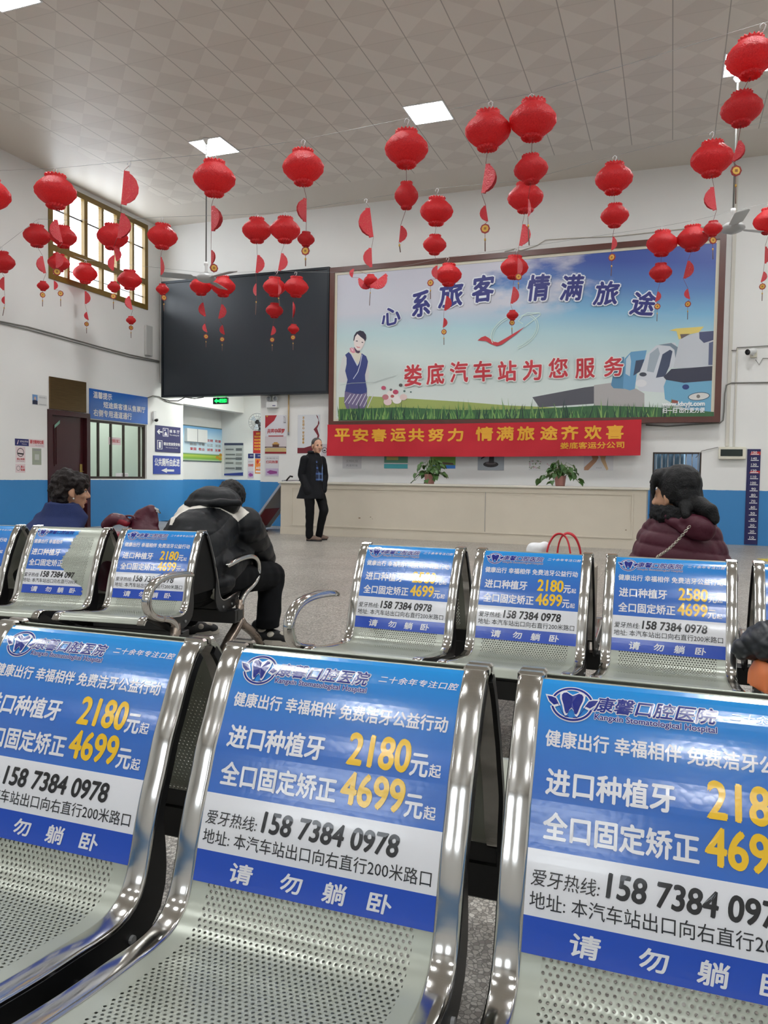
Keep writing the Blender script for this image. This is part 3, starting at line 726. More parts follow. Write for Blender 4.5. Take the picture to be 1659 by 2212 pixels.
BX = -0.29                     # beam line, in front of the ridge
def arm_pts():
    P = [(-.19, .556), (-.24, .567), (-.32, .577), (-.42, .582), (-.50, .578), (-.565, .562), (-.61, .530), (-.625, .488), (-.61, .445), (-.57, .415), (-.51, .395), (-.44, .378), (-.385, .350), (-.362, .315)]
    return P
def build_bench(name, label, org, ang, nseat, pitch, ads, facing, group='rows of steel waiting benches', arms=(0, 1), marks=None, gap_sheet=False):
    """org = ridge point at the left edge of the first seat (facing=1: sitter looks towards the viewer, -1: away)"""
    t = thing(name, label, 'bench', (org[0], org[1], 0), ang, group)
    R = Matrix.Identity(4) if facing == 1 else Matrix.Rotation(PI, 4, 'Z')
    length = (nseat-1)*pitch+SW
    for i in range(nseat):
        x = i*pitch+SW/2
        st = link('seat', ME_SHELL, t); st.matrix_local = Matrix.Translation((x, 0 if facing == 1 else 0.030, 0)) @ R
        for sx in (-1, 1):
            link('chrome_trim', ME_TRIM, st, (sx*(SW/2-0.019), 0, 0)); link('side_bracket', ME_BRK, st, (sx*(SW/2-0.003), 0, 0))
        if ads and ads[i]:
            a = link('advert_sticker', ME_AD[ads[i]], st)
            if ads[i] == 'torn': a['label'] = 'blue advert sticker torn off along its right side'
    sy = 1 if facing == 1 else -1; oy = 0 if facing == 1 else 0.030
    mb = MB(); mb.box((-0.05, min(sy*BX-.035, sy*BX+.035)+oy, 0.225), (length+0.05, max(sy*BX-.035, sy*BX+.035)+oy, 0.30), M_BLACK, bev=0.004); bm_ = mb.build('beam', t)
    for i in range(nseat):
        mb = MB(); x = i*pitch+SW/2
        mb.box((x-0.2, sy*BX+oy-0.03, 0.30), (x+0.2, sy*BX+oy+0.03, 0.359), M_BLACK)
        mb.build('seat_mount', t)
    if marks:
        for i, txt in marks:
            mb = MB(); x = i*pitch+SW+(pitch-SW)/2; yf = sy*BX+oy-0.0362
            put_text(mb, txt, (x-0.026, 0.235, x+0.026, 0.292), mat('yellow_paint', (178, 150, 40), 0.6), lambda u, v, d: (u, yf, v), 0, 0.02, 0.25)
            mb.build('painted_mark', bm_)
    if gap_sheet:  # black sheet added to darken the gap between front and rear seat backs
        mb = MB(); x = length-0.014; prf_ = [prof(sv, -0.012) for sv in np.linspace(0.01, 0.355, 24)]
        pl_ = [(y, z) for y, z in prf_]+[(0.030-y, z) for y, z in prf_[::-1]]
        mb.prism(pl_, x, x+0.006, M_GAPDARK, lambda u, v, d: (d, u, v)); mb.build('dark_gap_sheet', t)
    for e in arms:
        x = -0.032 if e == 0 else length+0.032
        mb = MB(); pts = [(x, sy*y+oy, z) for y, z in arm_pts()]
        rs = [0.55, 0.9, 1.0]+[1.0]*(len(pts)-3)
        mb.tube(catmull([np.array(p) for p in pts], 4), [float(np.interp(k, [0, 4, 8, 60], [0.6, 0.95, 1, 1])) for k in range((len(pts)-1)*4+1)], M_CHROME, 12, flat=(0.021, 0.015)); mb.build('armrest', t)
        mb = MB(); yl = sy*-0.362+oy
        mb.tube([(x, yl, 0.345), (x, yl, 0.20)], [1.0, 0.95], M_CHROME2, 12, flat=(0.028, 0.02))
        for q in (-1, 1):
            leg = [(x, yl, 0.23), (x, yl+q*0.05, 0.19), (x, yl+q*0.14, 0.145), (x, yl+q*0.24, 0.085), (x, yl+q*0.32, 0.02)]
            mb.tube(catmull([np.array(p) for p in leg], 4), [float(np.interp(k, [0, 8, 16], [1.0, 1.0, 0.8])) for k in range(17)], M_CHROME2, 12, flat=(0.026, 0.02))
            mb.lathe([(0.0, 0), (0.022, 0), (0.022, 0.02), (0.015, 0.03), (0, 0.03)], M_BLACK, 12, Matrix.Translation((x, yl+q*0.325, 0)))
        mb.box((x-0.02, min(yl, sy*BX+oy), 0.235), (x+0.02, max(yl, sy*BX+oy), 0.29), M_BLACK)
        mb.build('leg', t)
    return t
M_GAPDARK = mat('gap_black', (11, 11, 10), 0.6, spec=0.2)
PIT = 0.5205
A_ANG = math.radians(1.0)
A0 = (-1.255-PIT*math.cos(A_ANG), 1.166-PIT*math.sin(A_ANG))
build_bench('waiting_bench', 'perforated steel bench nearest the viewer, with blue dental adverts on its seat backs', A0, A_ANG, 4, PIT, ['2180', '2180', '2180', '2180'], 1, marks=[(1, 'K'), (2, 'N')])
build_bench('waiting_bench', 'steel bench back to back with the nearest bench, seen only through its gaps', A0, A_ANG, 4, PIT, None, -1, marks=[(1, 'K'), (2, 'N')])
B_ANG = math.radians(-0.4); B0 = (-1.288, 3.170)
build_bench('waiting_bench', 'steel bench in the middle distance facing the viewer, with two 2580 and two 2180 adverts', B0, B_ANG, 4, 0.527, ['2580', '2180', '2580', '2180'], 1)
build_bench('waiting_bench', 'steel bench the woman in the maroon jacket sits on, facing the counter', B0, B_ANG, 4, 0.527, None, -1)
C_ANG = math.radians(7.6); CP = 0.545
C0 = (-3.284-2*CP*math.cos(C_ANG), 3.278-2*CP*math.sin(C_ANG))
build_bench('waiting_bench', 'steel bench at the left facing the viewer, one of its adverts torn', C0, C_ANG, 4, CP, ['2180', '2180', 'torn', '2180'], 1, gap_sheet=True)
build_bench('waiting_bench', 'steel bench at the left on which the hunched man sits, facing away', C0, C_ANG, 4, CP, None, -1, marks=None)

# ================================================================== THINGS ON THE BACK WALL
def pb(x0, y0, x1, y1, Y):
    """pixel box -> (x0,z0,x1,z1) on the plane Y"""
    ym, xm = (y0+y1)/2, (x0+x1)/2
    return (onY(x0, ym, Y).x, onY(xm, y1, Y).z, onY(x1, ym, Y).x, onY(xm, y0, Y).z)
def pl(x0, y0, x1, y1, X):
    ym, xm = (y0+y1)/2, (x0+x1)/2
    return (onX(x0, ym, X).y, onX(xm, y1, X).z, onX(x1, ym, X).y, onX(xm, y0, X).z)
def rect(b): return [(b[0], b[1]), (b[2], b[1]), (b[2], b[3]), (b[0], b[3])]
def inset(b, f): return (b[0]+f, b[1]+f, b[2]-f, b[3]-f)
def sub(b, u0, v0, u1, v1): return (b[0]+(b[2]-b[0])*u0, b[1]+(b[3]-b[1])*v0, b[0]+(b[2]-b[0])*u1, b[1]+(b[3]-b[1])*v1)
class Board:
    """flat board/paper on a wall plane; origin at its centre so that it is a placed object"""
    def __init__(s, b, axis, at, thick, m, bev=0.0):
        s.axis = axis; s.at = at; s.c = ((b[0]+b[2])/2, (b[1]+b[3])/2); s.t = thick; s.b = b; s.mb = MB(); s.k = 0
        u0, v0, u1, v1 = b
        lo, hi = s.fn(u0, v0, -thick), s.fn(u1, v1, 0)
        s.mb.box(tuple(min(a, c) for a, c in zip(lo, hi)), tuple(max(a, c) for a, c in zip(lo, hi)), m, bev=bev)
    def fn(s, u, v, d):
        u -= s.c[0]; v -= s.c[1]
        return (u, -s.t-d, v) if s.axis == 'y' else (s.t+d, u, v)
    def lay(s): s.k += 1; return 0.0012*s.k
    def poly(s, pts, m, d=None): s.mb.poly(pts, m, s.fn, s.lay() if d is None else d)
    def fill(s, b, m, d=None): s.poly(rect(b), m, d)
    def text(s, body, b, m, bold=0.0, shear=0.0, d=None, rot=0.0, spacing=1.0): put_text(s.mb, body, b, m, s.fn, s.lay() if d is None else d, bold, shear, spacing, rot)
    def build(s, name, parent=None):
        loc = (s.c[0], s.at, s.c[1]) if s.axis == 'y' else (s.at, s.c[0], s.c[1])
        if parent is not None: loc = tuple(Vector(loc)-parent.location)
        return s.mb.build(name, parent, loc)

P_WHITE = mat('paper_white', (228, 226, 226), 0.6); P_RED = mat('print_red', (188, 40, 46), 0.5); P_NAVY = mat('print_navy', (40, 42, 104), 0.4)
P_GOLD = mat('print_gold', (206, 152, 48), 0.5); P_BLUE = mat('sign_blue', (40, 100, 186), 0.22); P_BLACK = mat('print_black', (28, 28, 32), 0.6)
P_GREYT = mat('print_grey', (150, 150, 152), 0.6); P_PINKW = mat('print_pinkish', (226, 208, 208), 0.6); P_ORANGE = mat('print_orange', (226, 130, 52), 0.5)

# ---- black display board (switched off)
bY = YB-0.17
t = thing('display_screen', 'large switched off black display board high on the back wall', 'display screen', (-8.315, bY, 3.885))
b = (-10.27, 2.665, -6.36, 5.105); cx, cz = -8.315, 3.885
M_SCR = mat('dark_screen', (40, 46, 53), 0.32, var=0.15, vscale=1.2)
mb = MB(); mb.box((b[0]-cx+0.04, -0.012, b[1]-cz+0.04), (b[2]-cx-0.04, 0.16, b[3]-cz-0.04), M_SCR); mb.build('screen', t)
mb = MB(); frame_rect(mb, lambda a, z, d: (a, -d, z), b[0]-cx, b[2]-cx, b[1]-cz, b[3]-cz, 0.045, -0.165, 0.03, mat('screen_frame', (30, 36, 42), 0.35, 0.3)); mb.build('screen_frame', t)

# ---- billboard
BBY = YB-0.16
bb = (-6.345, 2.02, 0.71, 5.08)
t = thing('billboard', 'wide framed billboard of blue sky, coaches and a smiling attendant', 'billboard', (-2.8175, BBY, 3.55))
bcx, bcz = -2.8175, 3.55
mb = MB(); frame_rect(mb, lambda a, z, d: (a-bcx, -d, z-bcz), bb[0], bb[2], bb[1], bb[3], 0.095, -0.155, 0.04, M_WOODF); mb.build('frame', t)
mb = MB(); frame_rect(mb, lambda a, z, d: (a-bcx, -d, z-bcz), bb[0]+0.095, bb[2]-0.095, bb[1]+0.095, bb[3]-0.095, 0.05, -0.1, 0.012, mat('cream_moulding', (214, 208, 188), 0.5)); mb.build('inner_moulding', t)
s = NT('billboard_print'); tc = s.n('ShaderNodeTexCoord'); sp = s.n('ShaderNodeSeparateXYZ'); s.l(tc.outputs['Object'], sp.inputs[0])
zz = s.math('DIVIDE', s.math('ADD', sp.outputs['Z'], 1.4), 2.8)           # 0 bottom .. 1 top
zz2 = s.math('ADD', zz, s.math('MULTIPLY', sp.outputs['X'], 0.035))
sky = s.ramp(zz2, [(0.0, lin((214, 220, 214))), (0.36, lin((206, 220, 216))), (0.55, lin((176, 208, 214))), (0.70, lin((124, 178, 210))), (0.85, lin((84, 124, 184))), (1.0, lin((62, 86, 164)))])
mp = s.n('ShaderNodeMapping'); mp.inputs['Scale'].default_value = (0.55, 1, 1.3); s.l(tc.outputs['Object'], mp.inputs[0])
cl = s.noise(mp.outputs[0], 1.1, 7, 0.55)
left = s.math('MULTIPLY_ADD', sp.outputs['X'], -0.09, 0.22)
cm = s.math('MULTIPLY', s.math('SUBTRACT', s.math('ADD', cl, left), 0.60), 7.0)
cm = s.math('MULTIPLY', s.math('MINIMUM', s.math('MAXIMUM', cm, 0.0), 0.92), s.math('GREATER_THAN', zz, 0.55))
fade = s.math('MINIMUM', s.math('MAXIMUM', s.math('MULTIPLY', s.math('SUBTRACT', zz, 0.58), 7.0), 0.0), 1.0)
s.l(s.mix(s.math('MULTIPLY', cm, fade), sky, lin((206, 204, 212))), s.b.inputs['Base Color']); s.b.inputs['Roughness'].default_value = 0.4
M_BB = s.m
PMATS = {}
def pm(rgb): 
    k = 'print_%02x%02x%02x' % rgb
    return mat(k, rgb, 0.45)
mb = MB(); TY = -0.002
def fbb(px, py, d): p = onY(px, py, BBY); return (p.x-bcx, TY-d, p.z-bcz)
fw_ = lambda u, v, d: (u-bcx, TY-d, v-bcz)
mb.box((bb[0]+0.1-bcx, -0.002, bb[1]+0.1-bcz), (bb[2]-0.1-bcx, 0.1, bb[3]-0.1-bcz), M_BB)
lay = [0]
def L(): lay[0] += 1; return lay[0]*0.0002
def ipoly(pts, rgb, o=(0, 0), sc=1.0):
    mb.poly([(o[0]+x/sc, o[1]+y/sc) for x, y in pts], pm(rgb), fbb, L())
def iell(cx, cy, rx, ry, rgb, rot=0.0, n=20):
    c, s_ = math.cos(rot), math.sin(rot)
    mb.poly([(cx+rx*math.cos(2*PI*k/n)*c-ry*math.sin(2*PI*k/n)*s_, cy+rx*math.cos(2*PI*k/n)*s_+ry*math.sin(2*PI*k/n)*c) for k in range(n)], pm(rgb), fbb, L())
# fields and road
ipoly([(732, 858), (800, 856), (900, 862), (1000, 868), (1100, 876), (1200, 880), (1380, 888), (1542, 892), (1542, 897), (732, 907)], (158, 172, 96))
ipoly([(1150, 858), (1262, 837), (1285, 834), (1283, 872), (1165, 880)], (84, 84, 92))
ipoly([(1283, 832), (1320, 827), (1375, 840), (1392, 850), (1392, 880), (1283, 880)], (172, 168, 166))
o2, k2 = (1130, 520), 3.687
ipoly([(700, 1150), (730, 990), (770, 930), (805, 925), (805, 1180), (720, 1175)], (86, 138, 172), o2, k2)
ipoly([(795, 1175), (808, 940), (860, 885), (985, 872), (965, 960), (905, 1060), (890, 1180), (850, 1192)], (104, 158, 196), o2, k2)
ipoly([(815, 1060), (820, 945), (850, 905), (860, 960), (850, 1080)], (190, 206, 216), o2, k2)
ipoly([(878, 1075), (898, 955), (965, 945), (935, 1040)], (62, 74, 98), o2, k2)
ipoly([(898, 1110), (925, 1055), (985, 905), (1060, 835), (1150, 815), (1210, 812), (1240, 870), (1205, 1000), (1150, 1030), (1130, 1210), (1040, 1205), (925, 1195)], (206, 210, 216), o2, k2)
ipoly([(985, 1040), (1010, 900), (1075, 850), (1090, 900), (1040, 1050)], (160, 172, 182), o2, k2)
ipoly([(1058, 1092), (1110, 905), (1170, 868), (1190, 880), (1165, 1000), (1130, 1080)], (66, 76, 100), o2, k2)
ipoly([(1075, 830), (1180, 815), (1235, 850), (1240, 900), (1215, 960), (1205, 870), (1170, 840)], (120, 136, 150), o2, k2)
iell(1130+940/3.687, 520+1135/3.687, 12, 8, (222, 222, 224))
iell(1130+955/3.687, 520+1065/3.687, 8, 4.5, (70, 76, 88))
ipoly([(1120, 1160), (1140, 1105), (1280, 1130), (1508, 1112), (1500, 1392), (1380, 1370), (1200, 1300), (1130, 1262)], (112, 170, 200), o2, k2)
ipoly([(1195, 1015), (1245, 790), (1300, 760), (1420, 722), (1525, 718), (1512, 1000), (1340, 1012)], (196, 200, 206), o2, k2)
ipoly([(1165, 715), (1215, 700), (1440, 684), (1400, 730), (1330, 745), (1240, 788), (1222, 722)], (224, 202, 112), o2, k2)
ipoly([(1250, 745), (1330, 742), (1260, 782)], (110, 96, 92), o2, k2)
ipoly([(1402, 728), (1524, 718), (1518, 790), (1440, 815), (1404, 780)], (74, 80, 112), o2, k2)
ipoly([(1480, 815), (1520, 800), (1512, 990), (1475, 990)], (92, 100, 130), o2, k2)
ipoly([(1118, 1085), (1180, 1022), (1340, 1012), (1512, 998), (1506, 1114), (1280, 1132), (1138, 1108)], (56, 58, 76), o2, k2)
iell(1130+1400/3.687, 520+1240/3.687, 24, 9, (60, 90, 112), -0.1); iell(1130+1400/3.687, 520+1240/3.687, 22, 7.5, (214, 212, 208), -0.1); iell(1130+1395/3.687, 520+1240/3.687, 4, 4, (120, 116, 112))
iell(1130+1295/3.687, 520+1165/3.687, 7.5, 5.5, (44, 62, 120))
ipoly([(1185, 1265), (1235, 1275), (1230, 1300), (1180, 1290)], (150, 84, 72), o2, k2)
# attendant
o3, k3 = (720, 700), 10.37
ipoly([(270, 690), (302, 760), (300, 900), (272, 1050), (322, 1240), (292, 1310), (200, 1310), (105, 1290), (130, 1100), (170, 900), (215, 740)], (214, 214, 212), o3, k3)
ipoly([(775, 840), (762, 960), (716, 1140), (722, 1260), (752, 1290), (800, 1180), (795, 1000)], (214, 214, 212), o3, k3)
ipoly([(262, 1500), (480, 1550), (640, 1560), (755, 1520), (760, 1800), (700, 1890), (300, 1900), (245, 1750)], (116, 104, 140), o3, k3)
for k in range(7):
    x = 250+k*85; ipoly([(x, 1760+k*18), (x+14, 1770+k*18), (x+150, 1575), (x+136, 1565)], (206, 204, 216), o3, k3)
ipoly([(350, 625), (430, 600), (620, 640), (655, 690), (572, 900), (540, 890)], (222, 216, 200), o3, k3)
vest = [(270, 690), (350, 628), (400, 680), (545, 935), (572, 892), (605, 800), (638, 655), (740, 722), (780, 840), (760, 960), (715, 1140), (720, 1250), (755, 1450), (757, 1530), (640, 1570), (480, 1560), (268, 1512), (290, 1380), (322, 1250), (270, 1050), (300, 900), (302, 760)]
ipoly(vest, (56, 68, 128), o3, k3)
ipoly([(392, 665), (408, 660), (550, 930), (540, 945)], (208, 214, 230), o3, k3); ipoly([(640, 690), (655, 690), (610, 920), (560, 1080), (455, 1235), (445, 1225), (545, 1075), (597, 915)], (208, 214, 230), o3, k3)
ipoly([(462, 520), (600, 560), (600, 640), (560, 660), (510, 640)], (84, 60, 84), o3, k3)
ipoly([(490, 285), (540, 218), (620, 278), (700, 335), (716, 400), (690, 470), (650, 545), (600, 595), (545, 598), (492, 542), (466, 450), (464, 370)], (232, 220, 214), o3, k3)
ipoly([(452, 380), (470, 260), (520, 182), (600, 146), (680, 166), (735, 240), (742, 330), (716, 396), (690, 345), (620, 292), (545, 222), (495, 285), (474, 372)], (46, 42, 62), o3, k3)
ipoly([(368, 545), (420, 524), (480, 560), (498, 640), (445, 655), (390, 622)], (222, 150, 164), o3, k3); ipoly([(400, 540), (440, 560), (455, 610), (425, 600)], (240, 205, 212), o3, k3)
iell(720+532/k3, 700+382/k3, 2.4, 1.0, (60, 50, 60), 0.1); iell(720+656/k3, 700+412/k3, 2.2, 1.0, (60, 50, 60), 0.15)
ipoly([(502, 478), (530, 502), (570, 516), (612, 512), (590, 535), (545, 532)], (206, 120, 122), o3, k3)
# flowers
for (x, y, r, c) in ((848, 853, 13, (230, 222, 216)), (838, 868, 9, (226, 200, 200)), (858, 864, 10, (232, 226, 222)), (833, 858, 7, (190, 120, 126)), (872, 858, 8, (220, 196, 190)), (848, 856, 4, (180, 90, 90)), (829, 838, 5, (196, 84, 112)), (855, 847, 6, (190, 70, 100)), (866, 832, 4, (90, 90, 88)), (845, 842, 3, (110, 112, 110)), (874, 845, 2.5, (84, 110, 104)), (888, 847, 2, (84, 110, 104))):
    iell(x, y, r, r*0.85, c)
# grass blades
rg = random.Random(3)
greens = [(58, 104, 62), (80, 132, 70), (44, 82, 60), (104, 150, 84), (132, 168, 92), (36, 66, 54)]
ipoly([(732, 884), (860, 880), (1000, 886), (1150, 884), (1290, 876), (1420, 880), (1542, 890), (1542, 901), (732, 909)], (62, 106, 66))
for k in range(420):
    x = rg.uniform(734, 1460); y = 907-(x-734)*0.008; h = rg.uniform(10, 34)*(1.35 if (k % 9 == 0) else 1); ln = rg.uniform(-9, 9); w = rg.uniform(0.9, 1.9)
    mb.poly([(x-w, y), (x+w, y), (x+ln*0.5+w*0.7, y-h*0.6), (x+ln, y-h), (x+ln*0.5-w*0.5, y-h*0.6)], pm(greens[rg.randrange(6)]), fbb, 0.0215+k*2e-6)
# emblem: red swoosh with pale ring
ipoly([(1031.8, 735.7), (1040, 729), (1048.6, 726), (1056, 730), (1066, 738), (1076, 740), (1094, 730), (1114, 718), (1134, 706), (1116, 722), (1098, 735), (1084, 745), (1073, 748), (1062, 744), (1050, 737)], (196, 54, 62))
def iline(pts, w, rgb):
    d = L()
    for (x0, y0), (x1, y1) in zip(pts[:-1], pts[1:]):
        nx, ny = -(y1-y0), x1-x0; q = w/math.hypot(nx, ny)/2
        mb.poly([(x0+nx*q, y0+ny*q), (x1+nx*q, y1+ny*q), (x1-nx*q, y1-ny*q), (x0-nx*q, y0-ny*q)], pm(rgb), fbb, d)
def arc(cx, cy, rx, ry, a0, a1, rot, n=26):
    c, s_ = math.cos(rot), math.sin(rot); R = []
    for k in range(n+1):
        a = math.radians(a0+(a1-a0)*k/n); x, y = rx*math.cos(a), ry*math.sin(a); R.append((cx+x*c-y*s_, cy+x*s_+y*c))
    return R
iline(arc(1112, 715, 54, 34, -185, -60, -0.45), 1.6, (212, 232, 222)); iline(arc(1112, 715, 50, 30, -185, -70, -0.45), 1.2, (212, 232, 222))
iline(arc(1112, 717, 54, 36, -30, 100, -0.45), 1.6, (212, 232, 222)); iline(arc(1112, 717, 50, 32, -30, 100, -0.45), 1.2, (212, 232, 222))
iline([(1134, 706), (1168, 680), (1166, 676), (1130, 682), (1120, 694), (1130, 700)], 1.5, (212, 232, 222)); iline([(1166, 676), (1140, 676), (1124, 684)], 1.2, (212, 232, 222))
iline([(735, 832), (760, 828), (810, 826), (832, 818), (855, 812)], 0.8, (176, 186, 184))
# lettering of the billboard
def ichar(ch, px, py, w, h, m, bold, rot=0.0, shear=0.0, outline=None):
    c = onY(px, py, BBY); s_ = (onY(px+1, py, BBY).x-c.x); W, Hh = w*s_, h*s_
    bx = (c.x-W/2, c.z-Hh/2, c.x+W/2, c.z+Hh/2)
    if outline: put_text(mb, ch, bx, outline, fw_, 0.0228, bold+0.05, shear, 1, rot)
    put_text(mb, ch, bx, m, fw_, 0.0236, bold, shear, 1, rot)
for ch, x, y, w, h, r in (('心', 844, 684, 40, 34, 0.18), ('系', 909, 657, 38, 50, 0.1), ('旅', 974, 637, 54, 50, 0.06), ('客', 1044, 624, 46, 54, 0.05), ('情', 1164, 622, 46, 54, 0.0), ('满', 1236, 622, 48, 54, -0.03), ('旅', 1310, 634, 54, 50, -0.04), ('途', 1390, 656, 54, 52, -0.12)):
    ichar(ch, x, y, w, h, pm((44, 48, 122)), 0.035, r, 0.12, pm((226, 230, 236)))
for ch, x, y in (('娄', 893, 811), ('底', 941, 808), ('汽', 992, 804), ('车', 1043, 802), ('站', 1096, 802), ('为', 1150, 800), ('您', 1206, 795), ('服', 1264, 796), ('务', 1326, 792)):
    ichar(ch, x, y, 36+(x-893)*0.012, 42, pm((196, 54, 64)), 0.03, 0.03, 0.0, pm((226, 226, 222)))
put_text(mb, 'www.ldxyjt.com', pb(1431, 868, 1522, 880, BBY), pm((238, 240, 240)), fw_, 0.0236, 0.05)
put_text(mb, '扫一扫 出行更方便', pb(1431, 881, 1522, 892, BBY), pm((238, 240, 240)), fw_, 0.0236, 0.03)
mb.build('billboard_print', t, recalc=False)

# ---- red banner
BY = YB-0.235
t = thing('banner', 'long red cloth banner with yellow lettering under the billboard', 'banner', (-3.43, BY, 1.74))
b0 = (-6.35, 1.437, -0.515, 2.045)
def fban(u, v, d):
    k = (v-1.437)/0.6
    z = v+0.02*math.sin((u+6.35)/5.83*PI)*(-1) + (u+6.35)/5.83*0.03
    y = 0.012*math.sin(u*2.3+v*5)+0.007*math.sin(u*6.1-v*9)
    return (u+3.43, y-d, z-1.74)
mb = MB(); NU, NV = 70, 8; M_CLOTH = mat('red_cloth', (196, 34, 48), 0.75, var=0.08)
V = [fban(b0[0]+(b0[2]-b0[0])*i/NU, b0[1]+(b0[3]-b0[1])*j/NV, 0) for i in range(NU+1) for j in range(NV+1)]
mb.add(V, [(i*(NV+1)+j, (i+1)*(NV+1)+j, (i+1)*(NV+1)+j+1, i*(NV+1)+j+1) for i in range(NU) for j in range(NV)], M_CLOTH, True)
o = len(mb.v); V2 = [fban(b0[0]+(b0[2]-b0[0])*i/NU, b0[1]+(b0[3]-b0[1])*j/NV, -0.003) for i in range(NU+1) for j in range(NV+1)]
mb.add(V2, [(i*(NV+1)+j, (i+1)*(NV+1)+j, (i+1)*(NV+1)+j+1, i*(NV+1)+j+1) for i in range(NU) for j in range(NV)], M_CLOTH, True)
mb.build('cloth', t, recalc=False)
M_YT = mat('banner_yellow', (232, 170, 48), 0.6)
mb = MB()
for ch, x in zip('平安春运共努力', (739, 779, 819, 861, 900, 942, 984)): put_text(mb, ch, pb(x-16, 926.5-(x-739)*0.005, x+16, 953-(x-739)*0.005, BY), M_YT, fban, 0.006, 0.045)
for ch, x in zip('情满旅途齐欢喜', (1046, 1091, 1136, 1186, 1231, 1281, 1328)): put_text(mb, ch, pb(x-18, 922.5-(x-1046)*0.002, x+18, 951-(x-1046)*0.002, BY), M_YT, fban, 0.006, 0.045)
put_text(mb, '娄底客运分公司', pb(1211, 957, 1348, 971, BY), M_YT, fban, 0.006, 0.03)
mb.build('lettering', t, recalc=False)

# ---- service counter
CF, CB = 12.2, 12.95
M_CNT = mat('counter_board', (214, 204, 186), 0.5, var=0.05); M_CTOP = mat('counter_top', (218, 213, 200), 0.3)
t = thing('service_counter', 'long cream panelled service counter against the back wall', 'counter', (-3.45, CF, 0))
mb = MB(); mb.box((-3.09, 0.01, 0), (3.1, 0.75, 0.9), M_CNT, bev=0.004); mb.build('body', t)
mb = MB(); mb.box((-3.13, -0.03, 0.9), (3.14, 0.80, 0.935), M_CTOP, bev=0.008); mb.build('countertop', t)
mb = MB(); PC_ = lambda a, z, d: (a, 0.01-d, z)
x0, x1 = onY(629, 1090, CF).x+3.45, onY(1368, 1090, CF).x+3.45
frame_rect(mb, PC_, x0, x1, 0.155, 0.84, 0.022, 0, 0.014, M_CNT); mb.build('moulding', t)
mb = MB(); mb.box((-3.09, 0.0, 0.0), (3.1, 0.012, 0.11), M_CNT); mb.build('plinth', t)
mb = MB(); xs = onY(1048, 1090, CF).x+3.45; mb.box((xs-0.003, 0.004, 0.18), (xs+0.003, 0.0095, 0.818), P_GREYT); mb.build('panel_joint', t)
mb = MB()
for (px, py, w) in ((776, 1119, 5), (800, 1117, 3), (1352, 1145, 3), (804, 1121, 2)):
    p = onY(px, py, CF); mb.poly([(p.x+3.45+w*0.004*math.cos(a*PI/4), p.z+w*0.003*math.sin(a*PI/4)*(1.0 if a % 2 else 0.6)) for a in range(8)], mat('scuff_brown', (132, 112, 84), 0.7), lambda u, v, d: (u, 0.0085-d, v))
mb.build('scuff_mark', t)
# narrow navy board standing in the gap at the counter's right end
mb = MB(); mb.box((-0.035, 0, 0), (0.035, 0.03, 0.93), mat('navy_board', (34, 38, 72), 0.4)); mb.box((-0.012, -0.006, 0), (0.012, 0.0, 0.9), M_BLACK)
o = mb.build('folded_board', loc=(-0.275, 12.35, 0)); tag(o, 'narrow dark navy board standing at the right end of the counter', 'board')

# ---- potted plants on the counter
M_POT = mat('plastic_pot', (172, 120, 112), 0.4); M_LEAF = mat('pothos_leaf', (70, 104, 50), 0.4, var=0.45, vscale=9); M_STEM = mat('plant_stem', (104, 128, 70), 0.6)
def pothos(px, label, seed, w):
    rgp = random.Random(seed); p = onY(px, 1043, 12.55)
    t = thing('potted_plant', label, 'potted plant', (p.x, 12.55, 0.9355), 0, 'potted plants on the counter')
    mb = MB(); mb.lathe([(0.0, 0), (0.075, 0), (0.078, 0.02), (0.092, 0.16), (0.097, 0.165), (0.085, 0.166), (0.08, 0.15), (0, 0.15)], M_POT, 18); mb.build('pot', t)
    ms, ml = MB(), MB()
    for k in range(54):
        a = rgp.uniform(0, 2*PI); r = rgp.uniform(0.06, w); h = rgp.uniform(0.0, 0.28)*(1.15-r/w*0.8)
        tip = Vector((r*math.cos(a), r*math.sin(a)*0.75, 0.15+h-(0.10 if r > w*0.75 else 0)*rgp.random()*1.5))
        tip.z = max(tip.z, 0.05); mid = Vector((tip.x*0.5, tip.y*0.5, max(0.2, tip.z+0.05)))
        ms.tube([Vector((tip.x*0.12, tip.y*0.12, 0.14)), mid, tip], 0.0035, M_STEM, 5)
        L_ = rgp.uniform(0.09, 0.135); W_ = L_*0.42; droop = rgp.uniform(-0.9, 0.0); ya = a+rgp.uniform(-0.9, 0.9)
        R = Matrix.Translation(tip) @ Matrix.Rotation(ya, 4, 'Z') @ Matrix.Rotation(-droop, 4, 'Y') @ Matrix.Rotation(rgp.uniform(-0.6, 0.6), 4, 'X')
        pts = [(0, 0, 0), (0.15, 0.7, 0.01), (0.4, 1, 0.0), (0.7, 0.72, -0.01), (1, 0, -0.035)]
        V = [(x*L_, 0, (z*1.0-0.004)) for x, y, z in pts]+[(x*L_, y*W_, z+0.012) for x, y, z in pts[1:4]]+[(x*L_, -y*W_, z+0.012) for x, y, z in pts[1:4]]
        ml.add(V, [(0, 1, 5), (1, 2, 6, 5), (2, 3, 7, 6), (3, 4, 7), (0, 8, 1), (1, 8, 9, 2), (2, 9, 10, 3), (3, 10, 4)], M_LEAF, True, R)
    ms.build('stems', t); ml.build('foliage', t, recalc=False)
pothos(928, 'leafy green potted plant on the counter, the left of the two', 4, 0.30)
pothos(1210, 'leafy green potted plant on the counter, the right of the two', 9, 0.33)

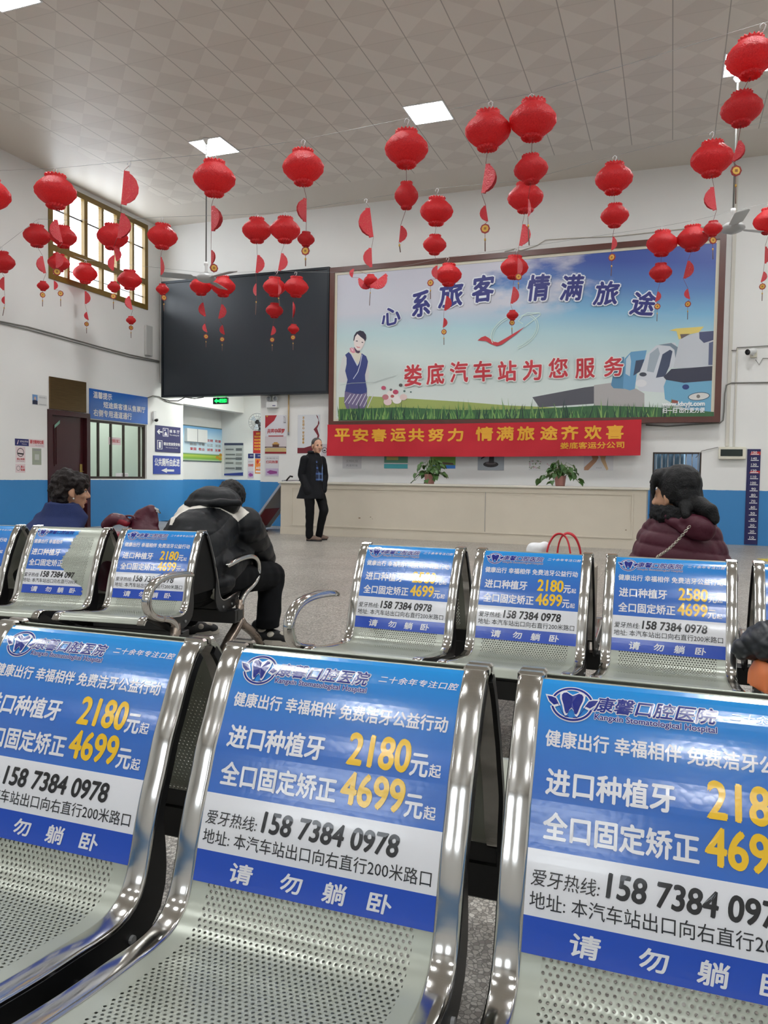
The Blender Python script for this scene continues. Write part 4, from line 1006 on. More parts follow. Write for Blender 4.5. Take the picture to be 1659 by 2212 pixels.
# ---- row of half hidden posters behind the banner
PY = YB-0.004
def poster(name, label, box, Y, fn=None, m=P_WHITE, group=None, cat='poster', zmax=None, thick=0.003):
    b = list(pb(*box, Y))
    if zmax: b[3] = zmax
    B = Board(tuple(b), 'y', Y, thick, m)
    if fn: fn(B, B.b)
    o = B.build(name); tag(o, label, cat, group); return o
G6 = 'posters in a row under the banner'
def f1(B, b): B.fill(sub(b, 0, .46, 1, 1), pm((104, 128, 88))); B.text('文明礼仪', sub(b, .18, .22, .82, .32), P_GREYT); B.text('共建和谐', sub(b, .2, .07, .8, .15), P_GREYT)
def f2(B, b): B.fill(sub(b, 0, .2, 1, 1), pm((96, 150, 120))); B.fill(sub(b, 0, 0, 1, .16), pm((70, 170, 176))); B.fill(sub(b, .1, .3, .6, .42), pm((204, 190, 110)))
def f3(B, b): B.fill(sub(b, 0, .12, 1, .42), pm((118, 160, 66))); B.fill(sub(b, 0, 0, 1, .12), pm((46, 120, 200))); B.poly([(b[0]+(b[2]-b[0])*u, b[1]+(b[3]-b[1])*v) for u, v in ((.3, .16), (.95, .13), (.9, .2), (.5, .23))], pm((84, 64, 44))); B.fill(sub(b, .0, .44, .75, .52), pm((60, 54, 44))); B.fill(sub(b, .2, .52, .9, .9), pm((222, 222, 216)))
def f4(B, b):
    B.fill(b, pm((166, 172, 178)))
    c = lambda u, v: (b[0]+(b[2]-b[0])*u, b[1]+(b[3]-b[1])*v)
    B.poly([c(.5+.29*math.cos(k*PI/8), .2+.10*math.sin(k*PI/8)) for k in range(16)], pm((34, 30, 34))); B.poly([c(.5+.2*math.cos(k*PI/8), .24+.05*math.sin(k*PI/8)) for k in range(16)], pm((90, 84, 88)))
    B.poly([c(.42, .24), (c(.62, .24)), c(.62, .5), c(.44, .5)], pm((40, 34, 38))); B.poly([c(.12, .36), c(.4, .5), c(.4, .56), (c(.14, .42))], pm((40, 34, 38)))
def f5(B, b):
    rr = random.Random(5)
    for k in range(26):
        u, v = rr.uniform(.02, .42), rr.uniform(.04, .32); B.poly([(b[0]+(b[2]-b[0])*(u+.03*math.cos(q*PI/3)), b[1]+(b[3]-b[1])*(v+.022*math.sin(q*PI/3))) for q in range(6)], pm((138, 150, 120) if k % 3 else (196, 160, 172)), 0.0012+0.0001*k)
    for k in range(6):
        u, v = rr.uniform(.66, .86), rr.uniform(.1, .24); B.poly([(b[0]+(b[2]-b[0])*(u+.025*math.cos(q*PI/3)), b[1]+(b[3]-b[1])*(v+.02*math.sin(q*PI/3))) for q in range(6)], pm((200, 150, 160)), 0.0012+0.0001*k)
    B.text('清风 正气', sub(b, .3, .47, .7, .52), P_BLACK, 0.02, d=0.002)
def f6(B, b):
    c = lambda u, v: (b[0]+(b[2]-b[0])*u, b[1]+(b[3]-b[1])*v)
    B.poly([c(.02, 0), c(.02, .1), c(.3, .36), c(.24, .54), (c(.42, .58)), c(.5, .42), c(.42, .28), c(.16, 0)], pm((186, 138, 104)))
    B.poly([c(.78, 0), c(.6, .3), c(.54, .48), c(.62, .58), (c(.76, .54)), c(.72, .36), c(.84, .04)], pm((206, 172, 128)))
    B.text('手拉手', sub(b, .42, .06, .62, .1), P_GREYT)
Z6 = 1.74
poster('poster', 'poster with a green picture above small print, first under the banner', (740, 986, 781, 1012), PY, f1, pm((206, 204, 204)), G6, zmax=Z6)
poster('poster', 'green and teal poster, second from the left under the banner', (830, 986, 881, 1012), PY, f2, P_WHITE, G6, zmax=Z6)
poster('poster', 'poster of green grass above blue water behind the left plant', (929, 986, 984, 1012), PY, f3, P_WHITE, G6, zmax=Z6)
poster('poster', 'grey poster with a black inkstone printed on it', (1032, 986, 1089, 1016), PY, f4, P_WHITE, G6, zmax=Z6)
poster('poster', 'pale poster of blossom sprigs above the right plant', (1143, 986, 1203, 1016), PY, f5, pm((216, 216, 214)), G6, zmax=Z6)
poster('poster', 'white poster of two linked hands, last under the banner', (1261, 986, 1325, 1016), PY, f6, pm((222, 220, 220)), G6, zmax=Z6)

# ---- posters left of the billboard
def fA(B, b):
    c = lambda u, v: (b[0]+(b[2]-b[0])*u, b[1]+(b[3]-b[1])*v)
    B.fill(sub(b, 0, 0, 1, .45), pm((214, 204, 206)))
    B.poly([c(0, 1), c(.55, 1), c(.42, .86), c(.2, .76), c(0, .66)], pm((178, 44, 54))); B.poly([c(.03, .99), c(.14, .99), c(.09, .95)], pm((222, 180, 70)))
    for i, ch in enumerate('共筑中国梦'): B.text(ch, sub(b, .1+.165*i, .53+.02*(i % 2), .26+.165*i, .65), P_RED, 0.03, 0.15, d=0.004+i*1e-5)
    B.fill(sub(b, .16, .445, .86, .475), pm((176, 80, 84)))
    B.fill(sub(b, 0, 0, 1, .05), pm((150, 36, 44)), 0.005); B.poly([c(0, .05), c(1, .05), c(1, .13), c(.9, .15), c(.1, .15), c(0, .13)], pm((198, 176, 122)), 0.006)
    B.poly([c(0, .15), c(.1, .165), (c(.9, .165)), c(1, .15), c(1, .18), c(0, .18)], pm((80, 52, 40)), 0.007)
    B.fill(sub(b, .36, .18, .66, .24), pm((92, 56, 44)), 0.008); B.poly([c(.32, .24), c(.7, .24), c(.64, .27), c(.38, .27)], pm((196, 150, 82)), 0.009); B.fill(sub(b, .42, .27, .6, .3), pm((196, 150, 82)), 0.0095)
    B.text('江山', sub(b, .86, .78, .96, .98), P_BLACK, 0, d=0.004)
poster('poster', 'tall poster with a red flag corner and a palace gate at its foot', (573, 897, 619, 980), YB-0.004, fA, pm((222, 220, 224)))
def fB(B, b):
    c = lambda u, v: (b[0]+(b[2]-b[0])*u, b[1]+(b[3]-b[1])*v)
    B.poly([c(.82, 1), c(.93, .86), c(.9, .74), c(.72, .62), c(.9, .46), c(.86, .36), c(.64, .2), (c(.3, .14)), c(0, .14), c(0, 0), c(1, 0), c(1, .1), c(.9, .28), c(.98, .46), c(.88, .64), c(.98, .78), c(.9, .96)], pm((120, 34, 46)))
    for i, ch in enumerate('不忘初心牢记使命'): B.text(ch, sub(b, .22, .88-.085*i-(.04 if i > 3 else 0), .31, .95-.085*i-(.04 if i > 3 else 0)), P_GOLD, 0.03, d=0.004+i*1e-5)
poster('poster', 'white poster with a curling dark red ribbon behind the standing man', (643, 896, 691, 979), YB-0.004, fB, pm((218, 220, 222)))
def fC(B, b): B.text('温馨提示', sub(b, .08, .84, .98, .9), P_GREYT); B.text('扫码购票', sub(b, .1, .62, .95, .76), P_RED, 0.02); B.fill(sub(b, .08, .05, 1, .38), pm((196, 178, 206))); B.poly([(b[0]+(b[2]-b[0])*u, b[1]+(b[3]-b[1])*v) for u, v in ((.15, .2), (.4, .3), (.9, .24), (.9, .14), (.4, .1))], pm((150, 70, 140)))
poster('notice_paper', 'small notice with pink picture under the palace gate poster', (572, 984, 602, 1029), YB-0.004, fC, pm((216, 214, 216)), None, 'notice')
def fNS(B, b):
    cu, cv = (b[0]+b[2])/2, b[1]+(b[3]-b[1])*.5; r = (b[2]-b[0])*.36
    for k in range(20):
        a0, a1 = 2*PI*k/20, 2*PI*(k+1)/20; B.poly([(cu+r*math.cos(a0), cv+r*math.sin(a0)), (cu+r*math.cos(a1), cv+r*math.sin(a1)), (cu+r*.82*math.cos(a1), cv+r*.82*math.sin(a1)), (cu+r*.82*math.cos(a0), cv+r*.82*math.sin(a0))], P_BLACK, 0.001)
    B.poly([(cu-r*.5, cv-r*.3), (cu+r*.5, cv-r*.3), (cu+r*.3, cv+r*.1), (cu-r*.3, cv+r*.1)], P_BLACK, 0.001)
poster('no_smoking_sticker', 'small white no smoking sticker beside the left end of the red banner', (693.5, 959, 709, 986), YB-0.004, fNS, pm((214, 206, 210)), None, 'sticker')

# ---- emergency light, pole, exit sign
p = onY(588, 872, YB-0.06); t = thing('emergency_light', 'white emergency light with two round lamps under the black screen', 'emergency light', (p.x, YB-0.06, p.z))
mb = MB(); mb.box((-0.125, -0.03, -0.085), (0.125, 0.06, 0.04), M_WHITE, bev=0.008); mb.fn = None; mb.box((0.02, -0.032, -0.05), (0.09, -0.03, -0.035), P_NAVY); mb.build('housing', t)
for sx in (-0.075, 0.075):
    mb = MB(); Mx = Matrix.Translation((sx, -0.01, 0.1)) @ Matrix.Rotation(PI/2, 4, 'X')
    mb.lathe([(0.0, -0.05), (0.035, -0.045), (0.056, 0.0), (0.058, 0.012), (0.05, 0.012), (0.03, -0.01), (0, -0.015)], M_WHITE, 18, Mx); mb.lathe([(0.0, 0.006), (0.048, 0.008), (0.0, 0.0095)], mat('lamp_lens', (190, 195, 200), 0.1, 0.6), 18, Mx)
    mb.tube([(sx, -0.01, 0.045), (sx, -0.01, 0.035)], 0.015, M_WHITE, 8); mb.build('lamp_head', t)
p0, p1 = onY(625, 850, YB-0.03), onY(623, 940, YB-0.03)
mb = MB(); mb.tube([(0, 0, p0.z-p1.z), (0, 0, 0.06)], 0.016, mat('bamboo', (206, 176, 130), 0.5), 8); mb.tube([(0, 0, 0.06), (0, 0, 0)], 0.017, P_GREYT, 8)
o = mb.build('bamboo_pole', loc=(p1.x, YB-0.03, p1.z)); tag(o, 'thin bamboo pole hanging on the wall beside the palace gate poster', 'pole')
EY = 14.25
b = pb(463, 859.5, 494, 873, EY)
B = Board(b, 'y', EY, 0.05, mat('exit_sign_case', (22, 30, 24), 0.4))
M_EXIT = mat('exit_green', (20, 220, 80), 0.5, emit=(20, 235, 80), estr=2.2)
c = lambda u, v: (b[0]+(b[2]-b[0])*u, b[1]+(b[3]-b[1])*v)
B.poly([c(.08, .5), c(.26, .86), c(.26, .66), c(.4, .66), c(.4, .34), c(.26, .34), c(.26, .14)], M_EXIT); B.text('安全出口', sub(b, .5, .2, .94, .84), M_EXIT, 0.03); B.poly([c(.42, .3), c(.46, .8), c(.5, .7), c(.48, .2)], M_EXIT)
o = B.build('exit_sign'); tag(o, 'glowing green exit sign hanging over the passage', 'exit sign')
mb = MB(); mb.tube([(-0.1, 0.02, (b[3]-b[1])/2), (-0.1, 0.02, ZN-(b[1]+b[3])/2)], 0.006, M_GREY, 6); mb.tube([(0.1, 0.02, (b[3]-b[1])/2), (0.1, 0.02, ZN-(b[1]+b[3])/2)], 0.006, M_GREY, 6); mb.build('hanger', o)

# ---- things on the far wall of the passage
NY = YN-0.004
def fN1(B, b):
    B.fill(sub(b, 0, .93, 1, 1), pm((60, 66, 92))); B.poly([(b[0], b[1]+(b[3]-b[1])*.05), (b[2], b[1]+(b[3]-b[1])*.1), (b[2], b[1]), (b[0], b[1])], pm((44, 62, 140)))
    for k, v in enumerate((.78, .62, .5, .36, .2)): B.fill(sub(b, .08, v, .5+.08*(k % 3), v+.045), pm((120, 124, 124))); B.fill(sub(b, .62, v-.02, .94, v+.06), pm((150, 152, 148) if k % 2 else (104, 108, 110)))
poster('notice_board', 'grey notice board of small pictures at the end of the passage', (485, 957, 526, 1027), NY, fN1, pm((196, 200, 198)), None, 'notice board', thick=0.015)
def fN2(B, b):
    for k in range(6): B.text('安全出行提示', sub(b, .12 if k else .3, .84-.14*k, .88 if k else .7, .93-.14*k), mat('print_yellow', (240, 190, 70), 0.5), 0.03)
poster('safety_poster', 'narrow red poster with yellow lines under the wall fan', (547, 931, 568, 979), NY, fN2, P_RED, None, 'poster')
def fN3(B, b): B.text('出站口', sub(b, .35, .4, .9, .7), P_WHITE)
poster('direction_sign', 'small navy sign left of the orange defibrillator sign', (536, 980, 548, 990), NY, fN3, P_NAVY, None, 'sign')
poster('direction_sign', 'small navy sign just above the orange defibrillator sign', (551, 980, 568, 990), NY, fN3, P_NAVY, None, 'sign')
def fN4(B, b):
    c = lambda u, v: (b[0]+(b[2]-b[0])*u, b[1]+(b[3]-b[1])*v)
    B.text('AED', sub(b, .12, .3, .88, .46), P_WHITE, 0.04); B.poly([c(.3, .62), c(.48, .8), c(.42, .92), c(.28, .92), c(.18, .8)], P_RED); B.poly([c(.5, .7), c(.7, .9), c(.85, .94), c(.66, .74)], P_WHITE); B.fill(sub(b, .1, .08, .9, .2), P_WHITE)
poster('defibrillator_sign', 'orange defibrillator sign on the far wall of the passage', (551, 991, 568, 1023), NY, fN4, P_ORANGE, None, 'sign')
poster('notice_paper', 'small white and pink notices left of the defibrillator sign', (535, 992, 548, 1034), NY, fC, pm((216, 208, 214)), None, 'notice')
# wall fan
p = onY(556, 912, YN-0.28); t = thing('wall_fan', 'black and white wall fan half hidden by the wall corner', 'fan', (p.x, YN-0.28, p.z))
for nm, rr_, dy in (('guard', 0.22, 0.0), ):
    mb = MB(); Mx = Matrix.Rotation(0.5, 4, 'Z')
    for r_, d_ in ((0.22, 0), (0.22, -0.06), (0.14, -0.1)):
        mb.tube([(r_*math.cos(k*PI/12), d_, r_*math.sin(k*PI/12)) for k in range(25)], 0.006, P_GREYT, 6, Mx, cap=False)
    for k in range(18):
        a = k*PI/9; mb.tube([(0.05*math.cos(a), -0.11, 0.05*math.sin(a)), (0.14*math.cos(a), -0.1, 0.14*math.sin(a)), (0.22*math.cos(a), -0.06, 0.22*math.sin(a)), (0.22*math.cos(a), 0, 0.22*math.sin(a)), (0.05*math.cos(a), 0.05, 0.05*math.sin(a))], 0.003, P_GREYT, 5, Mx)
    mb.build('guard', t)
mb = MB()
for k in range(3):
    a = k*2*PI/3+0.4; V = []
    for i in range(6):
        r_ = 0.04+0.15*i/5; w_ = 0.35 if i else 0.2
        V += [(r_*math.cos(a-w_), -0.05, r_*math.sin(a-w_)), (r_*math.cos(a+w_), -0.02, r_*math.sin(a+w_))]
    mb.add(V, [(2*i, 2*i+1, 2*i+3, 2*i+2) for i in range(5)], mat('fan_blade_pale', (196, 206, 214), 0.3), True, Mx)
mb.build('blade', t)
mb = MB(); mb.lathe([(0, -0.06), (0.05, -0.05), (0.065, 0.0), (0.06, 0.12), (0.03, 0.15), (0, 0.15)], M_BLACK, 16, Mx @ Matrix.Rotation(-PI/2, 4, 'X')); mb.box((-0.03, 0.08, -0.2), (0.03, 0.14, 0.0), M_BLACK); mb.box((-0.05, 0.14, -0.22), (0.05, 0.279, -0.1), M_BLACK); mb.build('motor', t)

# poster on the niche wall
NX = XN+0.004
y0_, y1_ = 14.9, onX(483, 960, NX).y
bz0, bz1 = onX(440, 997, NX).z, onX(440, 922, NX).z
B = Board((y0_, bz0, y1_, bz1), 'x', NX, 0.02, mat('poster_edge', (70, 90, 90), 0.5)); b = inset(B.b, 0.02)
s = NT('meadow_print'); tc = s.n('ShaderNodeTexCoord'); sp = s.n('ShaderNodeSeparateXYZ'); s.l(tc.outputs['Object'], sp.inputs[0])
s.l(s.ramp(s.math('ADD', s.math('DIVIDE', sp.outputs['Z'], bz1-bz0), 0.5), [(0.0, lin((210, 226, 200))), (0.08, lin((120, 176, 60))), (0.17, lin((190, 210, 90))), (0.2, lin((90, 150, 70))), (0.24, lin((214, 230, 236))), (0.7, lin((190, 220, 236))), (1.0, lin((110, 172, 220)))]), s.b.inputs['Base Color'])
B.fill(b, s.m)
for i, w in enumerate(('自由', '平等', '公正', '法治')): B.text(w, sub(b, .42+.14*i, .44, .52+.14*i, .52), P_GREYT, 0.03, d=0.004)
for i, w in enumerate(('爱国', '敬业', '诚信', '友善')): B.text(w, sub(b, .42+.14*i, .3, .52+.14*i, .38), P_RED, 0.03, d=0.004)
for i, w in enumerate(('文明', '和谐')): B.text(w, sub(b, .70+.14*i, .58, .80+.14*i, .66), P_RED, 0.03, d=0.004)
B.poly([(b[0]+(b[2]-b[0])*u, b[1]+(b[3]-b[1])*v) for u, v in ((.03, .14), (.06, .5), (.12, .52), (.14, .46), (.18, .52), (.2, .4), (.18, .16))], P_RED, 0.004)
for u, v in ((.88, .12), (.94, .2), (.93, .08)): B.poly([(b[0]+(b[2]-b[0])*(u+.03*math.cos(q*PI/5)), b[1]+(b[3]-b[1])*(v+.05*math.sin(q*PI/5))) for q in range(10)], P_GOLD, 0.005)
o = B.build('slogan_poster'); tag(o, 'bright meadow poster with grey and red slogans inside the passage', 'poster')
# small white cabinet in front of that poster
b2 = pl(400, 927, 444, 955, XN+0.05)
mb = MB(); hy, hz = (b2[2]-b2[0])/2, (b2[3]-b2[1])/2; mb.box((-0.045, -hy, -hz), (0.06, hy, hz), M_WHITE, bev=0.005); mb.box((0.06, -0.01, -hz), (0.063, 0.01, hz), P_GREYT)
o = mb.build('wall_box', loc=(XN+0.05, (b2[0]+b2[2])/2, (b2[1]+b2[3])/2)); tag(o, 'white flat box fixed over the corner of the meadow poster', 'box')

# ---- barred-window side: distribution box, height ruler, camera, conduits
b = pb(1552, 965.5, 1611, 992, YB-0.05); t = thing('distribution_box', 'cream electrical distribution box above the blue wainscot', 'electrical box', ((b[0]+b[2])/2, YB-0.05, (b[1]+b[3])/2))
hx, hz = (b[2]-b[0])/2, (b[3]-b[1])/2
mb = MB(); mb.box((-hx, -0.04, -hz), (hx, 0.049, hz), M_CREAM, bev=0.008); mb.build('housing', t)
mb = MB(); mb.box((-hx+0.03, -0.047, -hz+0.05), (hx-0.05, -0.041, hz-0.04), mat('smoked_cover', (40, 50, 46), 0.12), bev=0.002); mb.build('cover', t)
# the ruler
RX = 1.245; t = thing('height_ruler', 'dark blue child height ruler on the wall marked 10 to 150', 'height ruler', (RX, YB-0.006, 0))
mb = MB(); M_RUL = mat('ruler_blue', (34, 32, 86), 0.35); wr = 0.1
mb.box((-wr, -0.006, 0.015), (wr, 0.005, 1.585), M_RUL); mb.build('board', t)
mb = MB(); fr_ = lambda u, v, d: (u, -0.0066-d, v)
for k in range(1, 16):
    z = k*0.1
    if k in (12, 15): mb.poly([(-0.06, z-0.012), (wr, z-0.012), (wr, z+0.045 if k == 15 else z+0.03), (-0.04, z+0.045 if k == 15 else z+0.03)], P_RED, fr_, 0)
    mb.poly([(-0.045, z-0.006), (0.075, z-0.006), (0.075, z+0.006), (-0.045, z+0.006)], P_WHITE, fr_, 0.001)
    put_text(mb, str(k*10), (-0.035 if k > 9 else -0.02, z+0.014, 0.045, z+0.05), P_WHITE, fr_, 0.001, 0.03)
mb.build('scale_marks', t, recalc=False)
def cctv(name, label, loc, rz):
    t = thing(name, label, 'security camera', loc, rz)
    mb = MB(); mb.box((-0.05, -0.05, -0.06), (0.05, 0.0, 0.06), M_CREAM, bev=0.006); mb.build('mount', t)
    mb = MB(); mb.tube([(0, -0.05, 0), (-0.02, -0.10, -0.03), (-0.05, -0.13, 0.0)], 0.016, M_WHITE, 8); mb.build('arm', t)
    mb = MB(); Mx = Matrix.Translation((-0.06, -0.15, 0.02)) @ Matrix.Rotation(-0.7, 4, 'Z') @ Matrix.Rotation(PI/2+0.2, 4, 'X')
    mb.lathe([(0, -0.10), (0.045, -0.10), (0.05, -0.08), (0.05, 0.07), (0.0, 0.07)], M_WHITE, 16, Mx); mb.lathe([(0, 0.07), (0.046, 0.071), (0.046, 0.078), (0, 0.078)], M_BLACK, 16, Mx); mb.build('camera_body', t)
p = onY(1628, 765, YB); cctv('security_camera', 'white bullet camera on the back wall right of the billboard', (p.x, YB, p.z), 0)
p = onX(331, 905, XL); t = thing('security_camera', 'small white dome camera on the wall above the navy signs', 'security camera', (XL, p.y, p.z))
mb = MB(); mb.box((0, -0.05, -0.03), (0.05, 0.05, 0.16), M_WHITE, bev=0.012); mb.build('mount', t)
mb = MB(); mb.lathe([(0, -0.05), (0.02, -0.048), (0.04, -0.03), (0.045, 0.0), (0, 0)], M_BLACK, 14, Matrix.Translation((0.06, 0.02, -0.01)) @ Matrix.Rotation(-0.4, 4, 'Y')); mb.build('dome', t)

def cable(name, label, pts, r, m, cat='cable', loc=None):
    mb = MB(); o0 = Vector(pts[0]); mb.tube([Vector(p)-o0 for p in pts], r, m, 7); o = mb.build(name, loc=o0); return tag(o, label, cat)
M_CAB = mat('grey_cable', (128, 126, 120), 0.5); M_DUCT = mat('white_duct', (214, 210, 198), 0.5)
W_ = lambda x, y, d=0.02: onY(x, y, YB-d)
def duct(name, label, x, y0, y1, w):
    p0, p1 = W_(x, y0), W_(x, y1); h = p0.z-p1.z
    mb = MB(); mb.box((-w/2, 0, 0), (w/2, 0.018, h), M_DUCT, bev=0.003); o = mb.build(name, loc=((p0.x+p1.x)/2, YB-0.0185, p1.z)); return tag(o, label, 'cable duct')
duct('cable_duct', 'white cable duct running down to the distribution box, the wider of two', 1581, 360, 964, 0.06)
duct('cable_duct', 'thin white cable duct just right of the wider one', 1589, 752, 964, 0.03)
cable('wall_cable', 'grey cable bundle looping below the billboard and off to the right', [W_(1395, 918), W_(1440, 921), W_(1500, 917), W_(1555, 914), W_(1562, 908), W_(1564, 890), W_(1566, 850), W_(1569, 832), W_(1580, 827), W_(1659, 826), W_(1720, 825)], 0.011, M_CAB)
cable('wall_cable', 'thin cable from the white duct past the wall camera', [W_(1580, 757), W_(1591, 757), W_(1592, 751), W_(1659, 747), W_(1720, 744)], 0.008, M_CAB)
cable('wall_cable', 'short cable feeding the bullet camera from the right', [W_(1632, 777), W_(1640, 788), W_(1648, 774), W_(1690, 773)], 0.006, M_CAB)
cable('wall_cable', 'thin wire from the distribution box to the barred window', [W_(1551, 966), W_(1516, 974), W_(1503, 989, 0.03)], 0.005, M_CAB)
cable('wall_cable', 'old cable sagging along the back wall above the billboard', [W_(1090, 543), W_(1112, 537), W_(1125, 541), W_(1160, 530), W_(1178, 518), W_(1240, 514), W_(1330, 510), W_(1460, 496), W_(1570, 485)], 0.008, M_DUCT)
Lw = lambda x, y, d=0.02: onX(x, y, XL+d)
cable('wall_cable', 'upper strand of the long cable run across the left wall', [Lw(-60, 684), Lw(0, 694), Lw(60, 706), Lw(130, 725), Lw(200, 745), Lw(280, 766), Lw(344, 780)], 0.012, M_CAB)
cable('wall_cable', 'lower strand of the long cable run across the left wall', [Lw(-60, 688), Lw(0, 698), Lw(60, 712), Lw(130, 731), Lw(200, 750), Lw(280, 771), Lw(344, 783)], 0.010, M_CAB)
b = pl(311, 704, 325, 768, XL); mb = MB(); mb.box((0.0005, -(b[2]-b[0])/2, -(b[3]-b[1])/2), (0.06, (b[2]-b[0])/2, (b[3]-b[1])/2), mat('grey_box', (196, 196, 192), 0.5), bev=0.006)
o = mb.build('cable_box', loc=(XL, (b[0]+b[2])/2, (b[1]+b[3])/2)); tag(o, 'slim grey white box on the left wall near the corner', 'box')
cable('wall_cable', 'loose dark cables hanging under the black screen', [W_(352, 862, .15), W_(366, 866, .15), W_(385, 866, .12), W_(400, 858, .12), W_(420, 861, .1), W_(440, 858, .1)], 0.01, M_BLACK)
cable('wall_cable', 'pale cable from the left wall to under the black screen', [Lw(320, 859), Lw(330, 855), Lw(344, 857), Lw(360, 867), Lw(395, 874)], 0.012, M_CAB)

# ================================================================== SIGNS ON THE LEFT WALL
def lboard(name, label, b, fn, m, thick=0.012, cat='sign', group=None):
    B = Board(b, 'x', XL+0.0008, thick, m); fn and fn(B, B.b); o = B.build(name); return tag(o, label, cat, group)
def s1(B, b):
    B.text('温馨提示', sub(b, .06, .70, .36, .92), P_WHITE, 0.03); B.text('短途乘客请从售票厅', sub(b, .22, .41, .95, .62), P_WHITE, 0.03); B.text('右侧专用通道通行', sub(b, .06, .10, .70, .33), P_WHITE, 0.03)
lboard('notice_sign', 'big glossy blue notice sign with white lettering above the booth window', (11.80, 2.075, 13.535, 2.645), s1, P_BLUE)
def s2(B, b):
    c = lambda u, v: (b[0]+(b[2]-b[0])*u, b[1]+(b[3]-b[1])*v)
    B.poly([c(.05, .76), c(.14, .86), c(.17, .83), c(.13, .785), c(.26, .785), c(.26, .735), c(.13, .735), c(.17, .69), c(.14, .66)], P_WHITE)
    for (u0, v0, u1, v1) in ((.28, .60, .5, .92), (.06, .1, .26, .44)):
        o, q = sub(b, u0, v0, u1, v1), sub(b, u0+.02, v0+.02, u1-.02, v1-.02); B.fill(o, P_WHITE, 0.001); B.fill(q, P_NAVY, 0.0016)
    B.poly([c(.33, .64), c(.36, .76), c(.39, .78), c(.42, .76), c(.46, .64)], P_WHITE, 0.0022); B.poly([c(.36+.03*math.cos(k), .84+.03*math.sin(k)) for k in range(6)], P_WHITE, 0.0022); B.fill(sub(b, .12, .15, .2, .38), P_WHITE, 0.0022)
    B.text('候 车 厅', sub(b, .54, .76, .95, .88), P_WHITE, 0.03); B.text('The waiting hall', sub(b, .54, .63, .93, .71), P_WHITE); B.text('请自觉接受安检', sub(b, .3, .26, .97, .38), P_WHITE, 0.03); B.text('The security check', sub(b, .38, .15, .88, .2), P_WHITE)
lboard('direction_sign', 'navy sign with arrow and icons for the waiting hall', pl(335, 921, 389, 977, XL), s2, mat('sign_navy', (38, 38, 96), 0.4), 0.012)
def s3(B, b):
    c = lambda u, v: (b[0]+(b[2]-b[0])*u, b[1]+(b[3]-b[1])*v)
    B.text('公共厕所由此进', sub(b, .04, .44, .96, .86), P_WHITE, 0.03); B.poly([c(.27, .2), c(.48, .34), c(.48, .26), c(.75, .26), c(.75, .14), c(.48, .14), c(.48, .06)], P_WHITE)
lboard('direction_sign', 'blue sign with a left arrow to the public toilets', pl(330.5, 985, 389, 1024, XL), s3, mat('sign_blue_b', (50, 70, 160), 0.35), 0.012)
def s4(B, b): B.text('进站须知', sub(b, .35, .5, .95, .78), P_WHITE); B.text('Notice', sub(b, .5, .2, .85, .36), P_WHITE); B.poly([(b[0]+(b[2]-b[0])*u, b[1]+(b[3]-b[1])*v) for u, v in ((.12, .2), (.22, .8), (.26, .8), (.18, .2))], P_PINKW)
lboard('small_sign', 'small navy sign left of the pink lettered notice', pl(32, 948, 61.5, 963, XL), s4, P_NAVY, 0.004)
def s5(B, b): B.text('请勿随地吐痰', sub(b, .06, .42, .94, .9), P_RED, 0.03); B.text('No spitting', sub(b, .4, .12, .92, .3), P_GREYT)
lboard('small_sign', 'small notice in red lettering left of the maroon door', pl(62, 949, 95.5, 966, XL), s5, P_PINKW, 0.003)
def ring(B, cu, cv, r, m, d=0.001):
    for k in range(20):
        a0, a1 = 2*PI*k/20, 2*PI*(k+1)/20; B.poly([(cu+r*math.cos(a0), cv+r*math.sin(a0)), (cu+r*math.cos(a1), cv+r*math.sin(a1)), (cu+r*.85*math.cos(a1), cv+r*.85*math.sin(a1)), (cu+r*.85*math.cos(a0), cv+r*.85*math.sin(a0))], m, d)
def s6(B, b):
    cu = (b[0]+b[2])/2; cv = b[1]+(b[3]-b[1])*.64; ring(B, cu, cv, (b[2]-b[0])*.36, P_BLACK); B.poly([(cu-.06, cv-.03), (cu+.06, cv-.04), (cu+.06, cv-.015), (cu-.06, cv-.005)], P_BLACK); B.text('禁止吸烟', sub(b, .12, .16, .88, .28), P_RED, 0.03); B.text('No Smoking', sub(b, .14, .06, .84, .11), P_BLACK)
lboard('no_smoking_sticker', 'larger no smoking sticker with black ring under the navy sign', pl(33.5, 965, 54.5, 999, XL), s6, P_PINKW, 0.002, 'sticker')
def s7(B, b):
    cu = b[0]+(b[2]-b[0])*.27; cv = (b[1]+b[3])/2; ring(B, cu, cv, (b[2]-b[0])*.2, P_BLACK); B.text('禁止', sub(b, .52, .54, .92, .8), P_RED, 0.03); B.text('吸烟', sub(b, .52, .2, .92, .46), P_RED, 0.03)
lboard('no_smoking_sticker', 'smaller no smoking sticker just above the blue wainscot', pl(33.5, 1002, 54.5, 1021, XL), s7, P_PINKW, 0.002, 'sticker')
def s8(B, b): B.fill(sub(b, .1, .86, .9, .94), P_GREYT); B.fill(sub(b, .26, .3, .74, .64), pm((190, 194, 186))); B.text('服务平台', sub(b, .25, .18, .75, .25), P_GREYT)
lboard('green_notice', 'grey green notice sheet between the stickers and the maroon door', pl(69.5, 968.5, 89, 1004, XL), s8, pm((160, 166, 148)), 0.003, 'notice')
def s9(B, b):
    c = lambda u, v: (b[0]+(b[2]-b[0])*u, b[1]+(b[3]-b[1])*v)
    B.fill(sub(b, .02, .06, .36, .96), pm((110, 150, 196))); B.poly([c(.02, .06), c(.36, .06), c(.36, .4), c(.26, .46), c(.12, .46), c(.02, .4)], pm((34, 40, 66))); B.poly([c(.19+.07*math.cos(k*PI/5), .62+.17*math.sin(k*PI/5)) for k in range(10)], pm((206, 176, 160))); B.text('值班负责人', sub(b, .45, .7, .97, .86), P_GREYT); B.fill(sub(b, .44, .1, .94, .14), P_GREYT)
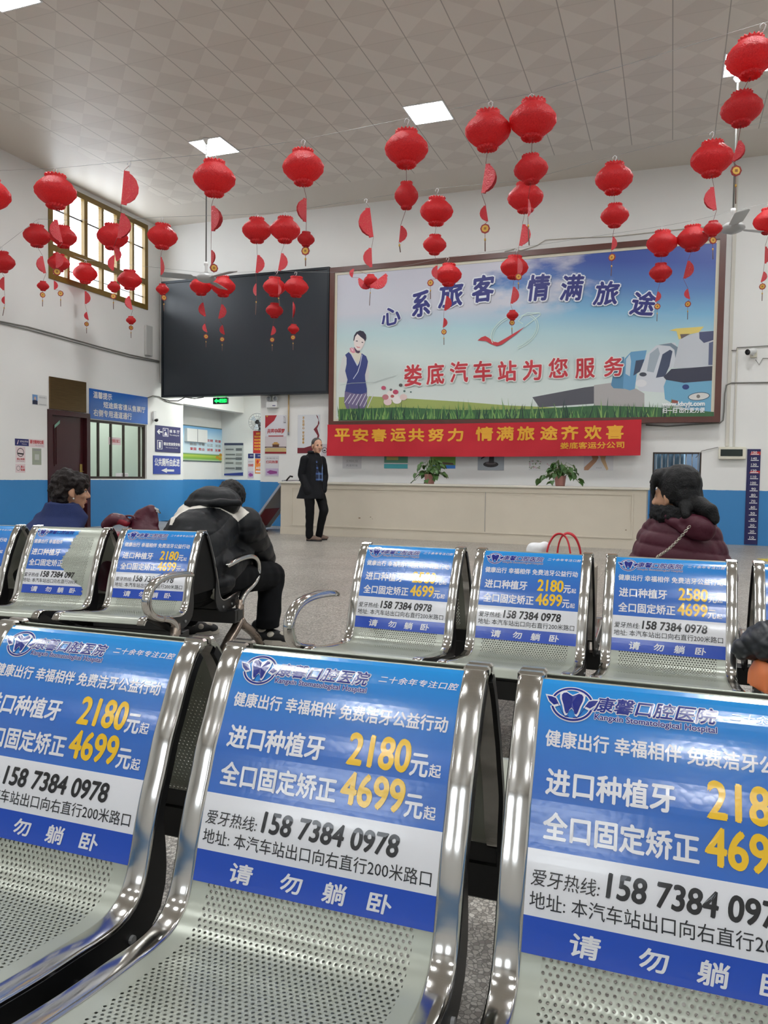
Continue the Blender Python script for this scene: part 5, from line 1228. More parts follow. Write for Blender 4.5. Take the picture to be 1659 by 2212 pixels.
lboard('duty_notice', 'small white duty notice with a portrait photo left of the brass panel', pl(69, 853, 101, 876, XL), s9, pm((216, 216, 214)), 0.003, 'notice')
def s10(B, b): B.text('请勿靠近窗口', sub(b, .1, .3, .9, .75), P_RED, 0.02)
bq = pl(234.5, 945, 261, 961, XL-0.066); B = Board(bq, 'x', XL-0.069, 0.002, P_PINKW); s10(B, B.b); o = B.build('window_notice'); tag(o, 'pinkish notice with red lettering taped to the booth window', 'notice')
bq = pl(250, 1022, 277, 1030, XL-0.066); B = Board(bq, 'x', XL-0.069, 0.002, P_WHITE); B.text('小心玻璃', sub(B.b, .4, .25, .95, .75), P_GREYT); o = B.build('window_notice'); tag(o, 'white strip notice at the foot of the booth window', 'notice')

# ---- board trolley leaning beside the counter
M_SILV = mat('silver_frame', (188, 188, 192), 0.3, 0.7)
t = thing('display_stand', 'folded display stand with a red panel leaning left of the counter', 'display stand', (-6.95, 12.75, 0))
mb = MB(); a = Vector((-0.36, 0, 0.06)); b_ = Vector((0.33, 0, 0.93)); dirv = (b_-a).normalized(); nrm = Vector((dirv.z, 0, -dirv.x))
def bs(u, y, d): p = a+(b_-a)*u+nrm*d; return (p.x, y, p.z)
def slab(u0, u1, y0, y1, d0, d1, m):
    V = [bs(u, y, d) for u in (u0, u1) for y in (y0, y1) for d in (d0, d1)]
    mb.add(V, [(0, 1, 3, 2), (4, 6, 7, 5), (0, 4, 5, 1), (2, 3, 7, 6), (0, 2, 6, 4), (1, 5, 7, 3)], m)
slab(0, 1, -0.3, 0.45, -0.01, 0.01, mat('board_grey', (176, 168, 160), 0.5)); mb.build('board', t)
mb = MB(); slab(0.03, 0.42, -0.25, 0.3, 0.010, 0.014, mat('panel_red', (150, 36, 36), 0.5)); mb.build('red_panel', t)
mb = MB(); slab(-0.01, 1.01, -0.33, -0.3, -0.02, 0.02, M_SILV); slab(-0.01, 1.01, 0.45, 0.48, -0.02, 0.02, M_SILV); slab(-0.02, 0.0, -0.33, 0.48, -0.02, 0.02, M_SILV); slab(1.0, 1.02, -0.33, 0.48, -0.02, 0.02, M_SILV); mb.build('frame', t)
mb = MB(); mb.tube([bs(0, -0.28, 0.02), (-0.30, -0.28, 0.012), (0.0, -0.28, 0.012), bs(0.12, -0.28, 0.12)], 0.012, M_BLACK, 8); mb.build('foot', t)
for yy in (-0.2, 0.32):
    mb = MB(); mb.tube([bs(1.0, yy, 0), bs(1.06, yy, 0), (0.42, yy, 1.03), (0.47, yy, 1.02)], 0.016, M_BLACK, 8); mb.build('handle', t)

# ================================================================== LANTERNS, WIRES, FANS
s = NT('red_paper'); tc = s.n('ShaderNodeTexCoord')
vo = s.n('ShaderNodeTexVoronoi'); vo.inputs['Scale'].default_value = 34; s.l(tc.outputs['Object'], vo.inputs['Vector'])
s.l(s.mix(vo.outputs['Distance'], lin((232, 58, 60)), lin((190, 32, 44))), s.b.inputs['Base Color']); s.b.inputs['Roughness'].default_value = 0.42
bp = s.n('ShaderNodeBump'); bp.inputs['Strength'].default_value = 0.5; bp.inputs['Distance'].default_value = 0.01; s.l(vo.outputs['Distance'], bp.inputs['Height']); s.l(bp.outputs[0], s.b.inputs['Normal'])
tl = s.n('ShaderNodeBsdfTranslucent'); tl.inputs[0].default_value = (*lin((238, 52, 56)), 1); mx = s.n('ShaderNodeMixShader'); mx.inputs[0].default_value = 0.42
s.l(s.b.outputs[0], mx.inputs[1]); s.l(tl.outputs[0], mx.inputs[2]); s.l(mx.outputs[0], s.o.inputs[0]); M_LAN = s.m
s = NT('red_cover'); tc = s.n('ShaderNodeTexCoord'); n1 = s.noise(tc.outputs['Object'], 60, 3)
s.l(s.mix(s.math('GREATER_THAN', n1, 0.66), lin((206, 48, 60)), lin((214, 150, 110))), s.b.inputs['Base Color']); s.b.inputs['Roughness'].default_value = 0.22
bp = s.n('ShaderNodeBump'); bp.inputs['Strength'].default_value = 0.5; bp.inputs['Distance'].default_value = 0.02; s.l(s.noise(tc.outputs['Object'], 22, 3), bp.inputs['Height']); s.l(bp.outputs[0], s.b.inputs['Normal']); M_LCOV = s.m
M_STR = mat('red_string', (120, 60, 56), 0.7); M_HOOK = mat('clear_hook', (222, 222, 222), 0.25); M_COIN = mat('gilt_medallion', (206, 160, 74), 0.35, 0.5); M_TAS = mat('tassel_thread', (120, 92, 84), 0.7)
# outline of a lantern of unit diameter (radius, height)
LPROF = [(0.10, 0.385), (0.18, 0.42), (0.245, 0.395), (0.235, 0.335), (0.285, 0.30), (0.38, 0.215), (0.465, 0.11), (0.50, 0.015), (0.482, -0.075), (0.42, -0.165), (0.33, -0.25), (0.25, -0.305), (0.20, -0.33), (0.225, -0.385), (0.16, -0.41), (0.08, -0.385)]
def lantern_mesh():
    mb = MB(); n = 48; V = []; prof_ = catmull([np.array(p) for p in LPROF], 2)
    for i, (r, z) in enumerate(prof_):
        for k in range(n):
            a = 2*PI*k/n; edge = abs(z) > 0.335
            q = 1+(0.10*math.cos(k*PI*2/3) if edge else 0.03*math.cos(k*PI)+0.016*math.sin(k*1.9+z*30))
            V.append((r*q*math.cos(a), r*q*math.sin(a), z+(0.02*math.sin(k*PI*2/3+1) if edge else 0)))
    N = len(prof_)
    mb.add(V, [(i*n+k, i*n+(k+1) % n, (i+1)*n+(k+1) % n, (i+1)*n+k) for i in range(N-1) for k in range(n)]+[tuple(range(n)), tuple((N-1)*n+k for k in range(n))[::-1]], M_LAN, True)
    me = bpy.data.meshes.new('lantern'); me.from_pydata(mb.v, [], mb.f); me.materials.append(M_LAN); me.polygons.foreach_set('use_smooth', [True]*len(mb.f))
    bm = bmesh.new(); bm.from_mesh(me); bmesh.ops.recalc_face_normals(bm, faces=bm.faces); bm.to_mesh(me); bm.free(); return me
def folded_mesh(open_deg, name):
    """a lantern folded shut (or opened a little): stiff shiny covers with the pleats between; hinge on the z axis, bulging to +x"""
    half = [(0.0, 0.5), (0.16, 0.5), (0.17, 0.44), (0.25, 0.40), (0.38, 0.27), (0.46, 0.08), (0.46, -0.08), (0.38, -0.27), (0.25, -0.40), (0.17, -0.44), (0.16, -0.5), (0.0, -0.5)]
    mb = MB(); n = max(3, int(open_deg/7)); A = math.radians(open_deg)
    for i in range(n):
        a0, a1 = -A/2+A*i/n, -A/2+A*(i+1)/n; am = (a0+a1)/2
        P = lambda r, z, a: (r*math.cos(a), r*math.sin(a), z)
        V = [P(r, z, a0) for r, z in half]+[P(r*0.96, z*0.985, am) for r, z in half]+[P(r, z, a1) for r, z in half]; h = len(half)
        F = [(k, k+1, h+k+1, h+k) for k in range(1, h-2)]+[(h+k, h+k+1, 2*h+k+1, 2*h+k) for k in range(1, h-2)]
        mb.add(V, F, M_LAN, True)
    for sg in (-1, 1):
        a = sg*A/2; t = 0.004*sg
        V = [(r*math.cos(a)-t*math.sin(a)*e, r*math.sin(a)+t*math.cos(a)*e, z) for e in (0, 1) for r, z in half]; h = len(half)
        mb.add(V, [tuple(range(h)), tuple(range(h, 2*h))[::-1]]+[(k, (k+1) % h, h+(k+1) % h, h+k) for k in range(h)], M_LCOV)
    me = bpy.data.meshes.new(name); me.from_pydata(mb.v, [], mb.f)
    for m in mb.mats: me.materials.append(m)
    me.polygons.foreach_set('material_index', mb.mi); me.polygons.foreach_set('use_smooth', mb.sm); me.update(); return me
ME_LAN = lantern_mesh(); ME_FOLD = [folded_mesh(14, 'folded_lantern'), folded_mesh(40, 'folded_lantern'), folded_mesh(100, 'folded_lantern')]
def medal_mesh():
    mb = MB(); mb.lathe([(0, -0.5), (0.1, -0.5), (0.1, 0.5), (0, 0.5)], M_COIN, 6)
    mb = MB(); Mx = Matrix.Rotation(PI/2, 4, 'X')
    mb.lathe([(0, -0.10), (0.34, -0.10), (0.36, -0.07), (0.36, 0.07), (0.34, 0.10), (0, 0.10)], M_COIN, 8, Mx, False); mb.lathe([(0.36, -0.08), (0.5, -0.06), (0.5, 0.06), (0.36, 0.08)], mat('medallion_rim', (150, 44, 40), 0.5), 8, Mx, False, cap=False)
    mb.box((-0.12, -0.125, -0.12), (0.12, 0.125, 0.12), mat('medallion_centre', (150, 96, 40), 0.5))
    me = bpy.data.meshes.new('medallion'); me.from_pydata(mb.v, [], mb.f)
    for m in mb.mats: me.materials.append(m)
    me.polygons.foreach_set('material_index', mb.mi); me.update(); return me
ME_MED = medal_mesh()
ROWY = {1: 6.6, 2: 9.1, 3: 11.4}
rl = random.Random(11)
def strand(row, hook, els, tas, label):
    Y = ROWY[row]; h = onY(hook[0], hook[1], Y)
    t = thing('lantern_string', label, 'hanging decoration', h, 0, 'strings of red paper lanterns')
    scale = (h-CAM).dot(FW)/F_PX                       # metres per photo pixel at this depth
    mb = MB(); mb.tube([(0, 0, -0.02), (0.012, 0, 0.0), (0.02, 0, 0.03), (0, 0, 0.045), (-0.02, 0, 0.03), (-0.02, 0, 0.01)], 0.004, M_HOOK, 6); mb.build('hook', t)
    pts = [Vector((0, 0, 0))]; yaw0 = math.atan2(h.y, h.x)-PI/2      # across the line of sight
    for e in els:
        p = onY(e[1], e[2], Y)-h
        if e[0] == 'L':
            D = e[3]*scale*0.97; o = link('lantern', ME_LAN, t, p, (rl.uniform(-.05, .05), rl.uniform(-.05, .05), rl.uniform(0, 6))); k = e[4] if len(e) > 4 else 1.0
            o.scale = (D, D, D*k); pts += [p+Vector((0, 0, 0.42*D*k)), p-Vector((0, 0, 0.40*D*k))]
        elif e[0] == 'H':
            w, hh = e[3]*scale, e[4]*scale; sg = 1 if w > 0 else -1; R = 0.46*hh
            op = e[6] if len(e) > 6 else 0
            phi = math.acos(min(1, abs(w)/R)) if op == 0 else math.acos(min(1, abs(w)/R))*0.5
            tilt = math.radians(e[5] if len(e) > 5 else 0)
            o = link('folded_lantern', ME_FOLD[op], t)
            off = Matrix.Rotation(yaw0, 4, 'Z') @ Matrix.Rotation(tilt, 4, 'Y') @ Matrix.Rotation((phi if sg > 0 else PI-phi)*(1 if rl.random() > .3 else -1), 4, 'Z') @ Matrix.Diagonal((hh, hh, hh, 1))
            hinge = p-Matrix.Rotation(yaw0, 3, 'Z') @ Vector((w/2, 0, 0))
            o.matrix_local = Matrix.Translation(hinge) @ off
            top = off @ Vector((0, 0, 0.5)); pts += [hinge+top.to_3d(), hinge-top.to_3d()]
        else:
            D = 15*scale if len(e) < 4 else e[3]*scale; D = 0.085
            o = link('medallion', ME_MED, t, p, (0, 0, yaw0+rl.uniform(-.5, .5))); o.scale = (D, D*0.7, D); pts += [p+Vector((0, 0, D/2)), p-Vector((0, 0, D/2))]
    if tas:
        q = onY(tas[0], tas[1], Y)-h; last = pts[-1]; a = last.lerp(q, 0.35); mid = last.lerp(q, 0.55)
        mb = MB(); mb.tube([last, a], 0.0022, M_STR, 5); mb.tube([a, mid, q], [0.004, 0.0055, 0.005], M_TAS, 6); mb.tube([a+Vector((0, 0, .012)), a-Vector((0, 0, .008))], 0.008, M_COIN, 6); mb.build('tassel', t)
    mb = MB()
    for i in range(0, len(pts)-1, 2):
        if (pts[i]-pts[i+1]).length > 0.01: mb.tube([pts[i], pts[i+1]], 0.0022, M_STR, 5)
    if mb.v: mb.build('string', t)
    return t
S_ = strand
S_(1, (-24, 378), [('L', -24, 421, 90)], None, 'red lantern cut by the left edge of the view, beside the gold framed window')
S_(1, (119, 373), [('L', 120, 414, 87), ('H', 117, 497, -24, 48, -12, 1), ('H', 134, 563, 25, 34, 0), ('C', 123, 587)], None, 'string with a large lantern at the top left corner of the gold framed window')
S_(2, (82, 480), [('L', 80, 510, 57), ('H', 82, 570, -26, 36, -10, 1), ('L', 93, 618, 25), ('C', 92, 637)], (92, 662), 'string with a lantern left of the gold window, ending in a small round lantern')
S_(2, (137, 482), [('L', 137, 512, 56), ('L', 127, 568, 46), ('H', 125, 617, 16, 18), ('C', 131, 634)], (131, 662), 'string half hidden behind the large lantern string at the gold window')
S_(2, (3, 540), [('L', 4, 566, 54), ('H', 4, 612, -10, 28), ('H', 7, 648, -6, 16)], (6, 682), 'string at the left edge of the view with a lantern and two edge-on folded ones')
S_(1, (279, 358), [('H', 291, 408, 50, 72, 5), ('H', 276, 489, 36, 54, 8, 1), ('H', 258, 550, 19, 30, -10)], None, 'string of three folded shiny lanterns and no round one')
S_(2, (243, 482), [('L', 243, 512, 66), ('H', 240, 567, -13, 33, 3), ('L', 246, 620, 28), ('C', 245, 640)], (245, 668), 'string across the middle panes of the gold window')
S_(3, (185, 567), [('L', 184, 591, 51), ('H', 189, 643, 11, 27), ('H', 185, 682, -9, 17, -12), ('C', 187, 700)], (187, 720), 'string in front of the lower sill of the gold window')
S_(3, (279, 577), [('L', 280, 605, 51), ('H', 274, 653, -18, 29, -12, 1), ('L', 283, 692, 21), ('C', 283, 708)], (283, 730), 'string at the lower right corner of the gold window')
S_(2, (350, 476), [('L', 351, 511, 64), ('H', 350, 574, 6, 38, 0, 0), ('L', 351, 625, 28), ('C', 354, 643)], (354, 672), 'string in the corner between the gold window and the black screen')
S_(1, (463, 342), [('L', 463, 386, 91), ('H', 464, 473, 15, 53, 0, 1), ('H', 460, 557, 8, 31), ('C', 462, 579)], None, 'string with a large lantern just below the left ceiling lamp')
S_(1, (655, 312), [('L', 655, 362, 90), ('H', 652, 454, -20, 50, 0), ('L', 661, 517, 38), ('C', 660, 542)], (660, 575), 'string with a large lantern above the seam of screen and billboard')
S_(2, (555, 470), [('L', 555, 498, 64), ('H', 560, 570, 12, 38, 5, 1), ('H', 551, 625, -6, 26)], (552, 680), 'left string of the touching pair above the black screen')
S_(2, (616, 466), [('L', 616, 497, 66), ('H', 617, 566, 26, 38, 10), ('H', 604, 625, 6, 22)], (604, 662), 'right string of the touching pair above the black screen')
S_(3, (434, 594), [('L', 434, 618, 48), ('H', 435, 668, -14, 29, -10, 1), ('H', 440, 708, -11, 18, -15), ('C', 445, 727)], (445, 750), 'leftmost string in front of the black screen')
S_(3, (482, 596), [('L', 482, 619, 53), ('H', 486, 673, 22, 31, 12), ('H', 477, 712, -13, 20, -12), ('C', 480, 733)], (480, 758), 'second string from the left in front of the black screen')
S_(3, (597, 590), [('L', 593, 620, 50), ('L', 593, 671, 38), ('H', 594, 714, 14, 20, 12), ('C', 588, 734)], (588, 758), 'third string in front of the black screen, with two round lanterns')
S_(3, (639, 593), [('L', 640, 620, 53), ('H', 634, 670, 4, 33), ('L', 634, 711, 25), ('C', 633, 729)], (633, 756), 'rightmost string in front of the black screen')
S_(2, (790, 437), [('H', 787, 480, -32, 62, -8, 1), ('H', 794, 556, -19, 41, -3)], None, 'short string of two folded lanterns above the left end of the billboard')
S_(3, (801, 596), [('H', 757, 590, -13, 19, 10), ('H', 777, 609, -26, 34, -58), ('H', 833, 604, 34, 44, 52), ('L', 801, 606, 31)], (798, 660), 'sagging garland of small lanterns over the billboard top left corner')
S_(1, (879, 267), [('L', 878, 322, 95), ('L', 878, 423, 52, 1.35), ('H', 869, 505, 11, 35, 5, 1)], (865, 545), 'string with a large lantern just left of the middle ceiling lamp')
S_(2, (944, 415), [('L', 943, 457, 72), ('L', 939, 529, 51), ('H', 937, 588, -16, 28), ('C', 930, 611)], (930, 646), 'string of two round lanterns over the billboard, left of its calligraphy')
S_(1, (1060, 230), [('L', 1054, 283, 100), ('H', 1058, 385, 27, 62, 8, 1), ('H', 1040, 461, -24, 34, -10), ('C', 1048, 494)], (1048, 543), 'string with a large lantern right of the middle ceiling lamp')
S_(1, (1148, 214), [('L', 1151, 260, 102), ('L', 1147, 366, 74), ('H', 1143, 448, 5, 36)], (1143, 530), 'string with two large lanterns touching the one right of the middle lamp')
S_(2, (1136, 398), [('L', 1135, 427, 77), ('H', 1138, 507, 26, 46, 8), ('H', 1123, 575, 10, 36), ('C', 1120, 598)], (1120, 625), 'string tucked below the pair of large lanterns')
S_(3, (967, 562), [('L', 969, 594, 57), ('H', 970, 655, 17, 31, 8), ('H', 962, 697, 9, 20, 5), ('C', 959, 717)], (959, 745), 'string in front of the billboard calligraphy, left of the emblem')
S_(3, (1115, 543), [('L', 1111, 578, 60), ('H', 1113, 637, 15, 36, 8), ('L', 1107, 681, 26), ('C', 1106, 697)], (1106, 722), 'string hanging down to the billboard emblem')
S_(1, (1648, 63), [('L', 1622, 125, 104), ('L', 1602, 236, 87), ('H', 1601, 324, 24, 44, 15, 1), ('C', 1590, 369)], (1589, 440), 'string at the top right corner with the largest lantern')
S_(2, (1538, 294), [('L', 1538, 344, 89), ('H', 1529, 430, -30, 50, -8, 1), ('L', 1540, 494, 39), ('C', 1540, 519)], (1540, 560), 'string beside the right fan rod over the billboard top right corner')
S_(2, (1328, 345), [('L', 1326, 386, 80), ('L', 1328, 466, 60), ('H', 1327, 525, 10, 28, 5), ('C', 1322, 556)], (1320, 596), 'string of two round lanterns right of the middle over the billboard')
S_(3, (1430, 496), [('L', 1430, 526, 65), ('L', 1427, 589, 48), ('H', 1426, 640, 16, 22, 12), ('C', 1420, 662)], (1419, 694), 'left string of the pair over the right part of the billboard')
S_(3, (1496, 484), [('L', 1496, 515, 66), ('H', 1496, 581, 29, 38, 12), ('H', 1480, 635, -16, 22, -12), ('C', 1486, 657)], (1485, 690), 'right string of the pair over the right part of the billboard')
S_(3, (1662, 446), [('L', 1662, 478, 66), ('H', 1657, 550, 9, 36), ('H', 1655, 597, 16, 22, 12), ('C', 1647, 619)], (1646, 650), 'string cut by the right edge of the view')
# the wires they hang from
M_WIRE = mat('steel_wire', (150, 150, 148), 0.4, 0.5)
for row, hooks in {1: [(-24, 378), (119, 373), (279, 358), (463, 342), (655, 312), (879, 267), (1060, 230), (1148, 214), (1648, 63)], 2: [(3, 540), (82, 480), (137, 482), (243, 482), (350, 476), (555, 470), (616, 466), (790, 437), (944, 415), (1136, 398), (1328, 345), (1538, 294)],
                   3: [(185, 567), (279, 577), (434, 594), (482, 596), (597, 590), (639, 593), (801, 596), (967, 562), (1115, 543), (1430, 496), (1496, 484), (1662, 446)]}.items():
    P = [onY(x, y, ROWY[row])+Vector((0, 0, 0.045)) for x, y in hooks]; P.sort(key=lambda p: p.x)
    P = [Vector((XL+0.01, ROWY[row], P[0].z+0.1))]+P+[Vector((XR-0.01, ROWY[row], P[-1].z+0.3))]
    mb = MB(); mb.tube([p-P[0] for p in P], 0.0022, M_WIRE, 5); o = mb.build('hanging_wire', loc=P[0])
    tag(o, {1: 'thin wire holding the nearest row of lanterns', 2: 'thin wire holding the middle row of lanterns', 3: 'thin wire holding the farthest row of lanterns'}[row], 'wire')

# ---- ceiling fans
M_FAN = mat('fan_enamel', (176, 176, 174), 0.4)
def ceiling_fan(x, y, zh, angs, label, tilt=0.0):
    t = thing('ceiling_fan', label, 'ceiling fan', (x, y, zh))
    mb = MB(); mb.tube([(0, 0, 0.10), (0, 0, ZC-zh-0.02)], 0.011, mat('fan_rod', (104, 104, 100), 0.5), 8); mb.lathe([(0.02, ZC-zh-0.08), (0.06, ZC-zh-0.02), (0.06, ZC-zh-0.001), (0, ZC-zh-0.001)], M_WHITE, 14); mb.build('rod', t)
    mb = MB(); mb.lathe([(0, 0.26), (0.03, 0.26), (0.035, 0.22), (0.022, 0.2), (0.022, 0.12), (0.045, 0.09), (0, 0.09)], M_WHITE, 14); mb.lathe([(0, -0.06), (0.06, -0.055), (0.12, -0.03), (0.155, 0.0), (0.15, 0.03), (0.09, 0.07), (0.03, 0.09), (0, 0.09)], M_FAN, 24); mb.build('motor_housing', t)
    for a in angs:
        mb = MB(); R = Matrix.Rotation(a, 4, 'Z') @ Matrix.Rotation(0.22, 4, 'X')
        V = []
        for r, w in ((0.10, 0.035), (0.2, 0.045), (0.24, 0.085), (0.66, 0.09), (0.70, 0.07)):
            V += [(r, -w, 0.008), (r, w, 0.008), (r, -w, 0.0), (r, w, 0.0)]
        F = []
        for i in range(4):
            b_ = 4*i; F += [(b_, b_+1, b_+5, b_+4), (b_+2, b_+6, b_+7, b_+3), (b_, b_+4, b_+6, b_+2), (b_+1, b_+3, b_+7, b_+5)]
        F += [(0, 2, 3, 1), (16, 17, 19, 18)]
        mb.add(V, F, M_FAN, False, R); mb.build('blade', t)
P = onZ(1594, 165, ZC)
ceiling_fan(P.x, P.y, 4.36, [0.62, 2.72, 4.81], 'grey ceiling fan on a long rod at the right end of the billboard')
P = onZ(446, 300, ZC)
ceiling_fan(P.x, P.y, 4.14, [-0.35, 1.74, 3.84], 'grey ceiling fan on a long rod in front of the black screen')

# ================================================================== PEOPLE AND BAGS
class Blob:
    """closed shapes melted into one skin by a voxel remesh"""
    def __init__(s): s.bm = bmesh.new()
    def _sphere(s, M, n=14): bmesh.ops.create_uvsphere(s.bm, u_segments=n, v_segments=max(8, n*2//3), radius=1.0, matrix=M)
    def ball(s, c, r, rot=None):
        r = (r, r, r) if isinstance(r, (int, float)) else r
        s._sphere(Matrix.Translation(c) @ (rot.to_4x4() if rot is not None else Matrix.Identity(4)) @ Matrix.Diagonal((*r, 1))); return s
    def limb(s, pts):
        for (p, r) in pts: s._sphere(Matrix.Translation(p) @ Matrix.Diagonal((r, r, r, 1)), 12)
        for (p, r), (q, r2) in zip(pts[:-1], pts[1:]):
            p, q = Vector(p), Vector(q); d = q-p
            if d.length < 1e-5: continue
            M = Matrix.Translation((p+q)/2) @ d.to_track_quat('Z', 'Y').to_matrix().to_4x4()
            bmesh.ops.create_cone(s.bm, cap_ends=True, segments=14, radius1=r, radius2=r2, depth=d.length, matrix=M)
        return s
    def loft(s, rings, axis=None):
        """rings: (centre, half-width, half-depth, yaw)"""
        n = 20; V = []
        for c, a, b, yw in rings:
            for k in range(n):
                t = 2*PI*k/n; x, y = a*math.cos(t), b*math.sin(t); cy, sy = math.cos(yw), math.sin(yw)
                V.append(s.bm.verts.new((c[0]+x*cy-y*sy, c[1]+x*sy+y*cy, c[2])))
        for i in range(len(rings)-1):
            for k in range(n): s.bm.faces.new((V[i*n+k], V[i*n+(k+1) % n], V[(i+1)*n+(k+1) % n], V[(i+1)*n+k]))
        s.bm.faces.new(V[:n][::-1]); s.bm.faces.new(V[-n:]); return s
    def build(s, name, m, parent, vox=0.008, smooth=4, post=None, mats=None, matfn=None):
        bmesh.ops.recalc_face_normals(s.bm, faces=s.bm.faces)
        me = bpy.data.meshes.new(name); s.bm.to_mesh(me); s.bm.free()
        o = bpy.data.objects.new(name, me); COL.objects.link(o)
        md = o.modifiers.new('r', 'REMESH'); md.mode = 'VOXEL'; md.voxel_size = vox
        if smooth: sm = o.modifiers.new('s', 'SMOOTH'); sm.factor = 0.5; sm.iterations = smooth
        dg = bpy.context.evaluated_depsgraph_get(); new = bpy.data.meshes.new_from_object(o.evaluated_get(dg))
        bpy.data.objects.remove(o); bpy.data.meshes.remove(me)
        new.name = name
        n = len(new.vertices); co = np.empty(n*3, np.float32); new.vertices.foreach_get('co', co); co = co.reshape(-1, 3)
        if post is not None:
            no = np.empty(n*3, np.float32); new.vertices.foreach_get('normal', no); no = no.reshape(-1, 3)
            co = post(co, no).astype(np.float32); new.vertices.foreach_set('co', co.ravel())
        if parent is not None:
            co = co-np.array(parent.location, np.float32); new.vertices.foreach_set('co', co.ravel())
        new.materials.clear()
        for mm in (mats or [m]): new.materials.append(mm)
        nf = len(new.polygons); new.polygons.foreach_set('use_smooth', [True]*nf)
        if matfn is not None:
            ce = np.empty(nf*3, np.float32); new.polygons.foreach_get('center', ce); ce = ce.reshape(-1, 3)+(np.array(parent.location, np.float32) if parent is not None else 0)
            nn = np.empty(nf*3, np.float32); new.polygons.foreach_get('normal', nn)
            new.polygons.foreach_set('material_index', matfn(ce, nn.reshape(-1, 3)).astype(np.int32))
        new.update()
        return link(name, new, parent)
def project(co):
    d = co-np.array(CAM); z = d @ np.array(FW)
    return np.c_[PW/2+F_PX*(d @ np.array(RT))/z, PH/2-F_PX*(d @ np.array(UP))/z]
def inpoly(P, poly):
    x, y = P[:, 0], P[:, 1]; ins = np.zeros(len(P), bool); n = len(poly)
    for i in range(n):
        (x0, y0), (x1, y1) = poly[i], poly[(i+1) % n]
        c = ((y0 > y) != (y1 > y)) & (x < (x1-x0)*(y-y0)/((y1-y0) if y1 != y0 else 1e-9)+x0); ins ^= c
    return ins
def noise_post(amp, sc, seed=0.0):
    def f(co, no):
        k = np.array([mnoise.noise(Vector(c)*sc+Vector((seed, 0, 0))) for c in co.tolist()], np.float32)
        return co+no*(k*amp)[:, None]
    return f
def quilt_post(dirv, pitch, amp, wr=0.006, wsc=14):
    dv = np.array(dirv, np.float32)
    def f(co, no):
        t = co @ dv/pitch; k = np.abs(np.sin(np.pi*t))**0.45
        w = np.array([mnoise.noise(Vector(c)*wsc) for c in co.tolist()], np.float32)
        return co+no*((k-0.6)*amp+w*wr)[:, None]
    return f
SKIN = mat('skin', (214, 166, 138), 0.5, sub=0.08, var=0.05, vscale=20); SKIN2 = mat('skin_tan', (196, 148, 118), 0.5, sub=0.08, var=0.05, vscale=20)
HAIR = mat('black_hair', (9, 8, 9), 0.5, spec=0.3, bump=0.4, bscale=160); HAIR2 = mat('dark_brown_hair', (30, 22, 20), 0.6, spec=0.3, bump=0.6, bscale=110)
LIP = mat('lips', (168, 96, 88), 0.45); EYEW = mat('eye', (226, 222, 216), 0.25); EYEB = mat('iris', (30, 22, 20), 0.2); BROW = mat('eyebrow', (46, 38, 34), 0.7)

def headM(c, fwd, tilt=0.0, roll=0.0, sc=1.0):
    """matrix of a head: x right of the person, y forward, z up; tilt = nod forward"""
    f = Vector(fwd); f.z = 0; f.normalize(); r = f.cross(Vector((0, 0, 1)))
    M = Matrix((r, f, Vector((0, 0, 1)))).transposed().to_4x4()
    return Matrix.Translation(c) @ M @ Matrix.Rotation(-tilt, 4, 'X') @ Matrix.Rotation(roll, 4, 'Y') @ Matrix.Scale(sc, 4)
def add_head(B, M, female=False):
    R = M.to_3x3().normalized(); sc = M.to_scale().x
    b = lambda c, r: B.ball(M @ Vector(c), tuple(v*sc for v in (r if isinstance(r, tuple) else (r, r, r))), R)
    b((0, -.015, .03), (.073, .092, .083)); b((0, .028, -.02), (.06, .062, .085)); b((0, .036, -.07), (.047, .045, .038)); b((0, .066, -.096), (.02, .016, .015))
    b((0, -.03, -.02), (.062, .07, .06))
    B.limb([(M @ Vector((0, .086, .004)), .0085*sc), (M @ Vector((0, .104, -.03)), .0125*sc)]); b((.012, .094, -.035), .009); b((-.012, .094, -.035), .009)
    for sx in (-1, 1):
        b((sx*.03, .074, .014), (.024, .013, .008)); b((sx*.038, .058, -.028), (.022, .022, .02)); b((sx*.074, -.008, -.012), (.009, .02, .03)); b((sx*.073, .0, -.036), (.008, .009, .01))
    b((0, .084, -.06), (.021, .010, .006)); b((0, .081, -.071), (.018, .011, .007))
def face_parts(M, parent, body_loc, lipcol=LIP, brows=True):
    inv = Matrix.Translation(-Vector(parent.location))
    R = M.to_3x3().normalized(); sc = M.to_scale().x
    def el(name, items):
        mb = MB()
        for c, r, m in items:
            Mx = inv @ Matrix.Translation(M @ Vector(c)) @ R.to_4x4() @ Matrix.Diagonal((r[0]*sc, r[1]*sc, r[2]*sc, 1))
            mb.lathe([(0, -1), (.5, -.87), (.87, -.5), (1, 0), (.87, .5), (.5, .87), (0, 1)], m, 12, Mx)
        mb.build(name, parent)
    for sx in (-1, 1):
        el('eye', [((sx*.029, .0745, .0), (.0125, .008, .0056), EYEW), ((sx*.029, .0815, 0), (.0055, .003, .0055), EYEB), ((sx*.03, .080, .0055), (.015, .006, .0022), BROW)])
        if brows: el('eyebrow', [((sx*.03, .084, .0175), (.018, .005, .0035), BROW)])
    el('lips', [((0, .0915, -.0605), (.0195, .005, .0042), lipcol), ((0, .0905, -.0705), (.017, .005, .0048), lipcol)])
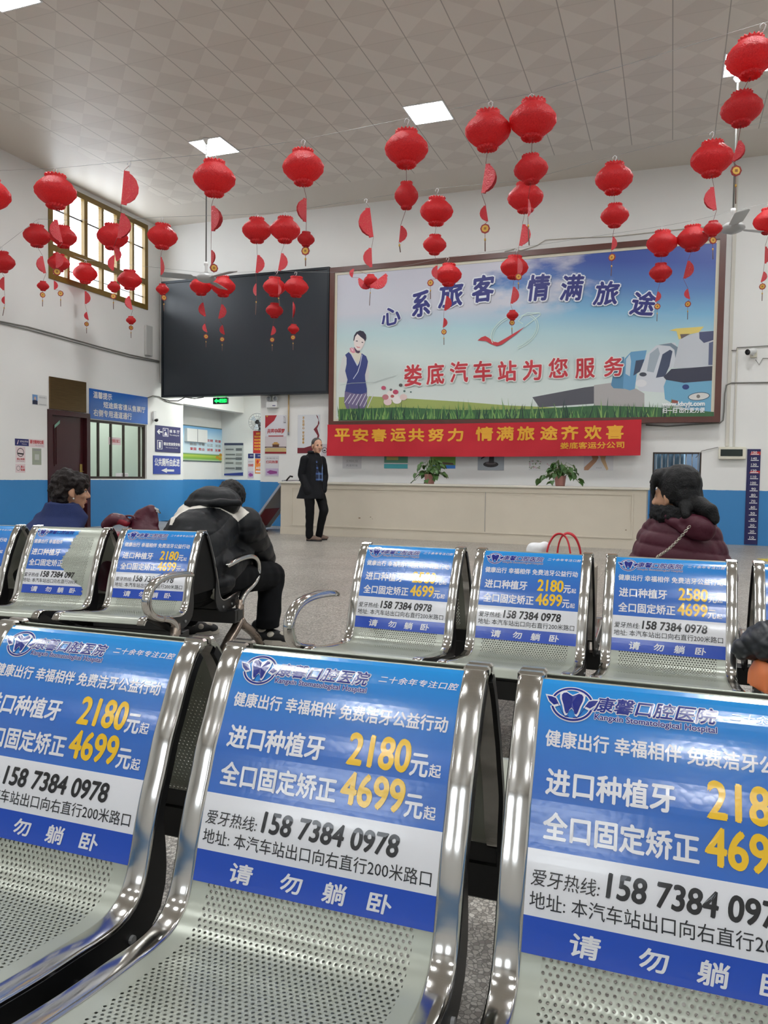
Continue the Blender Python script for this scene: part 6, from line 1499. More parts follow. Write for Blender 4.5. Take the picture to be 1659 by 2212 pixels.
def add_hand(B, wrist, direction, palm_n, sc=1.0, curl=0.5):
    """palm, four bent fingers of unequal length and a thumb off the side of the palm"""
    d = Vector(direction).normalized(); n = Vector(palm_n); n = (n-d*n.dot(d)).normalized(); sd = d.cross(n)
    w = Vector(wrist); R = Matrix((sd, d, n)).transposed()
    B.ball(w+d*.045*sc, (.038*sc, .05*sc, .016*sc), R); B.limb([(w-d*.03, .026*sc), (w+d*.02*sc, .027*sc)])
    for k, (o, L) in enumerate(((-.028, .066), (-.0095, .076), (.0095, .072), (.027, .056))):
        p0 = w+d*.075*sc+sd*o*sc; p1 = p0+(d*math.cos(curl*.5)-n*math.sin(curl*.5))*L*.45*sc; p2 = p1+(d*math.cos(curl*1.3)-n*math.sin(curl*1.3))*L*.33*sc; p3 = p2+(d*math.cos(curl*2)-n*math.sin(curl*2))*L*.25*sc
        B.limb([(p0, .0092*sc), (p1, .0085*sc), (p2, .0078*sc), (p3, .007*sc)])
    p0 = w+d*.025*sc-sd*.03*sc; p1 = p0+(d*.7-sd*.7)*.035*sc-n*.006; p2 = p1+(d*.95-sd*.2)*.03*sc-n*.01
    B.limb([(p0, .013*sc), (p1, .0105*sc), (p2, .0085*sc)])
def shoe(name, heel, toe, m, sole, parent, h=0.075, extra=None, lab=None):
    heel, toe = Vector(heel), Vector(toe); d = toe-heel; d.z = 0; L = d.length; d.normalize(); sd = Vector((-d.y, d.x, 0)); z0 = min(heel.z, toe.z)
    R = Matrix((d, sd, Vector((0, 0, 1)))).transposed()
    P = lambda u, v, z: heel+d*u*L+sd*v+Vector((0, 0, z))
    B = Blob(); B.ball(P(.29, 0, .048), (.075, .042, .05), R); B.ball(P(.55, 0, .04), (.12, .046, .036), R); B.ball(P(.74, 0, .034), (.07, .048, .03), R); B.limb([(P(.12, 0, .05), .038), (P(.14, 0, h+.03), .04)]); B.ball(P(.38, 0, .06), (.09, .036, .035), R)
    def post(co, no): co[:, 2] = np.maximum(co[:, 2], z0+.018); return co
    so = B.build(name, m, parent, 0.006, 4, post)
    S = MB(); pts = []
    for k in range(24):
        a = 2*PI*k/24; u = .5+.52*math.cos(a); wd_ = (.047 if u > .45 else .040)*math.sin(a)*(1-.12*(u < .3)); pts.append(P(u, wd_, 0))
    V = [p-Vector(parent.location) for p in pts]+[p+Vector((0, 0, .028))-Vector(parent.location) for p in pts]; n = 24
    S.add([v-so.location for v in V], [tuple(range(n))[::-1], tuple(range(n, 2*n))]+[(k, (k+1) % n, n+(k+1) % n, n+k) for k in range(n)], sole)
    S.build('sole', so)
    return so
SOLEW = mat('sole_white', (212, 204, 190), 0.6); SOLEB = mat('sole_black', (30, 28, 28), 0.6)

# ------------------------------------------------------------------ the standing man
ORG = Vector((-5.33, 11.15, 0.0)); vd = Vector((ORG.x, ORG.y, 0)).normalized(); vr = Vector((vd.y, -vd.x, 0))
def Q(xr, d, z): return ORG+vr*xr-vd*d+Vector((0, 0, z))
t = thing('person', 'man with shaved hair in a dark coat walking in front of the counter', 'person', ORG)
yawm = math.atan2(vr.y, vr.x)
fwd = (vr*0.55-vd*0.8)
HM = headM(Q(.005, .03, 1.525), vr*0.42-vd*0.9, 0.05, 0.0, 1.08)
B = Blob(); add_head(B, HM); B.limb([(Q(-.02, .0, 1.43), .055), (Q(-.045, -.01, 1.33), .06)])
B.loft([(Q(-.05, 0, .84), .14, .10, yawm-.6), (Q(-.055, 0, 1.0), .135, .095, yawm-.6), (Q(-.06, 0, 1.2), .15, .10, yawm-.6), (Q(-.055, 0, 1.34), .13, .08, yawm-.6)])
B.limb([(Q(-.2, .10, 1.31), .05), (Q(-.235, .05, 1.05), .043), (Q(-.13, .09, .85), .032)]); add_hand(B, Q(-.12, .085, .84), (0.25*vr-vd*0.1-Vector((0, 0, 1))), vd, 1.0, .5)
B.limb([(Q(.09, -.12, 1.30), .05), (Q(.14, -.13, 1.05), .043), (Q(.09, -.05, .86), .032)]); add_hand(B, Q(.08, -.04, .85), (-vd*0.2-Vector((0, 0, 1))), vd, 1.0, .5)
B.limb([(Q(-.11, .04, .86), .08), (Q(-.10, .08, .48), .055), (Q(-.10, .03, .08), .04)]); B.limb([(Q(.03, -.06, .86), .08), (Q(.14, .02, .5), .055), (Q(.04, -.08, .10), .04)])
body = B.build('body', SKIN, t, 0.006, 3)
face_parts(HM, t, ORG)
# close-cropped greying hair
def cap_hair(name, M, m, parent, thick, front, back, side, post=None, vox=0.006):
    pass
Rm = HM.to_3x3().normalized(); B = Blob()
B.ball(HM @ Vector((0, -.022, .038)), (.084, .099, .088), Rm); B.ball(HM @ Vector((0, -.055, 0.0)), (.076, .062, .078), Rm)
def cut_front(M, yz):
    inv = np.array(M.inverted())
    def f(co, no):
        l = co @ inv[:3, :3].T+inv[:3, 3]; bad = yz(l); 
        l2 = l.copy(); l2[bad] *= np.array([.9, .82, .9]); A = np.array(M); out = l2 @ A[:3, :3].T+A[:3, 3]; return out
    return f
B.build('cropped_hair', mat('greying_hair', (74, 70, 68), 0.8, bump=0.4, bscale=200), t, 0.006, 2, cut_front(HM, lambda l: (l[:, 1] > .035-(.06-l[:, 2])*.35) & (l[:, 2] < .085) | (l[:, 2] < -.02) & (l[:, 1] > -.03)))
# trousers
M_TRO = mat('black_trousers', (12, 12, 14), 0.8, spec=0.25)
B = Blob(); B.loft([(Q(-.05, 0, .92), .15, .11, yawm-.6), (Q(-.045, 0, .84), .165, .12, yawm-.6), (Q(-.04, 0, .76), .15, .11, yawm-.6)])
B.limb([(Q(-.115, .04, .82), .095), (Q(-.10, .09, .50), .073), (Q(-.105, .045, .25), .063), (Q(-.105, .03, .09), .062)]); B.limb([(Q(.035, -.05, .82), .095), (Q(.125, .03, .50), .073), (Q(.08, -.03, .28), .06), (Q(.05, -.075, .09), .058)])
B.build('trousers', M_TRO, t, 0.008, 3, noise_post(.006, 14))
# coat
M_COAT = mat('dark_coat', (22, 23, 27), 0.75, spec=0.25, var=0.15, vscale=8)
B = Blob()
B.loft([(Q(-.10, .0, .68), .235, .15, yawm-.5), (Q(-.09, 0, .74), .225, .15, yawm-.5), (Q(-.075, 0, .90), .185, .135, yawm-.55), (Q(-.07, 0, 1.08), .18, .13, yawm-.6), (Q(-.07, 0, 1.24), .19, .125, yawm-.6), (Q(-.062, 0, 1.35), .155, .095, yawm-.6), (Q(-.05, 0, 1.41), .085, .08, yawm-.6)])
B.limb([(Q(-.195, .085, 1.305), .068), (Q(-.238, .05, 1.06), .064), (Q(-.13, .12, .80), .062)]); B.limb([(Q(.09, -.105, 1.30), .066), (Q(.13, -.12, 1.05), .062), (Q(.105, -.0, .82), .06)])
B.limb([(Q(-.06, .10, 1.42), .022), (Q(-.13, .03, 1.42), .024), (Q(-.09, -.06, 1.43), .024), (Q(0, -.075, 1.42), .022), (Q(.03, .02, 1.37), .02)])
B.build('coat', M_COAT, t, 0.008, 3, noise_post(.007, 11))
# plaid shirt showing in the open front
s = NT('plaid_shirt'); tc = s.n('ShaderNodeTexCoord'); sp = s.n('ShaderNodeSeparateXYZ'); s.l(tc.outputs['Object'], sp.inputs[0])
a_ = s.math('GREATER_THAN', s.math('FRACT', s.math('MULTIPLY', sp.outputs['Z'], 11.0)), 0.72); b2_ = s.math('GREATER_THAN', s.math('FRACT', s.math('MULTIPLY', s.math('ADD', sp.outputs['X'], sp.outputs['Y']), 12.0)), 0.75)
c1 = s.mix(a_, lin((26, 36, 66)), lin((70, 98, 150))); s.l(s.mix(s.math('MULTIPLY', b2_, 0.7), c1, lin((120, 148, 190))), s.b.inputs['Base Color']); s.b.inputs['Roughness'].default_value = 0.8; M_PLAID = s.m
B = Blob(); fo = fwd.normalized()
sdv_ = Vector((-fo.y, fo.x, 0))
for k_ in (-.04, 0, .04): B.limb([(Q(-.03, 0, z)+fo*(o_-.022)+sdv_*k_*(1 if z < 1.3 else .5), .03) for z, o_ in ((.98, .150), (1.08, .146), (1.18, .143), (1.27, .130), (1.35, .095))])
B.build('plaid_shirt', M_PLAID, t, 0.008, 3)
M_SHOE = mat('taupe_suede', (112, 92, 80), 0.7)
shoe('shoe', Q(-.15, .0, 0), Q(.09, .08, 0), M_SHOE, SOLEB, t); shoe('shoe', Q(.01, -.10, 0), Q(.18, -.20, 0), M_SHOE, SOLEB, t)

# ------------------------------------------------------------------ woman in navy fleece at the left, head in profile
def PX(x, y, Y): return onY(x, y, Y)
t = thing('person', 'woman with short curly hair in a navy fleece, seen in profile at the left', 'person', (-3.5, 3.62, 0.0))
hv = Vector((-3.5, 3.7, 0)).normalized(); hr = Vector((hv.y, -hv.x, 0)); fz = Vector((-math.sin(C_ANG), math.cos(C_ANG), 0))
hc = PX(155, 1060, 3.74); HM = headM(hc, hr*1.0+hv*0.12, 0.06, 0.0, 0.97)
# seated on the far bench
hip = Vector((-3.47, 3.56, .46)); 
B = Blob(); add_head(B, HM, True); B.limb([(hc-hr*.03-Vector((0, 0, .09)), .045), (hc-hr*.06-Vector((0, 0, .18)), .05)])
B.loft([(hip, .13, .09, C_ANG), (hip+Vector((0, .02, .2)), .11, .075, C_ANG), (hip+Vector((.02, .08, .36)), .10, .06, C_ANG)])
for sx in (-1, 1):
    sh = PX(115 if sx < 0 else 152, 1112, 3.66); kn = hip+fz*.43+hr*sx*.10+Vector((0, 0, .02)); an = kn+fz*.08-Vector((0, 0, .40))
    B.limb([(hip+hr*sx*.09, .075), (kn, .055), (an, .038)]); el_ = sh+fz*.10-Vector((0, 0, .26))+hr*sx*.05; ha = el_+fz*.22-Vector((0, 0, .04))-hr*sx*.08
    B.limb([(sh, .045), (el_, .04), (ha, .03)]); add_hand(B, ha, fz*.8-hr*sx*.4-Vector((0, 0, .3)), Vector((0, 0, 1)), .92, .5)
B.build('body', SKIN2, t, 0.006, 2); face_parts(HM, t, hc)
Rm = HM.to_3x3().normalized(); B = Blob()
hp = lambda *a: HM @ Vector(a)
B.ball(hp(0, -.03, .05), (.092, .098, .085), Rm); B.ball(hp(0, -.07, 0.0), (.086, .066, .085), Rm); B.ball(hp(0, -.06, -.06), (.07, .05, .05), Rm); B.ball(hp(0, .045, .075), (.066, .05, .045), Rm); B.ball(hp(.04, .03, .055), (.046, .06, .05), Rm); B.ball(hp(-.04, .03, .055), (.046, .06, .05), Rm)
for sx in (-1, 1): B.ball(hp(sx*.066, .03, .02), (.018, .028, .05), Rm); B.limb([(hp(sx*.072, .022, .01), .016), (hp(sx*.071, .024, -.025), .010)]); B.ball(hp(sx*.045, .075, .045), (.03, .02, .03), Rm)
B.build('curly_hair', HAIR2, t, 0.005, 1, lambda co, no: noise_post(.012, 42)(noise_post(.014, 20, 5)(co, no), no))
mb = MB(); e = hp(.081, .002, -.047)-Vector(t.location); mb.lathe([(0, -.006), (.005, -.003), (.005, .003), (0, .006)], mat('pearl', (230, 225, 215), 0.2), 8, Matrix.Translation(e)); mb.build('earring', t)
M_FLC = mat('navy_fleece', (36, 50, 98), 0.95, bump=0.8, bscale=300, var=0.2, vscale=20)
B = Blob(); top = PX(135, 1098, 3.66)
B.loft([(hip-Vector((0, 0, .03)), .19, .14, C_ANG), (hip+Vector((0, 0, .12)), .185, .13, C_ANG), (hip+Vector((.02, .02, .26)), .18, .125, C_ANG+.2), (top-Vector((.0, 0, .05)), .15, .105, C_ANG+.3), (top+Vector((0, 0, .03)), .095, .085, C_ANG)])
nk = hc-hr*.045-Vector((0, 0, .125))
for k in range(10):
    a0, a1 = 2*PI*k/10, 2*PI*(k+1)/10; pc = lambda a: nk+Vector((.075*math.cos(a), .075*math.sin(a), .012*math.sin(a)-.0))
    B.limb([(pc(a0)+Vector((0, 0, .035))-hr*.012, .024), (pc(a1)+Vector((0, 0, .035))-hr*.012, .024)]); B.limb([(pc(a0)-Vector((0, 0, .015)), .034), (pc(a1)-Vector((0, 0, .015)), .034)])
for sx in (-1, 1):
    sh = PX(98 if sx < 0 else 148, 1128 if sx < 0 else 1122, 3.66 if sx > 0 else 3.62); el_ = sh+fz*.08-Vector((0, 0, .27))+hr*sx*.04; ha = el_+fz*.22-Vector((0, 0, .04))-hr*sx*.08
    B.limb([(sh, .075), (el_, .066), (ha, .05)])
B.build('fleece_jacket', M_FLC, t, 0.007, 3, noise_post(.009, 12))
B = Blob(); B.loft([(hip-Vector((0, 0, .04)), .17, .13, C_ANG), (hip+Vector((0, 0, .08)), .17, .13, C_ANG)])
for sx in (-1, 1):
    kn = hip+fz*.43+hr*sx*.10+Vector((0, 0, .02)); an = kn+fz*.08-Vector((0, 0, .36)); B.limb([(hip+hr*sx*.09, .095), (kn, .072), (an, .06)])
B.build('trousers', mat('dark_trousers', (34, 34, 40), 0.8), t, 0.009, 3)
for sx in (-1, 1):
    kn = hip+fz*.43+hr*sx*.10; an = kn+fz*.05; shoe('shoe', (an.x, an.y, 0), (an.x+fz.x*.23, an.y+fz.y*.23, 0), M_BLACK, SOLEB, t)

# ------------------------------------------------------------------ hunched man with the black and white down jacket
t = thing('person', 'hunched man in a black and white down jacket seen from behind', 'person', (-2.47, 3.68, 0.0))
bv = fz; hc = PX(497, 1082, 4.10); HM = headM(hc, bv*1.0+Vector((.25, 0, 0)), 0.85, 0.0, 1.0)
hip = Vector((-2.50, 3.66, .47)); shL = PX(402, 1120, 3.86); shR = PX(531, 1130, 4.02)
elL = PX(420, 1225, 4.22); elR = PX(564, 1205, 4.36); haL = PX(470, 1240, 4.42); haR = PX(519, 1215, 4.52)
knR = PX(586, 1243, 4.36); knL = PX(418, 1250, 4.22); anR = PX(579, 1337, 4.24); anL = PX(410, 1333, 4.16)
B = Blob(); add_head(B, HM); up_ = (shL+shR)/2; B.limb([(hc-bv*.03-Vector((0, 0, .02)), .055), (up_+Vector((0, .02, .02)), .07)])
B.limb([(hip, .13), ((hip+up_)/2+Vector((0, -.06, .04)), .14), (up_, .12)]); 
for sh, el_, ha, sg in ((shL, elL, haL, -1), (shR, elR, haR, 1)): B.limb([(sh, .06), (el_, .045), (ha, .032)]); add_hand(B, ha, Vector((-.25*sg, .5, -.5)), Vector((0, -.4, .6)), 1.0, .7)
for hs, kn, an in ((hip+Vector((-.09, .02, 0)), knL, anL), (hip+Vector((.09, .02, 0)), knR, anR)): B.limb([(hs, .085), (kn, .06), (an, .045)])
B.build('body', SKIN, t, 0.0065, 3); face_parts(HM, t, hc)
Rm = HM.to_3x3().normalized(); B = Blob(); B.ball(HM @ Vector((0, -.02, .04)), (.083, .10, .085), Rm); B.ball(HM @ Vector((0, -.06, -.01)), (.076, .06, .08), Rm)
B.build('short_hair', HAIR, t, 0.005, 2, noise_post(.005, 60))
M_DOWN = mat('black_down', (13, 15, 19), 0.5, spec=0.3, bump=0.25, bscale=30); M_DOWNW = mat('white_yoke', (222, 216, 206), 0.5)
B = Blob()
B.limb([(hip+Vector((0, -.02, .02)), .185), ((hip+up_)/2+Vector((-.02, -.07, .04)), .195), (up_+Vector((-.01, -.03, -.05)), .175), (up_+Vector((0, .05, -.02)), .15)])
B.ball(hip+Vector((0, .04, -.02)), (.22, .19, .10)); B.limb([(hip+Vector((.06, .1, .05)), .15), (PX(512, 1215, 4.05), .11), (up_+Vector((.05, .08, -.1)), .12)])
B.limb([(shL+Vector((.03, .02, -.02)), .115), (elL, .09), (haL-Vector((0, .06, 0)), .06)]); B.limb([(shR+Vector((-.02, .02, -.02)), .115), (elR, .095), (haR+Vector((.03, -.06, 0)), .062)])
yoke = [(366, 1134), (370, 1115), (384, 1098), (397, 1086), (425, 1091), (475, 1088), (509, 1086), (525, 1096), (538, 1107), (514.4, 1127), (499, 1112), (475.5, 1099), (452, 1096), (408, 1100), (391, 1108.7), (379, 1119), (372, 1134)]
def yk(ce, nn):
    P = project(ce); away = (nn @ -np.array(FW)) > -0.15
    return np.where(inpoly(P, yoke) & away, 1, 0)
def lump(co, no):
    t_ = co @ np.array([.1, -.35, .93])/.105; k = np.abs(np.sin(np.pi*t_))**.5
    return noise_post(.006, 11, 3)(co+no*((k-.6)*.006)[:, None], no)
B.build('down_jacket', M_DOWN, t, 0.0048, 22, lump, [M_DOWN, M_DOWNW], yk)
B = Blob(); h0 = PX(458, 1078, 3.93)
B.ball(PX(462, 1086, 3.93), (.172, .13, .098), Matrix.Rotation(.12, 3, 'Z')); B.ball(PX(478, 1082, 3.96), (.12, .12, .085)); B.limb([(PX(405, 1087, 3.84), .022), (PX(430, 1089, 3.80), .026), (PX(475, 1087, 3.79), .026), (PX(515, 1087, 3.84), .02)])
B.build('hood', M_DOWN, t, 0.006, 8, noise_post(.010, 11))
yy = [PX(497+dx, 1098+dy, 3.70) for dx, dy in ((0, 0), (28, 12))]
M_JE = mat('black_jeans', (11, 12, 15), 0.85, spec=0.2)
B = Blob(); B.ball(hip-Vector((0, -.02, .02)), (.19, .16, .09))
B.limb([(hip+Vector((-.09, .05, 0)), .105), (knL, .085), (anL, .062)]); B.limb([(hip+Vector((.09, .05, 0)), .105), (knR, .092)]); B.loft([(knR+Vector((0, 0, -.02)), .088, .088, 0), (knR.lerp(anR, .5), .078, .082, 0), (anR, .074, .08, 0), (anR-Vector((0, 0, .05)), .073, .078, 0)])
B.build('trousers', M_JE, t, 0.007, 3, noise_post(.008, 13))
for hx, hy, tx_, ty_ in ((543, 1388, 622, 1391), (390, 1379, 444, 1370)):
    a_, b_ = onZ(hx, hy, 0), onZ(tx_, ty_, 0); L_ = (b_-a_).length; b_ = a_+(b_-a_).normalized()*.29
    so = shoe('sneaker', a_, b_, mat('sneaker_black', (24, 24, 26), 0.6), SOLEW, t, .08)
    B = Blob(); d_ = (b_-a_).normalized(); R = Matrix((d_, Vector((-d_.y, d_.x, 0)), Vector((0, 0, 1)))).transposed()
    B.ball(a_+d_*.20+Vector((0, 0, .048)), (.05, .036, .030), R); B.ball(a_+d_*.13+Vector((0, 0, .06)), (.035, .049, .026), R); B.ball(a_+d_*.07+Vector((0, 0, .088)), (.035, .045, .022), R); B.ball(a_+d_*.02+Vector((0, 0, .05)), (.03, .036, .02), R)
    w_ = B.build('white_panel', SOLEW, None, .005, 2); w_.parent = so; w_.location = -Vector(t.location)

# ------------------------------------------------------------------ woman in the maroon down jacket
t = thing('person', 'woman in a maroon down jacket with a black ponytail, seen from behind', 'person', (0.12, 3.46, 0.0))
wv = Vector((.12, 3.46, 0)).normalized(); wr_ = Vector((wv.y, -wv.x, 0)); BF = Vector((-math.sin(B_ANG), math.cos(B_ANG), 0))
hc = PX(1459, 1068, 3.46); HM = headM(hc, wv*.50-wr_*.86, 0.08, 0.0, .98)
hip = Vector((.03, 3.46, .46)); shL = PX(1408, 1150, 3.50); shR = PX(1527, 1150, 3.46); elL = PX(1388, 1250, 3.56); elR = PX(1548, 1255, 3.50)
haL = elL+Vector((.06, .22, .0)); haR = elR+Vector((-.06, .22, 0))
B = Blob(); add_head(B, HM, True); B.limb([(hc-Vector((0, 0, .09)), .045), (PX(1467, 1135, 3.46), .055)])
B.loft([(hip, .14, .10, 0), (hip+Vector((0, 0, .2)), .12, .085, 0), (hip+Vector((0, 0, .34)), .11, .07, 0)])
for sh, el_, ha, sg in ((shL, elL, haL, -1), (shR, elR, haR, 1)):
    B.limb([(sh+Vector((-sg*.05, 0, -.05)), .035), (el_+Vector((-sg*.01, 0, 0)), .035), (ha, .03)]); add_hand(B, ha, Vector((-.3*sg, .8, -.3)), Vector((0, 0, 1)), .92, .5)
    kn = hip+BF*.43+Vector((sg*.11, 0, .01)); B.limb([(hip+Vector((sg*.09, 0, 0)), .085), (kn, .06), (kn+BF*.04-Vector((0, 0, .36)), .042)])
B.build('body', SKIN2, t, 0.006, 3); face_parts(HM, t, hc)
Rm = HM.to_3x3().normalized(); hp = lambda *a: HM @ Vector(a); B = Blob()
B.ball(hp(0, -.024, .045), (.083, .092, .083), Rm); B.ball(hp(0, -.055, -.01), (.076, .058, .08), Rm); B.ball(hp(0, .035, .085), (.064, .055, .034), Rm)
for sx in (-1, 1): B.ball(hp(sx*.066, -.02, .02), (.02, .045, .06), Rm)
B.limb([(hp(.03, .06, .09), .024), (hp(.03, .092, .06), .014), (hp(.036, .098, .03), .007)]); B.limb([(hp(-.02, .065, .09), .024), (hp(-.01, .10, .06), .014), (hp(0, .108, .03), .007)]); B.limb([(hp(-.05, .05, .08), .022), (hp(-.058, .07, .04), .013), (hp(-.062, .066, -.01), .006)]); B.limb([(hp(.055, .04, .08), .022), (hp(.062, .066, .04), .012), (hp(.064, .066, -.01), .006)])
B.build('hair', HAIR, t, 0.005, 2, noise_post(.003, 45))
B = Blob(); B.limb([(PX(1490, 1082, 3.39), .030), (PX(1512, 1092, 3.36), .036), (PX(1532, 1104, 3.34), .034), (PX(1543, 1122, 3.33), .022)]); B.limb([(PX(1478, 1090, 3.37), .026), (PX(1482, 1112, 3.34), .022)])
B.build('ponytail', HAIR, t, 0.006, 3, noise_post(.005, 30))
B = Blob(); nk = PX(1466, 1106, 3.45)
for k in range(12):
    a0, a1 = 2*PI*k/12, 2*PI*(k+1)/12; B.limb([(nk+Vector((.082*math.cos(a0), .075*math.sin(a0), -.01)), .036), (nk+Vector((.082*math.cos(a1), .075*math.sin(a1), -.01)), .036)])
B.build('fur_collar', mat('black_fur', (16, 15, 17), 0.9, bump=1.0, bscale=200), t, 0.006, 1, noise_post(.012, 60))
M_MAR = mat('maroon_down', (74, 24, 40), 0.5, spec=0.35, bump=0.2, bscale=40)
B = Blob(); top = PX(1466, 1128, 3.45)
B.loft([(hip-Vector((0, 0, .03)), .22, .15, 0), (hip+Vector((0, 0, .12)), .205, .145, 0), (hip+Vector((0, 0, .26)), .20, .14, 0), (top-Vector((0, 0, .055)), .145, .11, 0), (top+Vector((0, 0, .015)), .09, .08, 0)])
B.limb([(shL+Vector((.016, 0, -.012)), .07), (elL, .085), (haL-Vector((0, .04, 0)), .055)]); B.limb([(shR+Vector((-.016, 0, -.012)), .07), (elR, .085), (haR-Vector((0, .04, 0)), .055)])
B.limb([(top+Vector((-.07, 0, 0)), .05), (shL+Vector((.02, 0, 0)), .06)]); B.limb([(top+Vector((.07, 0, 0)), .05), (shR+Vector((-.02, 0, 0)), .06)])
B.build('down_jacket', M_MAR, t, 0.006, 3, quilt_post((.12, 0, 1), .056, .008, .003))
B = Blob(); B.ball(PX(1512, 1140, 3.335), (.066, .035, .05), Matrix.Rotation(.5, 3, 'Y')); B.ball(PX(1498, 1126, 3.35), (.055, .04, .032)); B.limb([(PX(1440, 1114, 3.375), .022), (PX(1475, 1142, 3.345), .024), (PX(1505, 1156, 3.335), .022)])
B.build('hood', M_MAR, t, 0.006, 3, noise_post(.008, 22))
B = Blob(); B.ball(hip-Vector((0, 0, .02)), (.2, .17, .09))
for sg in (-1, 1):
    kn = hip+BF*.43+Vector((sg*.11, 0, .01)); B.limb([(hip+Vector((sg*.09, .03, 0)), .10), (kn, .08), (kn+BF*.04-Vector((0, 0, .32)), .062)])
B.build('trousers', mat('dark_trousers', (34, 34, 40), 0.8), t, 0.009, 3)
for sg in (-1, 1): kn = hip+BF*.40+Vector((sg*.11, 0, 0)); shoe('shoe', (kn.x, kn.y, 0), (kn.x, kn.y+.23, 0), M_BLACK, SOLEB, t)
# chain strap across her back
mb = MB(); A_, Z_ = PX(1488, 1139, 3.292), PX(1418, 1204, 3.292); n = 22
for k in range(n):
    u = k/(n-1); c_ = A_.lerp(Z_, u)-Vector(t.location)+Vector((0, -.012*math.sin(u*PI), -.012*math.sin(u*PI))); dr = (Z_-A_).normalized(); sdv = Vector((0, -1, 0)) if k % 2 else dr.cross(Vector((0, -1, 0)))
    mb.tube([c_+dr*.0085*math.cos(a)+sdv*.0045*math.sin(a) for a in [q*PI/5 for q in range(11)]], .0016, mat('chain_steel', (196, 190, 178), 0.25, 0.9), 5, cap=False)
mb.build('chain_strap', t)

# ------------------------------------------------------------------ bags
M_BUR = mat('burgundy_leather', (78, 24, 40), 0.35, bump=0.3, bscale=25); M_BRED = mat('red_leather', (140, 26, 44), 0.35, bump=0.2, bscale=25)
p = PX(310, 1138, 3.60); t = thing('handbag', 'tall burgundy leather bag with a strap on the far seat left of the hunched man', 'bag', (p.x, p.y, .40))
B = Blob(); B.loft([(Vector((p.x, p.y, .40)), .15, .09, .1), (Vector((p.x, p.y, .58)), .145, .08, .1), (Vector((p.x+.005, p.y, .70)), .115, .06, .1), (PX(313, 1118, 3.60), .075, .04, .1), (PX(320, 1103, 3.60), .032, .022, .1)]); B.limb([(PX(289, 1130, 3.60), .03), (PX(303, 1112, 3.60), .028), (PX(327, 1098, 3.60), .018)]); B.limb([(PX(327, 1099, 3.60), .018), (PX(337, 1128, 3.60), .025)])
B.build('bag_body', M_BUR, t, .008, 3, noise_post(.02, 11))
mb = MB(); o_ = Vector(t.location); mb.tube([PX(330, 1096, 3.6)-o_, PX(341, 1101, 3.6)-o_, PX(346, 1108, 3.6)-o_, PX(338, 1104, 3.6)-o_], .006, mat('pale_strap', (190, 186, 180), 0.4), 6); mb.build('strap', t)
p = PX(252, 1138, 3.55); t = thing('handbag', 'lower red and burgundy bag with an arched handle beside the taller one', 'bag', (p.x, p.y, .40))
B = Blob(); B.loft([(Vector((p.x, p.y, .40)), .14, .09, .1), (Vector((p.x, p.y, .6)), .13, .08, .1), (Vector((p.x, p.y, .72)), .09, .05, .1)]); B.limb([(PX(228, 1134, 3.55), .025), (PX(245, 1122, 3.55), .03), (PX(262, 1122, 3.55), .03), (PX(275, 1130, 3.55), .025)])
B.build('bag_body', M_BUR, t, .008, 3, noise_post(.014, 14), [M_BUR, M_BRED], lambda ce, nn: np.where(inpoly(project(ce), [(250, 1160), (252, 1128), (262, 1120), (285, 1132), (285, 1160)]), 1, 0))
mb = MB(); o_ = Vector(t.location); mb.tube(catmull([np.array(PX(x, y, 3.55)-o_) for x, y in ((258, 1125), (266, 1117), (276, 1114), (288, 1116), (292, 1122))], 4), .006, M_BUR, 6); mb.build('handle', t)
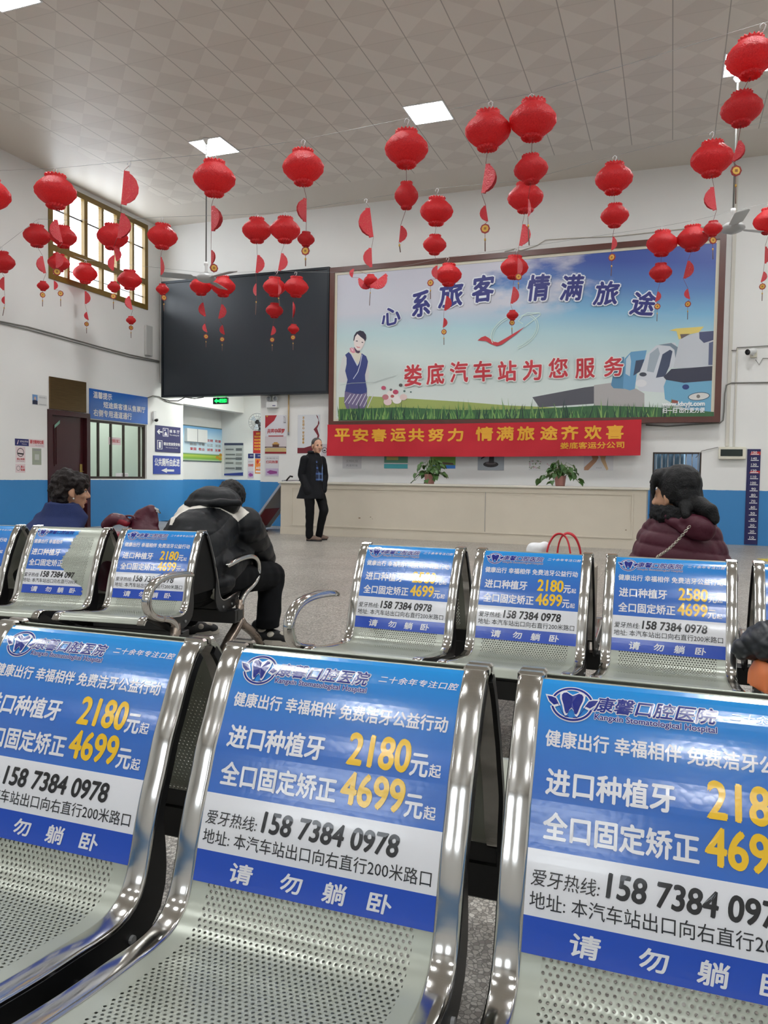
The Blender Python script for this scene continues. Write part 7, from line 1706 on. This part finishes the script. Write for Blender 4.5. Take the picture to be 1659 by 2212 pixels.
# tote with red handles
p = PX(1216, 1190, 3.52); t = thing('tote_bag', 'shopping tote with two red loop handles on the seat behind the middle bench', 'bag', (p.x, p.y, .385)); TB = mat('tote_cloth', (196, 186, 170), 0.8); TR = mat('red_webbing', (190, 24, 40), 0.5)
mb = MB(); mb.box((-.15, -.07, 0), (.15, .07, .31), TB, bev=.02); mb.build('bag_body', t)
for dy, dx in ((-.06, -.01), (.06, .02)):
    mb = MB(); o_ = Vector((p.x, p.y, .385)); pts = [(-.055+dx, dy, .26), (-.05+dx, dy, .36), (-.03+dx, dy*.6, .415), (0+dx, dy*.5, .43), (.03+dx, dy*.6, .41), (.05+dx, dy, .35), (.058+dx, dy, .26)]
    mb.tube(catmull([np.array(q) for q in pts], 4), 1.0, TR, 8, flat=(.009, .004)); mb.build('handle', t)
p = PX(1163, 1190, 3.50); B = Blob(); B.ball(Vector((p.x, p.y, .56)), (.09, .08, .17)); B.limb([(PX(1150, 1186, 3.5), .025), (PX(1172, 1183, 3.5), .03)]); B.ball(PX(1180, 1184, 3.5), .02)
t = thing('plastic_bag', 'crumpled white plastic bag left of the red handled tote', 'bag', (p.x, p.y, .385)); B.build('bag_body', mat('white_film', (226, 226, 228), 0.3), t, .007, 2, noise_post(.02, 16))
# things on the last seat at the right edge
p = onY(1655, 1500, 2.78); t = thing('shopping_bag', 'orange bag standing on the bench seat at the right edge of the view', 'bag', (p.x+.06, 2.80, .385)); B = Blob()
B.loft([(Vector((p.x+.06, 2.80, .385)), .12, .08, 0), (Vector((p.x+.06, 2.80, .44)), .118, .08, 0), (Vector((p.x+.06, 2.80, .475)), .10, .07, 0)])
B.build('bag_body', mat('orange_film', (226, 128, 78), 0.4), t, .007, 2, lambda co, no: co+no*(np.sin(co[:, 0]*90)*.005)[:, None])
B = Blob(); c_ = Vector((p.x+.07, 2.80, .535)); B.ball(c_, (.15, .11, .075)); B.ball(c_+Vector((.05, 0, .06)), (.11, .09, .07)); B.limb([(c_+Vector((-.14, 0, -.03)), .035), (c_+Vector((-.05, 0, .0)), .05)])
t = thing('padded_jacket', 'black quilted jacket lying on top of the orange bag', 'jacket', (c_.x, c_.y, .47)); B.build('padded_cloth', mat('black_quilt', (30, 33, 38), 0.4), t, .006, 2, lambda co, no: co+no*((np.abs(np.sin(co[:, 0]*70+co[:, 2]*70))*np.abs(np.sin(co[:, 0]*70-co[:, 2]*70)))**.5*.007)[:, None])
# yellow marking on the floor
b0_ = [onZ(x, y, 0.002) for x, y in ((1621, 1201.5), (1650, 1203), (1665, 1212), (1645, 1212))]; c_ = sum(b0_, Vector())/4
mb = MB(); mb.box((-.30, -.25, 0.0), (.30, .25, 0.003), mat('yellow_floor_tape', (214, 190, 60), 0.5)); o = mb.build('floor_marking', loc=(1.47, 11.45, 0.0), rot=(0, 0, 0.25)); tag(o, 'yellow marking stuck on the floor near the height ruler', 'floor marking')
